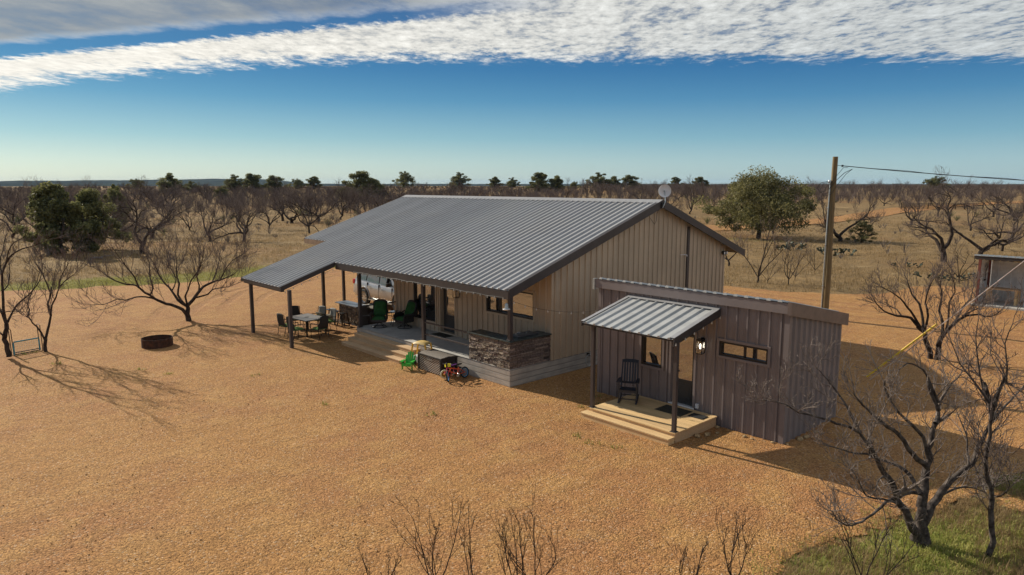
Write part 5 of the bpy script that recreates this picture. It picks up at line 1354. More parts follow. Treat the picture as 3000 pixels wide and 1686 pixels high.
def open_shed():
    s = thing('open_shed', 'open fronted metal lean-to with rust red posts at the yard edge', 'shed', (5.62, 29.37, 0))
    b = MB(); b.box(-0.2, 5.5, -0.35, 2.3, -0.2, 0.10); b.build('slab', M['slab'], s)
    for (x, y, z) in ((0.0, 0.0, 2.62), (0.0, 2.0, 2.45), (5.2, 0.0, 2.62), (5.2, 2.0, 2.45)):
        p = MB(); p.box(x - 0.06, x + 0.06, y - 0.06, y + 0.06, 0.10, z); p.build('post', M['redpost'], s)
    w = MB(); ribbed_wall(w, (-0.07, 2.1), (1, 0), (0, -1), 5.4, 0.1, 2.5, h=0.02); w.build('back_wall', M['shedwall'], s)
    w = MB(); ribbed_wall(w, (-0.05, 0.06), (0, 1), (1, 0), 1.94, 0.1, 2.55, h=0.02); w.build('side_wall', M['shedwall'], s)
    r = MB(); ribbed_roof(r, -0.25, 5.5, -0.35, 2.74, 2.3, 2.56, 0.1); r.build('roof', M['annexroof'], s)
    r = MB(); r.box(-0.22, 5.48, -0.32, -0.26, 2.56, 2.72); r.box(-0.2, 5.4, 0.0, 0.1, 2.5, 2.66); r.build('roof_beam', M['soffit'], s)
    r = MB(); r.box(1.55, 5.3, -0.25, -0.18, 2.52, 2.62); r.build('beam', mat('yellow_beam', (0.52, 0.36, 0.05), 0.6), s)
    a = thing('mounted_antlers', 'dark antler mount on the inner side wall of the open shed', 'antlers', (5.66, 30.45, 1.75))
    q = MB()
    for k in (-1, 1):
        q.tube([(0, 0, 0), (0.01, k * 0.10, 0.10), (0.02, k * 0.20, 0.30), (0.02, k * 0.14, 0.55)], [0.03, 0.028, 0.024, 0.01], 6)
        q.tube([(0.02, k * 0.18, 0.22), (0.03, k * 0.10, 0.42)], [0.02, 0.008], 6)
    q.tube([(0, 0, 0.05), (0, 0, -0.35)], [0.03, 0.02], 6); q.box(-0.01, 0.02, -0.16, 0.16, -0.48, -0.38); q.build('antler', M['wicker'], a)
    for i, x in enumerate((0.02, 0.42, 0.80, 1.14, 1.50, 1.78)):
        h = thing('horseshoe_hook', 'pale curled horn hook hanging under the shed roof edge', 'hook', (5.62 + x, 29.10, 2.60), 0, 'curled hooks along the shed roof edge')
        q = MB(); q.tube([(0.17 * math.cos(t), 0, 0.13 * math.sin(t) - 0.06) for t in [R(-30) + R(240) * k / 10 for k in range(11)]], [0.012 + 0.012 * math.sin(math.pi * k / 10) for k in range(11)], 6); q.build('hook', M['cream'], h, smooth=True)
    t = thing('work_table', 'rough wooden work table with a yellow post leg inside the open shed', 'table', (6.6, 30.3, 0.1))
    q = MB(); q.box(-0.75, 0.75, -0.4, 0.4, 0.78, 0.84); q.build('tabletop', M['greywood'], t)
    for x in (-0.65, 0.65):
        for y in (-0.33, 0.33):
            q = MB(); q.box(x - 0.06, x + 0.06, y - 0.05, y + 0.05, 0, 0.78); q.build('leg', M['pine'], t)
    t = thing('folding_table', 'long pale folding table on white tube legs inside the open shed', 'table', (8.6, 30.2, 0.1))
    q = MB(); q.box(-1.1, 1.2, -0.38, 0.38, 0.80, 0.85); q.build('tabletop', M['galv'], t)
    q = MB(); q.tube([(-0.9, -0.3, 0.55), (0.1, -0.3, 0.52), (0.1, -0.3, 0.38), (0.6, -0.3, 0.38), (0.6, -0.3, 0.6)], 0.022, 6); q.tube([(0.35, -0.3, 0.4), (0.5, -0.3, 0)], 0.022, 6); q.tube([(-0.95, -0.3, 0.8), (-0.95, -0.3, 0)], 0.022, 6); q.tube([(1.1, -0.3, 0.8), (1.1, -0.3, 0)], 0.022, 6); q.build('frame', M['white'], t, smooth=True)
    for (x, y, l) in ((7.75, 30.6, 'black rubber tyre lying under the tables at the left of the shed'), (8.6, 30.65, 'black rubber tyre lying under the folding table')):
        o = MB(); o.lathe([(0.20, 0), (0.34, 0.01), (0.37, 0.10), (0.34, 0.19), (0.20, 0.20), (0.20, 0)], n=24); q = o.build('tyre', M['rubber'], None, smooth=True); q.location = (x, y, 0.1); tag(q, l, 'tyre', 'tyres in the open shed')
open_shed()

def rocks():
    rng = random.Random(11)
    for i in range(16):
        if i < 11: x, y = AX0 + 3.6 + rng.uniform(0, 2.6), AY0 - rng.uniform(0.10, 0.30)
        else: x, y = AX1 + rng.uniform(0.06, 0.25), AY0 + rng.uniform(0, 1.6)
        if i < 3: x, y = 6.6 + i * 0.12, 0.6 + i * 0.3
        s = rng.uniform(0.03, 0.085); bm = bmesh.new(); bmesh.ops.create_icosphere(bm, subdivisions=2, radius=1)
        for v in bm.verts: v.co = Vector((v.co.x * s * 1.3, v.co.y * s, v.co.z * s * 0.7)) * rng.uniform(0.82, 1.15)
        me = bpy.data.meshes.new('rock'); bm.to_mesh(me); bm.free(); me.materials.append(M['rock'])
        o = bpy.data.objects.new('rock', me); C.objects.link(o); o.location = (x, y, 0.005); o.rotation_euler = (0, 0, rng.uniform(0, 6))
        tag(o, 'fist sized pale rock along the foot of the brown cabin wall', 'rock', 'rocks along the cabin base')
rocks()

# ------------------------------------------------------------------ trees
def bark(name, c1, c2, vs=6):
    return mat(name, c1, 0.95, vscale=vs, col2=c2, bump=0.8, bscale=30, spec=0.1, coord='World')
M['bark'] = bark('mesquite_bark', (0.075, 0.058, 0.048), (0.030, 0.023, 0.020))
M['twig'] = bark('mesquite_twig', (0.185, 0.145, 0.13), (0.11, 0.085, 0.077))
M['paletwig'] = bark('pale_twig', (0.25, 0.21, 0.19), (0.12, 0.10, 0.09))
M['darktwig'] = bark('dark_twig', (0.05, 0.038, 0.034), (0.026, 0.02, 0.018))
M['oakbark'] = bark('oak_bark', (0.10, 0.082, 0.066), (0.04, 0.033, 0.028))
def leaf_mat(name, c1, c2, dull=0.15, tl=0.42):
    m = bpy.data.materials.new(name); m.use_nodes = True
    nt = m.node_tree; g = G(nt); b = nt.nodes['Principled BSDF']
    a = g.n('ShaderNodeAttribute', attribute_name='shade').outputs[2]
    tc = g.n('ShaderNodeTexCoord').outputs['Object']
    c = g.mix(g.ss(0, 1, a), rgba(c1), rgba(c2)); c = g.mix(g.m('MULTIPLY', g.noise(tc, 1.2, 3), dull), c, (0.085, 0.08, 0.035, 1))
    g.put(b.inputs['Base Color'], c); b.inputs['Roughness'].default_value = 0.6; b.inputs['Specular IOR Level'].default_value = 0.25
    t = g.n('ShaderNodeBsdfTranslucent'); g.put(t.inputs[0], c)
    mx = g.n('ShaderNodeMixShader'); mx.inputs[0].default_value = tl
    nt.links.new(b.outputs[0], mx.inputs[1]); nt.links.new(t.outputs[0], mx.inputs[2]); nt.links.new(mx.outputs[0], nt.nodes['Material Output'].inputs[0])
    return m
M['leaf'] = leaf_mat('oak_leaves', (0.095, 0.105, 0.045), (0.26, 0.255, 0.105))
M['leafsun'] = leaf_mat('olive_oak_leaves', (0.085, 0.092, 0.037), (0.29, 0.26, 0.11))

def norm3(a):
    l = math.sqrt(a[0] * a[0] + a[1] * a[1] + a[2] * a[2]) + 1e-9
    return (a[0] / l, a[1] / l, a[2] / l)
def spawn(rng, out, p, d, L, r0, r1, lev, P):
    n = P['n'][lev]; st = L / n; pts = [p]; ds = [d]; wig = P['wig'][lev]; up = P['up'][lev]
    gs = rng.gauss
    for i in range(n):
        d = norm3((d[0] + gs(0, wig), d[1] + gs(0, wig), d[2] + gs(0, wig) * 0.8 + up))
        p = (p[0] + d[0] * st, p[1] + d[1] * st, max(0.05, p[2] + d[2] * st))
        pts.append(p); ds.append(d)
    out.append((lev, pts, r0, r1))
    if lev < P['max']: kids(rng, out, pts, r0, r1, L, lev, P)
def kids(rng, out, pts, r0, r1, L, lev, P, t0=None):
    k = P['kids'][lev]; n = len(pts) - 1; t0 = P['t0'][lev] if t0 is None else t0
    for j in range(k):
        t = t0 + (1 - t0) * (j + rng.random()) / k
        i = min(n - 1, int(t * n)); f = t * n - i
        a, b = pts[i], pts[i + 1]
        p = (a[0] + (b[0] - a[0]) * f, a[1] + (b[1] - a[1]) * f, a[2] + (b[2] - a[2]) * f)
        d = norm3((b[0] - a[0], b[1] - a[1], b[2] - a[2]))
        q = norm3((rng.gauss(0, 1), rng.gauss(0, 1), rng.gauss(0.15, 0.8)))
        dt = q[0] * d[0] + q[1] * d[1] + q[2] * d[2]
        q = norm3((q[0] - d[0] * dt, q[1] - d[1] * dt, q[2] - d[2] * dt))
        s = rng.uniform(*P['spread'])
        cd = norm3((d[0] + q[0] * s, d[1] + q[1] * s, d[2] + q[2] * s + P['lift']))
        rr = (r0 + (r1 - r0) * t)
        rc = min(rr * 0.72, P['r'][lev + 1])
        spawn(rng, out, p, cd, L * P['ratio'][lev] * rng.uniform(0.55, 1.25) * (1.15 - 0.45 * t), max(rc, P['rmin']), P['rmin'], lev + 1, P)

def tubes(polys, sides, taper=None):
    """list of (pts, r0, r1) with any length -> V, F (quads)"""
    by = {}
    for q in polys: by.setdefault(len(q[0]), []).append(q)
    VV = []; FF = []; base = 0
    for n, L in by.items():
        Pn = np.array([q[0] for q in L]); m = len(L)
        r0 = np.array([q[1] for q in L]); r1 = np.array([q[2] for q in L])
        t = np.linspace(0, 1, n)[None]
        Rr = r0[:, None] * (1 - t) + r1[:, None] * t
        T = np.gradient(Pn, axis=1); T /= np.linalg.norm(T, axis=2, keepdims=True) + 1e-9
        mt = T.mean(1); ax = np.eye(3)[np.argmin(np.abs(mt), axis=1)]
        U = np.cross(T, ax[:, None, :]); U /= np.linalg.norm(U, axis=2, keepdims=True) + 1e-9
        W = np.cross(T, U)
        an = np.linspace(0, 2 * math.pi, sides, endpoint=False)
        ring = Pn[:, :, None, :] + Rr[:, :, None, None] * (np.cos(an)[None, None, :, None] * U[:, :, None, :] + np.sin(an)[None, None, :, None] * W[:, :, None, :])
        VV.append(ring.reshape(-1, 3))
        i = (np.arange(m) * n * sides)[:, None, None] + (np.arange(n - 1) * sides)[None, :, None] + base
        k = np.arange(sides)[None, None]; k2 = (k + 1) % sides
        FF.append(np.stack([i + k, i + k2, i + sides + k2, i + sides + k], -1).reshape(-1, 4))
        base += m * n * sides
    return np.concatenate(VV), np.concatenate(FF)

M['greybark'] = bark('grey_lichen_bark', (0.13, 0.11, 0.098), (0.035, 0.028, 0.026), 9)
def wood_parts(name_t, out, parent, split, mt, mtw, st=7, sw=3):
    big = [(p, a, b) for (l, p, a, b) in out if l < split]; small = [(p, a, b) for (l, p, a, b) in out if l >= split]
    V, F = tubes(big, st); tr = mesh_np('trunk', V, F, mt, parent, smooth=True)
    cr = None
    if small:
        V, F = tubes(small, sw); cr = mesh_np('crown', V, F, mtw, parent, smooth=True)
    return tr, cr

MESQ = dict(n=[7, 6, 4, 3, 3], wig=[0.26, 0.24, 0.22, 0.2, 0.2], up=[0.02, 0.07, 0.10, 0.12, 0.1], kids=[7, 8, 6, 0], t0=[0.35, 0.2, 0.15, 0.1],
            spread=(0.5, 1.1), lift=0.26, r=[0.09, 0.036, 0.012, 0.0085, 0.006], rmin=0.006, ratio=[0.62, 0.50, 0.5, 0.5], max=3)

def mesquite_proto(seed, h, nstem, spread, label, P=None, rk=1.0):
    rng = random.Random(seed); P = dict(MESQ if P is None else P)
    t = thing('mesquite_tree', label, 'tree', (0, 0, -500))
    out = []
    stem = [(rng.gauss(0, 0.08), rng.gauss(0, 0.08), -0.15)]; hh = rng.uniform(0.12, 0.25) * h
    stem.append((stem[0][0] * 0.6 + 0.05, stem[0][1], hh * 0.5)); stem.append((rng.gauss(0, 0.1), rng.gauss(0, 0.1), hh))
    out.append((0, stem, 0.17 * rk, 0.13 * rk))
    for k in range(nstem):
        a = 2 * math.pi * (k + rng.uniform(-0.3, 0.3)) / nstem; s = spread * rng.uniform(0.6, 1.2)
        d = norm3((math.cos(a) * s, math.sin(a) * s, rng.uniform(0.6, 1.0)))
        spawn(rng, out, (stem[2][0], stem[2][1], hh * rng.uniform(0.75, 1.0)), d, h * rng.uniform(0.75, 1.05), 0.11 * rk, 0.02, 0, P)
    tr, cr = wood_parts('trunk', out, t, 2, M['bark'], M['twig'], 6, 3)
    return t

def traced_tree(label, limbs, seed, P, group=None, twig=None, brk=None, tipk=(3, 5), name='mesquite_tree', extra=1.0):
    """tree whose main limbs are given as 3-D polylines; finer branches grow from them"""
    rng = random.Random(seed)
    base = limbs[0][2][0]
    t = thing(name, label, 'tree', (base[0], base[1], 0), 0, group)
    out = []; bx, by = base[0], base[1]
    for i, (r0, r1, pts) in enumerate(limbs):
        pts = [(p[0] - bx, p[1] - by, p[2]) for p in pts]
        # smooth the polyline
        q = [Vector(p) for p in pts]; fine = []
        for k in range(len(q) - 1):
            a = q[max(k - 1, 0)]; b = q[k]; c = q[k + 1]; d = q[min(k + 2, len(q) - 1)]
            for s in (0, 0.5):
                f = 0.5 * ((2 * b) + (c - a) * s + (2 * a - 5 * b + 4 * c - d) * s * s + (3 * b - a - 3 * c + d) * s ** 3)
                j = 0.25 * (r0 + r1) * 0.5
                fine.append((f.x + rng.gauss(0, j), f.y + rng.gauss(0, j), f.z + rng.gauss(0, j)))
        fine.append(tuple(q[-1]))
        out.append((0, fine, r0, r1))
        if r1 < 0.05:
            L = sum((Vector(a) - Vector(b)).length for a, b in zip(fine, fine[1:]))
            PP = dict(P); PP['kids'] = [max(2, int(L * P['dens'] * extra)), P['kids'][1], P['kids'][2], 0]
            PP['ratio'] = [P['blen'] / max(L, 0.5), P['ratio'][1], P['ratio'][2], 0.5]
            kids(rng, out, fine, r0, r1, L, 0, PP, t0=0.3)
            # leader continues past the traced end
            a, b = Vector(fine[-2]), Vector(fine[-1]); d = norm3(tuple(b - a))
            for m_ in range(2):
                dd = norm3((d[0] + rng.gauss(0, 0.35), d[1] + rng.gauss(0, 0.35), d[2] + rng.gauss(0.1, 0.3)))
                spawn(rng, out, fine[-1], dd, P['blen'] * rng.uniform(0.6, 1.0), max(r1, P['rmin']), P['rmin'], 1, PP)
    wood_parts('trunk', out, t, 1, brk or M['bark'], twig or M['twig'], 9, 4)
    return t
TW = dict(n=[5, 5, 4, 3], wig=[0.2, 0.2, 0.22, 0.2], up=[0.02, 0.10, 0.10, 0.06], kids=[6, 6, 4, 0], t0=[0.3, 0.2, 0.15, 0.1], spread=(0.45, 1.0), lift=0.28,
          r=[0.1, 0.013, 0.007, 0.005], rmin=0.0042, ratio=[0.5, 0.5, 0.5, 0.5], max=3, dens=3.0, blen=1.15)
yard=[[0.16,0.12,[[-18.87,-3.84,-0.02],[-18.87,-3.83,0.36],[-18.86,-3.83,0.78]]],[0.1,0.03,[[-18.9,-3.87,0.29],[-18.84,-4.07,0.57],[-18.87,-4.37,0.76],[-18.99,-4.77,0.94],[-19.1,-5.16,1.17],[-19.08,-5.39,1.4],[-19.14,-5.72,1.66],[-19.11,-5.95,1.92],[-19.17,-6.29,1.98],[-19.31,-6.71,2.17],[-19.4,-7.07,2.45]]],[0.05,0.015,[[-19.24,-5.12,1.15],[-19.36,-5.51,1.3],[-19.5,-5.9,1.31],[-19.63,-6.29,1.2],[-19.71,-6.62,1.27],[-19.93,-7.11,1.06],[-19.96,-7.39,1.08]]],[0.05,0.012,[[-19.19,-5.36,1.39],[-19.22,-5.21,1.7],[-19.42,-5.24,2.22],[-19.54,-5.19,2.88],[-19.77,-5.26,3.27]]],[0.045,0.012,[[-19.31,-5.79,1.75],[-19.19,-5.96,2.31],[-19.17,-6.24,2.73],[-19.1,-6.46,3.14],[-19.11,-6.76,3.67]]],[0.085,0.012,[[-18.9,-3.86,0.74],[-19.4,-4.07,0.98],[-19.83,-4.2,1.4],[-20.28,-4.33,1.71],[-20.74,-4.49,2.17],[-21.11,-4.55,2.71],[-21.66,-4.81,3.24]]],[0.07,0.012,[[-18.95,-3.93,0.81],[-19.33,-4.1,1.24],[-19.41,-3.95,1.76],[-19.67,-4.0,2.23],[-19.79,-3.89,2.76],[-20.0,-3.88,3.44]]],[0.06,0.012,[[-18.86,-3.83,0.81],[-18.75,-3.93,1.22],[-18.49,-3.86,1.58],[-18.22,-3.8,2.01],[-17.82,-3.58,2.5],[-17.5,-3.46,3.05],[-17.28,-3.44,3.66]]],[0.1,0.015,[[-18.82,-3.78,0.78],[-18.77,-3.33,1.29],[-18.85,-3.02,1.6],[-18.83,-2.61,1.77],[-18.81,-2.2,1.87],[-18.7,-1.68,2.05],[-18.66,-1.25,2.37]]],[0.05,0.012,[[-18.86,-3.38,1.11],[-18.17,-3.08,1.29],[-17.71,-3.02,1.58],[-17.13,-2.83,1.69],[-16.55,-2.65,1.8],[-15.8,-2.27,2.11]]],[0.05,0.012,[[-19.01,-3.25,1.25],[-18.77,-3.24,1.69],[-18.66,-3.38,2.13],[-18.31,-3.27,2.7],[-18.19,-3.39,3.53]]],[0.04,0.01,[[-19.98,-4.15,1.38],[-20.38,-3.8,1.86],[-21.13,-3.83,2.51],[-21.8,-3.77,3.31]]],[0.04,0.01,[[-19.04,-2.54,1.74],[-19.28,-2.21,2.25],[-19.57,-1.94,2.78],[-19.91,-1.71,3.31]]],[0.035,0.01,[[-18.64,-2.26,1.89],[-17.96,-2.21,2.51],[-17.24,-2.12,2.97],[-16.45,-1.94,3.29]]]]
left=[[0.125,0.1,[[-15.67,-11.36,-0.01],[-15.69,-11.38,0.35],[-15.73,-11.42,0.75],[-15.69,-11.38,1.01],[-15.66,-11.34,1.33]]],[0.055,0.03,[[-15.74,-11.43,0.81],[-15.6,-11.52,0.96],[-15.49,-11.65,1.14],[-15.37,-11.76,1.43]]],[0.07,0.02,[[-15.66,-11.34,1.3],[-15.92,-11.41,1.7],[-16.18,-11.46,2.0],[-16.4,-11.48,2.52],[-16.56,-11.44,3.26]]],[0.075,0.015,[[-15.67,-11.35,1.33],[-15.65,-11.39,1.9],[-15.57,-11.35,2.6],[-15.49,-11.33,3.24],[-15.31,-11.18,3.67],[-15.12,-11.03,3.94],[-14.78,-10.71,4.2],[-14.48,-10.45,4.28],[-14.22,-10.22,4.41]]],[0.06,0.014,[[-15.65,-11.33,1.35],[-15.63,-11.19,1.61],[-15.58,-11.01,1.97],[-15.45,-10.74,2.23],[-15.31,-10.47,2.54],[-15.2,-10.23,2.91],[-15.2,-10.1,3.38]]],[0.035,0.012,[[-15.41,-11.37,2.62],[-15.56,-11.18,2.8],[-15.75,-11.05,3.3],[-16.05,-11.02,3.71]]],[0.04,0.01,[[-15.63,-11.31,3.23],[-16.04,-11.31,3.62],[-16.29,-11.14,4.02],[-16.55,-10.98,4.53],[-16.7,-10.7,4.95]]],[0.03,0.01,[[-15.9,-11.45,1.74],[-15.28,-11.28,1.86],[-14.7,-11.13,1.92],[-14.02,-10.88,1.95]]],[0.035,0.01,[[-15.25,-11.19,3.67],[-14.92,-11.13,4.11],[-14.52,-10.99,4.44],[-14.02,-10.74,4.66],[-13.69,-10.68,4.92]]]]
left2=[[0.085,0.075,[[-16.06,-10.11,-0.01],[-16.08,-10.13,0.26],[-16.05,-10.1,0.44]]],[0.07,0.015,[[-16.05,-10.09,0.44],[-16.04,-10.03,0.73],[-16.0,-9.94,1.06],[-15.98,-9.85,1.46],[-16.07,-9.9,1.89],[-16.01,-9.78,2.28],[-16.14,-9.87,2.67],[-16.28,-9.96,3.05],[-16.48,-10.12,3.5]]],[0.05,0.012,[[-15.96,-9.86,1.43],[-15.78,-9.83,1.86],[-15.5,-9.71,2.16],[-15.26,-9.63,2.57],[-14.94,-9.45,2.86],[-14.53,-9.18,3.15]]],[0.05,0.015,[[-16.06,-10.11,0.41],[-16.06,-10.23,0.8],[-16.05,-10.34,1.02],[-16.06,-10.48,1.21],[-15.97,-10.51,1.33],[-15.96,-10.62,1.44],[-15.93,-10.7,1.57]]],[0.035,0.01,[[-16.23,-10.59,1.4],[-16.32,-10.48,1.69],[-16.53,-10.5,1.93],[-16.53,-10.3,2.39],[-16.56,-10.12,2.76],[-16.63,-9.99,3.14]]],[0.03,0.01,[[-16.03,-9.78,2.28],[-16.2,-9.67,2.59],[-16.36,-9.55,2.95],[-16.51,-9.42,3.33]]],[0.03,0.01,[[-15.81,-9.54,2.5],[-15.33,-9.51,2.99],[-14.77,-9.39,3.42],[-14.33,-9.41,3.62]]]]
right=[[0.15,0.12,[[12.51,-1.33,-0.03],[12.51,-1.33,0.24],[12.51,-1.34,0.51],[12.5,-1.35,0.77]]],[0.12,0.08,[[12.44,-1.41,0.16],[12.42,-1.55,0.41],[12.38,-1.7,0.63],[12.3,-1.9,0.93],[12.28,-2.03,1.12]]],[0.08,0.035,[[12.29,-2.02,1.12],[12.23,-2.21,1.39],[12.17,-2.39,1.6],[12.13,-2.56,1.81],[12.09,-2.73,2.01],[12.03,-2.92,2.26],[11.98,-3.1,2.44]]],[0.035,0.008,[[11.98,-3.1,2.44],[11.89,-3.29,2.56],[11.76,-3.52,2.65],[11.66,-3.72,2.74],[11.53,-3.95,2.83],[11.42,-4.16,2.9],[11.31,-4.38,3.05],[11.2,-4.59,3.12],[11.1,-4.79,3.16]]],[0.04,0.01,[[11.98,-3.1,2.44],[11.89,-3.08,2.58],[11.79,-3.09,2.75],[11.7,-3.09,2.89],[11.58,-3.11,3.04],[11.46,-3.13,3.18],[11.35,-3.15,3.31],[11.23,-3.17,3.41]]],[0.03,0.008,[[12.04,-2.59,1.91],[12.01,-2.83,2.02],[11.94,-3.11,2.08],[11.87,-3.39,2.19],[11.8,-3.68,2.3],[11.71,-3.98,2.4]]],[0.12,0.06,[[12.5,-1.35,0.75],[12.48,-1.3,1.01],[12.47,-1.23,1.23],[12.47,-1.16,1.47],[12.45,-1.11,1.76],[12.45,-1.03,2.0],[12.47,-0.93,2.22]]],[0.06,0.012,[[12.51,-1.05,2.26],[12.48,-0.84,2.43],[12.43,-0.65,2.57],[12.46,-0.39,2.73],[12.49,-0.12,2.84],[12.52,0.15,2.93]]],[0.05,0.012,[[12.53,-1.02,2.49],[12.46,-1.09,2.69],[12.4,-1.16,2.9],[12.36,-1.21,3.1],[12.52,-1.03,2.64],[12.35,-1.21,3.13],[12.23,-1.35,3.32],[12.1,-1.49,3.37],[12.01,-1.59,3.25]]],[0.07,0.012,[[12.52,-1.33,1.53],[12.41,-1.55,1.71],[12.31,-1.77,1.92],[12.21,-1.99,2.2],[12.1,-2.23,2.38],[12.01,-2.44,2.56],[11.92,-2.65,2.73],[11.83,-2.86,2.92],[11.8,-3.0,3.11]]],[0.05,0.01,[[12.51,-1.33,1.68],[12.45,-1.48,2.09],[12.34,-1.69,2.31],[12.24,-1.88,2.49],[12.12,-2.1,2.75],[12.05,-2.26,2.99],[12.04,-2.35,3.2],[12.06,-2.42,3.11]]],[0.11,0.04,[[12.53,-1.31,0.37],[12.56,-1.19,0.61],[12.63,-1.02,0.84],[12.7,-0.85,1.08],[12.81,-0.65,1.24],[12.96,-0.38,1.45],[13.0,-0.25,1.69],[13.06,-0.09,1.99],[13.1,0.04,2.18]]],[0.04,0.01,[[13.1,0.04,2.18],[13.16,0.37,2.33],[13.23,0.7,2.46],[13.33,1.07,2.68],[13.4,1.41,2.82]]],[0.03,0.01,[[12.96,-0.55,1.47],[12.88,-0.41,1.7],[12.81,-0.28,1.94],[12.68,-0.19,2.15],[12.55,-0.11,2.37]]],[0.05,0.01,[[12.49,-1.35,1.01],[12.37,-1.62,1.08],[12.26,-1.88,1.04],[12.14,-2.13,0.98],[12.09,-2.32,0.87],[11.99,-2.55,0.78],[11.92,-2.77,0.71],[11.83,-3.0,0.73],[11.75,-3.22,0.89],[11.73,-3.37,1.08]]],[0.06,0.02,[[12.52,-1.63,1.13],[12.4,-1.61,1.31],[12.25,-1.62,1.45],[12.06,-1.68,1.54],[11.87,-1.74,1.58],[11.74,-1.73,1.62]]],[0.03,0.008,[[12.24,-2.22,1.39],[12.19,-2.52,1.59],[12.18,-2.78,1.49],[12.25,-2.94,1.37]]],[0.04,0.01,[[12.59,-0.8,0.82],[12.68,-0.49,0.86],[12.79,-0.15,0.87],[12.93,0.23,0.77],[13.02,0.55,0.62]]],[0.03,0.008,[[12.3,-2.0,0.97],[12.18,-2.39,1.13],[12.05,-2.8,1.28],[12.01,-3.1,1.63],[12.01,-3.36,1.87]]]]
right2=[[0.075,0.05,[[13.48,-1.01,0.0],[13.51,-0.99,0.37],[13.47,-1.03,0.76],[13.46,-1.03,1.14],[13.39,-1.11,1.49],[13.34,-1.17,1.89],[13.36,-1.14,2.28],[13.35,-1.15,2.55]]],[0.05,0.012,[[13.35,-1.15,2.55],[13.31,-1.1,2.77],[13.26,-1.07,2.97],[13.18,-1.06,3.17],[13.24,-0.91,2.73],[13.14,-0.93,3.04],[13.04,-0.94,3.45],[12.97,-0.93,3.9],[12.96,-0.85,4.22]]],[0.045,0.012,[[13.35,-1.16,2.62],[13.39,-1.18,2.88],[13.45,-1.18,3.15],[13.49,-1.19,3.36],[13.53,-1.22,3.25],[13.53,-1.28,3.56],[13.49,-1.39,3.95],[13.56,-1.37,4.28]]],[0.03,0.008,[[13.34,-1.17,2.77],[13.4,-0.81,3.17],[13.52,-0.38,2.99],[13.6,0.0,2.82]]],[0.03,0.01,[[13.31,-1.2,2.86],[13.03,-1.3,3.28],[12.86,-1.3,3.48],[12.65,-1.33,3.98]]],[0.025,0.008,[[13.39,-1.11,1.49],[13.21,-1.06,1.57],[13.12,-0.91,1.7],[13.11,-0.68,1.84]]],[0.025,0.008,[[13.46,-1.04,1.19],[13.61,-1.12,1.29],[13.73,-1.23,1.54],[13.7,-1.52,1.8]]]]
mid=[[0.1,0.07,[[7.93,14.34,-0.02],[7.83,14.23,0.52],[7.72,14.11,0.98],[7.54,13.91,1.23]]],[0.06,0.012,[[7.54,13.91,1.23],[7.32,13.8,1.52],[7.05,13.63,1.58],[6.78,13.46,1.64],[6.51,13.29,1.78],[6.29,13.18,2.02],[6.14,13.14,2.26]]],[0.05,0.012,[[7.64,14.03,1.13],[7.45,13.67,1.66],[7.29,13.36,2.02],[7.15,13.05,2.34],[6.94,12.67,2.6],[6.74,12.31,2.81]]],[0.06,0.012,[[7.7,14.09,1.01],[7.6,14.22,1.46],[7.41,14.25,2.04],[7.17,14.22,2.37],[6.99,14.26,2.75],[6.81,14.3,3.08]]],[0.05,0.012,[[7.7,14.09,1.03],[7.85,13.93,1.68],[7.83,13.57,2.22],[7.95,13.36,2.74],[8.13,13.23,3.16]]],[0.03,0.01,[[7.0,13.78,1.56],[6.71,14.05,1.76],[6.31,14.21,1.85],[5.98,14.44,1.89]]]]
mid2=[[0.11,0.08,[[8.19,14.32,-0.02],[8.18,14.31,0.57],[8.23,14.37,0.87]]],[0.06,0.012,[[8.23,14.37,0.87],[8.2,14.48,1.41],[8.04,14.46,1.84],[8.04,14.61,2.33],[7.95,14.65,2.81],[7.96,14.81,3.2]]],[0.07,0.012,[[8.23,14.37,0.87],[8.44,14.45,1.2],[8.68,14.57,1.56],[8.9,14.65,1.73],[9.22,14.86,1.78],[9.58,15.1,1.75],[9.85,15.24,2.03]]],[0.055,0.012,[[8.26,14.4,0.87],[8.35,14.77,1.19],[8.45,15.14,1.46],[8.53,15.5,1.88],[8.66,15.9,2.21],[8.65,16.16,2.64]]],[0.045,0.012,[[8.32,14.47,1.02],[8.45,14.16,1.63],[8.53,13.81,2.28],[8.73,13.59,2.71],[8.77,13.18,3.18]]],[0.03,0.01,[[8.65,15.13,1.64],[8.8,16.18,1.78],[8.97,17.24,1.94]]]]
PY_ = dict(TW); PY_['blen'] = 1.7; PY_['dens'] = 3.4; PY_['up'] = [0.02, 0.13, 0.12, 0.06]
traced_tree('bare spreading mesquite with a short dark trunk beside the fire ring', [(a * 0.85, b * 0.7, q) for a, b, q in yard], 21, PY_)
PL = dict(TW); PL['dens'] = 1.7; PL['kids'] = [6, 5, 2, 0]; PL['blen'] = 1.3
traced_tree('tall bare mesquite at the left edge beside the teal gate panel', [(a * 0.72, b * 0.75, q) for a, b, q in left], 22, PL)
traced_tree('slim forked bare mesquite to the right of the teal gate panel', [(a * 0.78, b * 0.8, q) for a, b, q in left2], 23, TW)
PR = dict(TW); PR['blen'] = 0.78; PR['dens'] = 4.6; PR['wig'] = [0.2, 0.2, 0.17, 0.14]; PR['n'] = [5, 4, 3, 2]; PR['spread'] = (0.5, 1.2); PR['lift'] = 0.18; PR['r'] = [0.1, 0.010, 0.005, 0.0035]; PR['rmin'] = 0.0032; PR['kids'] = [6, 6, 3, 0]
traced_tree('large bare mesquite with grey lichened limbs in the grass at the lower right', [(a * 0.74, max(b * 0.62, 0.005), q) for a, b, q in right], 24, PR, twig=M['paletwig'], brk=M['greybark'])
traced_tree('slender leaning bare tree just right of the large grey mesquite', [(a * 0.7, max(b * 0.5, 0.004), q) for a, b, q in right2], 25, PR, twig=M['twig'], brk=M['greybark'])
PM = dict(TW); PM['blen'] = 0.85; PM['dens'] = 3.4
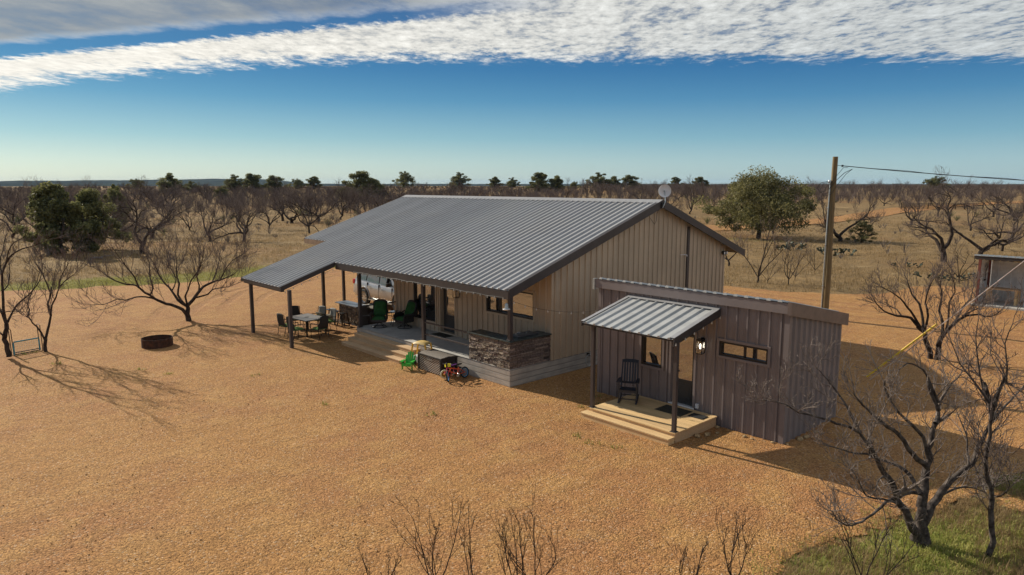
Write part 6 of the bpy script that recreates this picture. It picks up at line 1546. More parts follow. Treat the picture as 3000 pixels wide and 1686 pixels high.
traced_tree('bare mesquite, left of the twin trees, behind the yellow guy wire guard', mid, 26, PM)
traced_tree('bare mesquite, right of the twin trees, behind the yellow guy wire guard', mid2, 27, PM)

# saplings whose tops reach into the bottom of the view
SAP = dict(n=[7, 5, 4, 3], wig=[0.10, 0.14, 0.16, 0.2], up=[0.06, 0.10, 0.08, 0.05], kids=[5, 3, 2, 0], t0=[0.25, 0.2, 0.2, 0.1], spread=(0.35, 0.8), lift=0.35,
           r=[0.02, 0.007, 0.004, 0.003], rmin=0.0024, ratio=[0.5, 0.5, 0.5, 0.5], max=3)
def sapling(x, y, h, seed, label, nst=3, lean=0.25):
    rng = random.Random(seed); t = thing('sapling', label, 'sapling', (x, y, 0), 0, 'bare saplings in front of the yard')
    out = []
    out.append((0, [(0, 0, -0.1), (0.01, 0.0, h * 0.2), (0.0, 0.02, h * 0.42)], 0.022, 0.017))
    for k in range(nst):
        a = 2 * math.pi * k / nst + rng.uniform(-0.5, 0.5)
        spawn(rng, out, (0, 0.01, h * rng.uniform(0.25, 0.42)), norm3((lean * math.cos(a), lean * math.sin(a), 1)), h * rng.uniform(0.5, 0.66), 0.011, 0.004, 0, SAP)
    wood_parts('trunk', out, t, 1, M['darktwig'], M['darktwig'], 7, 4)
sapling(8.72, -9.38, 2.15, 31, 'fan shaped bare sapling, left of those along the bottom edge', 4, 0.35)
sapling(9.05, -8.98, 1.9, 32, 'single stemmed bare sapling between two bushier ones at the bottom edge', 2, 0.22)
sapling(9.45, -8.50, 1.8, 33, 'bushy bare sapling right of the single stemmed one at the bottom edge', 4, 0.35)
sapling(9.62, -8.28, 1.95, 34, 'tall twiggy bare sapling beside the bushy one at the bottom edge', 3, 0.3)
sapling(8.25, -10.0, 1.45, 35, 'low bare sapling furthest left along the bottom edge', 3, 0.6)
sapling(11.55, -6.25, 1.85, 36, 'sparse bare sapling at the bottom edge near the green grass', 3, 0.3)
sapling(11.1, -6.75, 1.55, 37, 'small thin bare sapling left of the sparse one near the grass', 3, 0.35)
sapling(12.75, -4.6, 1.7, 38, 'twisted bare sapling rooted in the green grass at the lower right', 4, 0.55)

# live oaks
def oak_proto(seed, h, w, nclump, nleaf, ls, m, label, hb=0.2, pw=0.55):
    rng = random.Random(seed); nr = np.random.default_rng(seed)
    t = thing('live_oak', label, 'tree', (0, 0, -500)); out = []
    P = dict(MESQ); P['kids'] = [5, 3, 0, 0]; P['max'] = 1; P['r'] = [0.14, 0.06, 0.03, 0.02]; P['rmin'] = 0.02
    out.append((0, [(0, 0, -0.2), (0.06, 0.03, h * 0.15), (0.0, 0.0, h * 0.26)], 0.30, 0.24))
    for k in range(6):
        a = 2 * math.pi * k / 6 + rng.uniform(-0.4, 0.4)
        spawn(rng, out, (0, 0, h * rng.uniform(0.18, 0.27)), norm3((math.cos(a) * 0.9, math.sin(a) * 0.9, 0.75)), math.hypot(w * 0.28, h * 0.27), 0.15, 0.04, 0, P)
    V, F = tubes([(p, a, b) for (l, p, a, b) in out], 6); mesh_np('trunk', V, F, M['oakbark'], t, smooth=True)
    C_ = []; Rr = []
    for i in range(nclump):
        a = rng.uniform(0, 2 * math.pi); u = rng.random() ** 0.55; z = rng.random()
        # dome: wide in the middle, rounded on top
        zz = hb + (1 - hb) * z; rad = 0.5 * w * max(0.03, 1 - z ** 2.3) ** pw * (0.62 + 0.38 * min(1, z / 0.3)) * u
        rad *= 0.86 + 0.25 * math.sin(a * 3 + seed)
        C_.append((rad * math.cos(a), rad * math.sin(a), h * zz * (0.90 + 0.10 * math.sin(2 * a + seed)) - 0.25)); Rr.append(rng.uniform(0.055, 0.135) * (w * 0.5 + h * 0.5))
    C_ = np.array(C_); Rr = np.array(Rr)
    idx = nr.integers(0, nclump, nleaf)
    dv = nr.normal(size=(nleaf, 3)); dv /= np.linalg.norm(dv, axis=1, keepdims=True)
    rad = Rr[idx] * nr.random(nleaf) ** 0.42
    ctr = C_[idx] + dv * rad[:, None] * np.array([1, 1, 0.72])
    s = ls * nr.uniform(0.6, 1.35, nleaf)
    n1 = nr.normal(size=(nleaf, 3)); n1 /= np.linalg.norm(n1, axis=1, keepdims=True)
    n2 = np.cross(n1, nr.normal(size=(nleaf, 3))); n2 /= np.linalg.norm(n2, axis=1, keepdims=True)
    V = np.stack([ctr - n1 * s[:, None], ctr - n2 * s[:, None] * 0.55, ctr + n1 * s[:, None], ctr + n2 * s[:, None] * 0.55], 1).reshape(-1, 3)
    ok = V[:, 2] < 0.1; V[ok, 2] = 0.1
    F = np.arange(nleaf * 4).reshape(-1, 4)
    sh = np.repeat(np.clip(nr.random(nleaf) * 0.7 + (nr.random(nclump)[idx]) * 0.5 - 0.1, 0, 1), 1)
    mesh_np('crown', V, F, m, t, attrs={'shade': ('FACE', sh)})
    return t
def place(proto, used, x, y, sz, rz, label, group, zo=-0.05):
    z = float(hgt(x, y)) + zo
    if proto.name not in used:
        used.add(proto.name); o = proto; o.location = (x, y, z); o.rotation_euler = (0, 0, rz); o.scale = sz; o['label'] = label
    else: o = dup(proto, (x, y, z), rz, label, sz)
    if group: o['group'] = group
    return o

# big oak at the right, built for itself
big = oak_proto(3, 8.6, 17.0, 150, 38000, 0.12, M['leafsun'], 'x', hb=0.22, pw=0.5)
place(big, set(), -27.9, 68.0, (1, 1, 1), 0.4, 'broad olive green live oak behind the roof, left of the utility pole', None)
oaks = [oak_proto(10 + k, 6.0, 6.0 * (1.0 + 0.2 * (k % 3)), 75, 15000, 0.13, M['leaf'], 'x', hb=0.12) for k in range(5)]
OK = [(-61.7, -1.5, 6.2, 6.5, 'dark dense live oak nearest the left edge of the field'), (-62.2, 1.4, 5.8, 6.0, 'second dark live oak close behind the nearest left one'), (-100.7, 12.7, 6.3, 5.0, 'round live oak on a clear trunk, right of the dark left pair'),
      (-231.1, 60.1, 6.0, 11.2, 'far live oak on the skyline at the left, standing on the scrub edge'), (-231.9, 88.0, 6.1, 18.2, 'very broad live oak on the skyline left of the house'),
      (-245.6, 118.4, 4.8, 13.0, 'flat topped live oak on the skyline, third from the left'), (-155.2, 86.7, 7.7, 11.8, 'tall rounded live oak above the left end of the roof ridge'),
      (-294.6, 194.8, 8.5, 11.8, 'lone skyline oak on a clear trunk above the ridge end'), (-364.7, 286.5, 9.4, 14.5, 'skyline oak above the left half of the ridge, with a low bush at its foot'),
      (-198.4, 152.3, 2.9, 6.5, 'low dark bush at the foot of a skyline oak above the ridge'), (-262.7, 229.5, 5.4, 13.6, 'paired skyline oak crowns above the middle of the ridge'),
      (-171.3, 171.4, 6.8, 14.3, 'wide dark oak above the right half of the ridge'), (-195.5, 217.3, 3.5, 5.1, 'small skyline oak right of the wide dark one'),
      (-172.7, 207.1, 6.2, 12.8, 'pointed skyline oak above the right part of the ridge'), (-163.4, 215.3, 5.5, 12.8, 'skyline oak left of the roof dish'),
      (-198.7, 299.1, 5.2, 7.5, 'tiny skyline oak just right of the roof dish'), (-138.8, 227.9, 4.9, 7.8, 'small skyline oak left of the broad olive oak'),
      (-62.1, 248.8, 5.2, 14.2, 'dark oak on the skyline right of the utility pole'), (-248.3, 72.2, 3.5, 7.3, 'low green bush between the two left skyline oaks'),
      (-183.3, 58.9, 3.3, 4.8, 'yellowish low oak in the scrub left of the house'), (-160.5, 94.7, 5.0, 6.9, 'lower oak crown right against the tall rounded one'),
      (-216.9, 127.6, 4.6, 7.8, 'oak crown left behind the tall rounded one'), (-275.0, 61.4, 4.1, 7.7, 'small oak furthest left on the skyline'),
      (-233.5, 82.0, 5.4, 8.0, 'left crown of the broad oak group on the skyline left of the house'), (-229.5, 95.0, 5.6, 8.5, 'right crown of the broad oak group on the skyline left of the house'),
      (-167.0, 176.0, 5.6, 8.0, 'rounded crown at the right end of the wide dark oak above the ridge'), (-168.5, 211.5, 5.0, 7.5, 'rounded oak between the two skyline oaks left of the roof dish'),
      (-248.0, 112.5, 4.2, 7.0, 'low rounded oak beside the flat topped skyline oak'), (-256.5, 236.0, 4.9, 7.5, 'smaller right crown of the paired skyline oaks above mid ridge')]
used = set(); rng = random.Random(77)
for i, (x, y, h, w, lab) in enumerate(OK):
    k = i % 5; w0 = 6.0 * (1.0 + 0.2 * (k % 3))
    place(oaks[k], used, x, y, (min(w * 1.12, 1.8 * h) / w0, min(w * 1.12, 1.8 * h) / w0, h / 6.0 * 1.10), rng.uniform(0, 6.28), lab, 'live oaks across the pasture', -0.1)

# bare mesquites
protos = [mesquite_proto(100 + k, 4.5, 3 + k % 3, (0.9, 1.3, 0.7, 1.1, 1.4, 0.8)[k % 6], 'x', rk=(1.0, 1.3, 0.8)[k % 3]) for k in range(7)]
gnarl_P = dict(MESQ); gnarl_P['wig'] = [0.42, 0.34, 0.28, 0.2, 0.2]; gnarl_P['r'] = [0.12, 0.05, 0.013, 0.008]
gnarls = [mesquite_proto(200 + k, 4.5, 3, 1.1, 'x', gnarl_P, 1.35) for k in range(2)]
thin_P = dict(MESQ); thin_P['kids'] = [5, 4, 2, 0]; thin_P['r'] = [0.05, 0.02, 0.010, 0.006]; thin_P['wig'] = [0.14, 0.16, 0.2, 0.2]
thins = [mesquite_proto(300 + k, 4.5, 4, 0.5, 'x', thin_P, 0.45) for k in range(3)]
GN = [(-55.0, 3.8, 4.9, 'gnarled bare mesquite with twisted black limbs, behind the yard tree'), (-17.8, 68.1, 5.8, 'thick gnarled mesquite just behind the utility pole'),
      (-3.0, 54.0, 5.6, 'wide crooked mesquite in the grass left of the open shed'), (-2.2, 61.8, 5.0, 'crooked mesquite directly behind the open shed')]
for i, (x, y, h, lab) in enumerate(GN): place(gnarls[i % 2], used, x, y, (h / 4.5 * 0.95,) * 2 + (h / 4.5,), 1.3 * i, lab, None)
TH = [(-7.0, 29.1, 3.7, 'slim many stemmed bare shrub beyond the house corner, right beside the driveway'), (-6.3, 29.1, 1.6, 'tiny bare shrub next to the many stemmed one by the driveway'),
      (-5.0, 29.3, 2.4, 'thin leaning bare shrub between the house and the pole'), (-7.1, 37.8, 1.9, 'small forked bare shrub near the prickly pears left of the pole'),
      (2.2, 38.7, 2.6, 'small upright mesquite among prickly pears by the open shed'), (-52.2, -2.0, 2.2, 'small bare shrub in front of the dark left oaks'),
      (-51.7, -1.5, 1.6, 'smallest bare shrub in front of the dark left oaks'), (-5.8, 32.0, 1.8, 'wispy bare shrub behind the leaning one near the house')]
for i, (x, y, h, lab) in enumerate(TH): place(thins[i % 3], used, x, y, (h / 4.5 * 1.05,) * 2 + (h / 4.5,), 1.1 * i, lab, None)
NM = [(-65.6, 13.7, 4.7, 'bare leaning mesquite, left of two wide ones, behind the yard tree'), (-62.9, 16.6, 4.3, 'wide bare mesquite with spreading trunks left of the carport roof'),
      (-85.2, 29.4, 4.1, 'bare mesquite left of the roof edge, behind the wide spreading one'), (-13.7, 36.7, 2.6, 'leaning bare mesquite below the rear roof corner'),
      (-67.1, 1.6, 3.6, 'thin bare mesquite against the dark left oaks'), (-72.8, 29.6, 5.1, 'dark forked mesquite against the left roof edge')]
for i, (x, y, h, lab) in enumerate(NM): place(protos[i % 7], used, x, y, (h / 4.5,) * 3, 2.1 * i, lab, None)
GRP = 'bare mesquites scattered through the far scrub'; GLAB = 'bare leafless mesquite standing in the far scrub beyond the gravel yard'
NM2 = [(-85.8, 9.7, 3.4), (-76.2, 5.2, 3.6), (-107.6, 22.0, 3.4), (-88.3, 1.3, 4.4), (-90.6, -1.3, 5.2), (-96.7, 47.7, 5.3), (-119.3, 65.9, 4.6), (-94.8, 42.3, 4.5), (-21.8, 103.3, 4.4),
       (-13.1, 100.3, 4.4), (-18.9, 136.8, 4.7), (-12.3, 122.8, 4.6), (-65.9, 110.7, 5.8), (-26.3, 131.3, 4.8), (-1.9, 67.9, 3.0), (-4.1, 82.2, 4.4), (-31, 78, 4.4), (-40, 62, 3.8), (-47, 70, 4.2)]
for i, (x, y, h) in enumerate(NM2): place(protos[(i * 3 + 1) % 7], used, x, y, (h / 4.5 * rng.uniform(0.9, 1.2),) * 2 + (h / 4.5,), rng.uniform(0, 6.28), GLAB, GRP)
FW = math.atan2(0.6767, -0.7363)
cnt = 0; spots = [(q[0], q[1]) for q in NM2 + NM + GN]
tries = 0
while cnt < 158 and tries < 6000:
    tries += 1
    off = rng.uniform(-0.66, 0.66); d = 62 + 235 * rng.random() ** 0.75
    a = FW - off; x = CAM[0] + d * math.cos(a); y = CAM[1] + d * math.sin(a)
    # thick on the left, open savanna to the right
    if off > 0.05 and rng.random() < (0.75 if d < 190 else 0.0): continue
    if off > 0.0 and d < 100: continue
    if d < 78 and off > -0.2: continue
    if seg_dist(np.array([x]), np.array([y]), YARD, True)[0] < 9 or inside(np.array([x]), np.array([y]), YARD)[0]: continue
    if seg_dist(np.array([x]), np.array([y]), TRACK)[0] < 7: continue
    if any((x - p) ** 2 + (y - q) ** 2 < (3.2 + d * 0.012) ** 2 for p, q in spots): continue
    spots.append((x, y)); h = max(1.6, min(rng.uniform(3.0, 5.4), (rng.uniform(7.0, 8.2) if off > 0.1 else rng.uniform(5.9, 6.8)) - float(hgt(x, y))))
    k = rng.randrange(9); pr = (protos + gnarls)[k]
    place(pr, used, x, y, (h / 4.5 * rng.uniform(0.85, 1.25),) * 2 + (h / 4.5,), rng.uniform(0, 6.28), GLAB, GRP)
    cnt += 1

# brush mass beyond, one object
def brush(name, label, n, d0, d1, hmin, hmax, m, seed, right_bias=0.0, dens_fn=None, width=1.0, k=26):
    nr = np.random.default_rng(seed)
    off = nr.uniform(-0.72, 0.72, n * 2); d = d0 + (d1 - d0) * nr.random(n * 2) ** 0.8
    keep = nr.random(n * 2) < (1.0 if dens_fn is None else dens_fn(off, d))
    off, d = off[keep][:n], d[keep][:n]; n = len(d)
    a = FW - off; x = CAM[0] + d * np.cos(a); y = CAM[1] + d * np.sin(a)
    ok = ~inside(x, y, YARD) & (seg_dist(x, y, YARD, True) > 4) & (seg_dist(x, y, TRACK) > 5)
    x, y = x[ok], y[ok]; n = len(x); h = nr.uniform(hmin, hmax, n)
    h = np.maximum(0.5, np.minimum(h, np.where((x - CAM[0]) * 0.6767 + (y - CAM[1]) * 0.7363 > 0.12 * np.hypot(x - CAM[0], y - CAM[1]), 7.0, 5.75) + 0.4 * nr.normal(size=n) - hgt(x, y)))
    z = hgt(x, y) - 0.1
    # k thin blades fanning up from each stem
    X = np.repeat(x, k); Y = np.repeat(y, k); Z = np.repeat(z, k); H = np.repeat(h, k); m_ = n * k
    az = nr.uniform(0, 2 * math.pi, m_); lean = nr.uniform(0.0, 0.75, m_)
    t0 = nr.uniform(0.0, 0.45, m_); 
    b = np.stack([X + np.cos(az) * lean * H * t0 * width, Y + np.sin(az) * lean * H * t0 * width, Z + H * t0], -1)
    az2 = az + nr.normal(0, 0.7, m_)
    e = b + np.stack([np.cos(az2) * lean * H * 0.6 * width, np.sin(az2) * lean * H * 0.6 * width, H * (1 - t0) * nr.uniform(0.4, 1.0, m_)], -1)
    wd = nr.uniform(0.010, 0.028, m_)[:, None] * (1 + H[:, None] * 0.1)
    sd = np.stack([-np.sin(az2 + 1), np.cos(az2 + 1), np.zeros(m_)], -1)
    V = np.stack([b - sd * wd, b + sd * wd, e + sd * wd * 0.3, e - sd * wd * 0.3], 1).reshape(-1, 3)
    o = mesh_np(name, V, np.arange(m_ * 4).reshape(-1, 4), m)
    return tag(o, label, 'brush', kind='stuff')
lf = lambda off, d: np.where(off < 0.05, 1.0, np.where(d > 185, 0.9, 0.10))
brush('brush', 'dense grey brown leafless brush filling the far pasture', 6000, 145, 430, 2.2, 4.4, M['twig'], 5, dens_fn=lf, k=44)
brush('undergrowth', 'low dry undergrowth between the nearer mesquites', 350, 62, 190, 0.5, 1.5, M['paletwig'], 6, dens_fn=lambda off, d: np.where(off < 0, 1.0, 0.35), k=26)

brush('bushes', 'low olive green bushes dotted through the far scrub', 420, 95, 420, 0.7, 1.7, M['leaf'], 9, dens_fn=lambda off, d: np.where(off < 0, 1.0, 0.5), k=60, width=1.3)

# prickly pears
def pear_proto(seed):
    rng = random.Random(seed); t = thing('prickly_pear', 'x', 'cactus', (0, 0, -500)); b = MB()
    def pad(p, d, s, lev):
        d = Vector(d).normalized(); side = d.cross(Vector((rng.gauss(0, 1), rng.gauss(0, 1), 0.2))).normalized(); nn = d.cross(side)
        i = len(b.v); c = p + d * s * 0.9
        for q in range(10):
            a = 2 * math.pi * q / 10; b.v.append(tuple(c + d * s * math.cos(a) * 0.95 + side * s * 0.72 * math.sin(a)))
        b.v.append(tuple(c + nn * s * 0.16)); b.v.append(tuple(c - nn * s * 0.16))
        for q in range(10):
            b.f.append([i + q, i + (q + 1) % 10, i + 10]); b.t.append((1, 1, 1)); b.f.append([i + (q + 1) % 10, i + q, i + 11]); b.t.append((1, 1, 1))
        if lev < 3:
            for _ in range(rng.choice((1, 2, 2))): pad(c + d * s * 0.75 + side * s * rng.uniform(-0.5, 0.5), d + Vector((rng.gauss(0, 0.5), rng.gauss(0, 0.5), 0.35)), s * rng.uniform(0.8, 1.0), lev + 1)
    for _ in range(7): pad(Vector((rng.gauss(0, 0.4), rng.gauss(0, 0.4), -0.03)), (rng.gauss(0, 0.5), rng.gauss(0, 0.5), 0.8), rng.uniform(0.11, 0.15), 0)
    b.build('pads', M['cactus'], t); return t
pp = [pear_proto(k) for k in (1, 2)]
PE = [(0.5, 40.6, 0.8, 'large prickly pear clump left of the open shed'), (2.2, 41.1, 0.7, 'spreading prickly pear close to the open shed'), (1.1, 39.9, 0.65, 'prickly pear between the two larger clumps by the shed'),
      (-11.8, 52.4, 1.3, 'prickly pear just right of the utility pole'), (-3.8, 48.8, 0.8, 'small dark prickly pear alone in the dry grass'), (-16.3, 53.2, 1.2, 'prickly pear left of the utility pole'), (-17.3, 53.7, 1.0, 'smaller prickly pear at the left of the one by the pole')]
for i, (x, y, s, lab) in enumerate(PE): place(pp[i % 2], used, x, y, (s * 1.3, s * 1.3, s * 0.8), i * 1.7, lab, 'prickly pear clumps', 0.0)

# far pipe fence, a dead branch, an evergreen shrub
def far_fence():
    a, b = Vector((-39.7, 152.1, 0)), Vector((-26.5, 160.6, 0)); f = thing('pasture_fence', 'low dark rail fence far off in the pasture at the right', 'fence', a)
    d = b - a; q = MB()
    for k in range(10):
        p = d * (k / 9); z = float(hgt(a.x + p.x, a.y + p.y)); q = MB(); q.tube([(p.x, p.y, z - 0.2), (p.x, p.y, z + 1.35)], 0.09, 6); q.build('post', M['darktwig'], f)
    for h in (0.25, 0.5, 0.75, 1.0, 1.25):
        q = MB(); q.tube([(d.x * k / 9, d.y * k / 9, float(hgt(a.x + d.x * k / 9, a.y + d.y * k / 9)) + h) for k in range(10)], 0.06, 5); q.build('rail', M['darktwig'], f)
far_fence()
b = MB(); rng = random.Random(4)
for k in range(5):
    p = Vector((rng.uniform(-0.5, 0.5), rng.uniform(-0.6, 0.6), 0.08)); e = p + Vector((rng.uniform(-0.8, 0.8), rng.uniform(0.6, 1.2) * (-1) ** k, rng.uniform(0, 0.2)))
    b.tube([p, (p + e) / 2 + Vector((0.08, 0, 0.06)), e], [0.06, 0.05, 0.02], 6)
o = b.build('fallen_branch', M['paletwig'], None, smooth=True); o.location = (-53.2, -0.3, 0.1); tag(o, 'pale dead branches lying in the grass left of the yard tree', 'branch')
sh = oak_proto(61, 6.0, 6.0, 40, 7000, 0.10, M['leafsun'], 'x', hb=0.05); sh.name = 'evergreen_shrub'; sh['category'] = 'shrub'
place(sh, set(), -15.3, 67.9, (0.62, 0.62, 0.45), 0.3, 'olive green shrub at the foot of the gnarled mesquite behind the pole', None)
t = thing('garden_hose', 'coiled pale hose hanging at the foundation between the house and cabin', 'hose', (0.10, 3.75, 0.30))
b = MB(); b.tube([(0.02 + 0.02 * math.sin(k), 0.20 * math.cos(k * 0.5), 0.20 * math.sin(k * 0.5)) for k in range(60)], 0.014, 6); b.build('coil', M['galv'], t, smooth=True)
b = MB(); b.box(-0.09, 0.03, -0.03, 0.03, 0.15, 0.24); b.build('hanger', M['black'], t)
t = thing('tube_feeder', 'small black tube with a red ring strapped to a limb of the grey mesquite', 'feeder', (11.93, -2.44, 1.88))
b = MB(); b.tube([(0, 0, 0), (0, 0, 0.22)], 0.026, 10); b.build('tube', M['black'], t)
b = MB(); b.tube([(0, 0, 0.165), (0, 0, 0.185)], 0.029, 10); b.build('ring', M['tail'], t)
b = MB(); b.tube([(0, 0, -0.06), (0, 0, 0.0)], 0.012, 8); b.build('spout', M['white'], t)

# grass
def grass(name, label, xy, hmin, hmax, blades, m, seed, spread=0.12, w=0.006, zfn=None):
    nr = np.random.default_rng(seed); n = len(xy); k = blades; m_ = n * k
    X = np.repeat(xy[:, 0], k) + nr.normal(0, spread, m_); Y = np.repeat(xy[:, 1], k) + nr.normal(0, spread, m_)
    Z = hgt(X, Y) - 0.06 + (0 if zfn is None else zfn(X, Y)); H = np.repeat(nr.uniform(hmin, hmax, n), k) * nr.uniform(0.5, 1.1, m_)
    az = nr.uniform(0, 2 * math.pi, m_); ln = nr.uniform(0.15, 1.0, m_)
    ww = w * nr.uniform(0.6, 1.4, m_)
    sx, sy = -np.sin(az) * ww, np.cos(az) * ww
    p0 = np.stack([X - sx, Y - sy, Z], -1); p1 = np.stack([X + sx, Y + sy, Z], -1)
    mx = X + np.cos(az) * ln * H * 0.35; my = Y + np.sin(az) * ln * H * 0.35
    p2 = np.stack([mx + sx * 0.7, my + sy * 0.7, Z + H * 0.65], -1); p3 = np.stack([mx - sx * 0.7, my - sy * 0.7, Z + H * 0.65], -1)
    tx = X + np.cos(az) * ln * H * 0.9; ty = Y + np.sin(az) * ln * H * 0.9
    p4 = np.stack([tx, ty, Z + H * (1.05 - 0.35 * ln)], -1)
    V = np.stack([p0, p1, p2, p3, p4], 1).reshape(-1, 3); b = np.arange(m_) * 5
    F = np.concatenate([np.stack([b, b + 1, b + 2, b + 3], -1), np.stack([b + 3, b + 2, b + 4, b + 4], -1)])
    tri = np.stack([b + 3, b + 2, b + 4], -1); quad = np.stack([b, b + 1, b + 2, b + 3], -1)
    me = bpy.data.meshes.new(name); me.vertices.add(len(V)); me.vertices.foreach_set('co', V.astype(np.float32).ravel())
    li = np.concatenate([quad.ravel(), tri.ravel()]).astype(np.int32); me.loops.add(len(li)); me.loops.foreach_set('vertex_index', li)
    np_ = m_ * 2; me.polygons.add(np_)
    st = np.concatenate([np.arange(m_) * 4, m_ * 4 + np.arange(m_) * 3]).astype(np.int32); me.polygons.foreach_set('loop_start', st)
    me.polygons.foreach_set('loop_total', np.concatenate([np.full(m_, 4), np.full(m_, 3)]).astype(np.int32)); me.update(calc_edges=True)
    a = me.attributes.new('shade', 'FLOAT', 'FACE'); sh = np.repeat(nr.random(n), k) * 0.6 + nr.random(m_) * 0.4; a.data.foreach_set('value', np.concatenate([sh, sh]).astype(np.float32))
    me.materials.append(m); o = bpy.data.objects.new(name, me); C.objects.link(o)
    return tag(o, label, 'grass', kind='stuff')
M['greengrass'] = leaf_mat('green_grass_blades', (0.22, 0.30, 0.045), (0.55, 0.50, 0.17))
M['drygrass'] = leaf_mat('dry_grass_blades', (0.21, 0.145, 0.07), (0.42, 0.295, 0.15))
M['roadgrass'] = leaf_mat('verge_grass_blades', (0.24, 0.255, 0.06), (0.42, 0.37, 0.12))
nr = np.random.default_rng(12)
q = np.stack([nr.uniform(10.6, 18, 26000), nr.uniform(-9, 6, 26000)], -1)
e = np.maximum(sdf(q[:, 0], q[:, 1], PATCH), sdf(q[:, 0], q[:, 1], PATCH2)) + 0.25 * np.sin(q[:, 0] * 3.1) * np.sin(q[:, 1] * 2.7)
q = q[e + nr.random(len(q)) ** 4 * 0.9 > 0.0]
pz = lambda X, Y: 0.12 * sst(0, 1.2, np.maximum(sdf(X, Y, PATCH), sdf(X, Y, PATCH2)))
sel = nr.random(len(q)) + 0.5 * np.sin(q[:, 0] * 1.3 + 1) * np.sin(q[:, 1] * 1.1) > 0.42
grass('grass', 'short green winter grass under the lower right trees', q[sel], 0.06, 0.16, 7, M['greengrass'], 1, 0.05, 0.006, pz)
grass('dry_grass', 'bent straw coloured grass mixed into the green patch', q[~sel], 0.10, 0.30, 8, M['drygrass'], 2, 0.06, 0.004, pz)
# field tufts, denser near
n = 60000; off = nr.uniform(-0.70, 0.70, n); d = 34 + 110 * nr.random(n) ** 1.25; a = FW - off
q = np.stack([CAM[0] + d * np.cos(a), CAM[1] + d * np.sin(a)], -1)
s = sdf(q[:, 0], q[:, 1], YARD); cl = np.sin(q[:, 0] * 0.5 + 2) * np.sin(q[:, 1] * 0.43) + nr.normal(0, 0.5, n)
s = s + 0.5 * np.sin(q[:, 0] * 0.9) * np.sin(q[:, 1] * 0.8)
ok = (s < -0.3) & (cl > -0.35) & (seg_dist(q[:, 0], q[:, 1], TRACK) > 3.6) & (seg_dist(q[:, 0], q[:, 1], GREEN) > 2.2)
grass('pasture_grass', 'pale dry grass tufts covering the pasture beyond the driveway', q[ok], 0.12, 0.42, 6, M['drygrass'], 3, 0.16, 0.012)
n = 4200; k = nr.integers(0, len(GREEN) - 1, n); t = nr.random(n)[:, None]; GA = np.array(GREEN)
q = GA[k] * (1 - t) + GA[k + 1] * t + nr.normal(0, 1.9, (n, 2))
ok = sdf(q[:, 0], q[:, 1], YARD) < -0.1
grass('verge_grass', 'green grass verge along the far edge of the driveway', q[ok], 0.06, 0.18, 7, M['roadgrass'], 4, 0.12, 0.012)
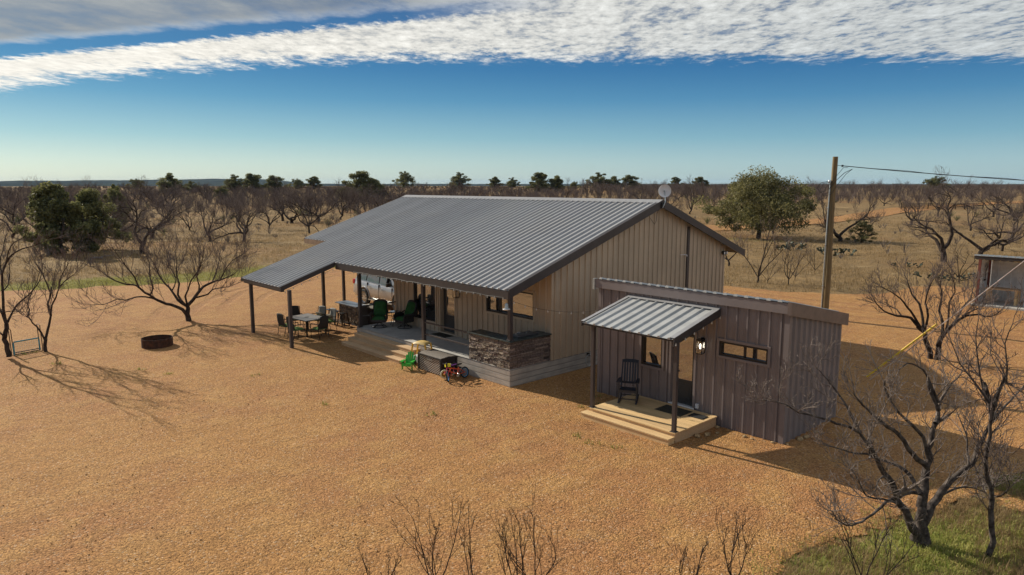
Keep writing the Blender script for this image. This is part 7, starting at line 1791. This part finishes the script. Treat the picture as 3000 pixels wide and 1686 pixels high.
# loose stones on the yard
def stones():
    nr = np.random.default_rng(8); n = 26000
    off = nr.uniform(-0.72, 0.72, n); d = 9.0 + 26 * nr.random(n) ** 1.3; a = FW - off
    x = CAM[0] + d * np.cos(a); y = CAM[1] + d * np.sin(a)
    den = np.sin(x * 0.55 + 1) * np.sin(y * 0.5 + 2) + 0.6 * np.sin(x * 1.4 + 0.3) * np.sin(y * 1.2) + nr.normal(0, 0.6, n)
    ok = (yard_e(x, y) > 0.05) & (den > 0.1) & ~((x > -9.7) & (x < 0.1) & (y > -1.0) & (y < 12.8)) & ~((x > 2.2) & (x < 8.4) & (y > -0.7) & (y < 5))
    x, y = x[ok], y[ok]; n = len(x)
    s = 0.007 + 0.014 * nr.random(n) ** 5
    base = np.array([(1, 0, 0), (0, 1, 0), (-1, 0, 0), (0, -1, 0), (0, 0, 1), (0, 0, -1)], float)
    F0 = np.array([(0, 1, 4), (1, 2, 4), (2, 3, 4), (3, 0, 4), (1, 0, 5), (2, 1, 5), (3, 2, 5), (0, 3, 5)])
    th = nr.uniform(0, 6.28, n); c, sn = np.cos(th), np.sin(th)
    B = base[None] * nr.uniform(0.6, 1.3, (n, 6, 1)) * np.array([1.2, 0.9, 0.7])
    X = B[:, :, 0] * c[:, None] - B[:, :, 1] * sn[:, None]; Y = B[:, :, 0] * sn[:, None] + B[:, :, 1] * c[:, None]
    V = np.stack([X * s[:, None] + x[:, None], Y * s[:, None] + y[:, None], B[:, :, 2] * s[:, None] + (yard_z(x, y) + s * 0.35 + 0.004)[:, None]], -1).reshape(-1, 3)
    F = (F0[None] + (np.arange(n) * 6)[:, None, None]).reshape(-1, 3)
    m = leaf_mat('yard_stones', (0.32, 0.165, 0.06), (0.56, 0.35, 0.16))
    o = mesh_np('loose_stones', V, F, m, attrs={'shade': ('FACE', np.repeat(nr.random(n), 8))})
    tag(o, 'loose orange stones scattered over the gravel yard', 'stones', kind='stuff')
stones()
# a few green sprigs in the gravel
q = np.array([(3.0, 0.2), (3.3, 0.9), (-10.5, -8.2), (-9.2, -7.6), (-2.4, -5.2), (-13.5, -10.2), (2.6, 1.2), (4.4, -1.6), (5.0, -1.9), (5.7, -1.6), (-16.2, -10.75), (-16.1, -10.5), (-15.95, -10.95), (-7, -5.5), (0.5, -3.5)])
q = np.repeat(q, 5, axis=0) + nr.normal(0, 0.10, (len(q) * 5, 2))
grass('weeds', 'small green weeds sprouting from the gravel', q, 0.06, 0.13, 7, M['roadgrass'], 5, 0.04, 0.008, lambda X, Y: 0.06)
for pr in protos + gnarls + thins + oaks + pp:
    if pr.name not in used:
        for ch in list(pr.children): bpy.data.objects.remove(ch)
        bpy.data.objects.remove(pr)

# ------------------------------------------------------------------ air
def haze():
    b = MB(); b.box(-9300, 9300, -9300, 9300, -22, 75)
    m = bpy.data.materials.new('haze_air'); m.use_nodes = True
    nt = m.node_tree; nt.nodes.remove(nt.nodes['Principled BSDF'])
    v = nt.nodes.new('ShaderNodeVolumePrincipled')
    v.inputs['Color'].default_value = (0.38, 0.62, 1.0, 1)
    v.inputs['Density'].default_value = 0.00004
    v.inputs['Anisotropy'].default_value = 0.0
    nt.links.new(v.outputs[0], nt.nodes['Material Output'].inputs['Volume'])
    o = b.build('haze', m)
    tag(o, 'thin blue haze over the far pasture and hills', 'haze', kind='stuff')
haze()
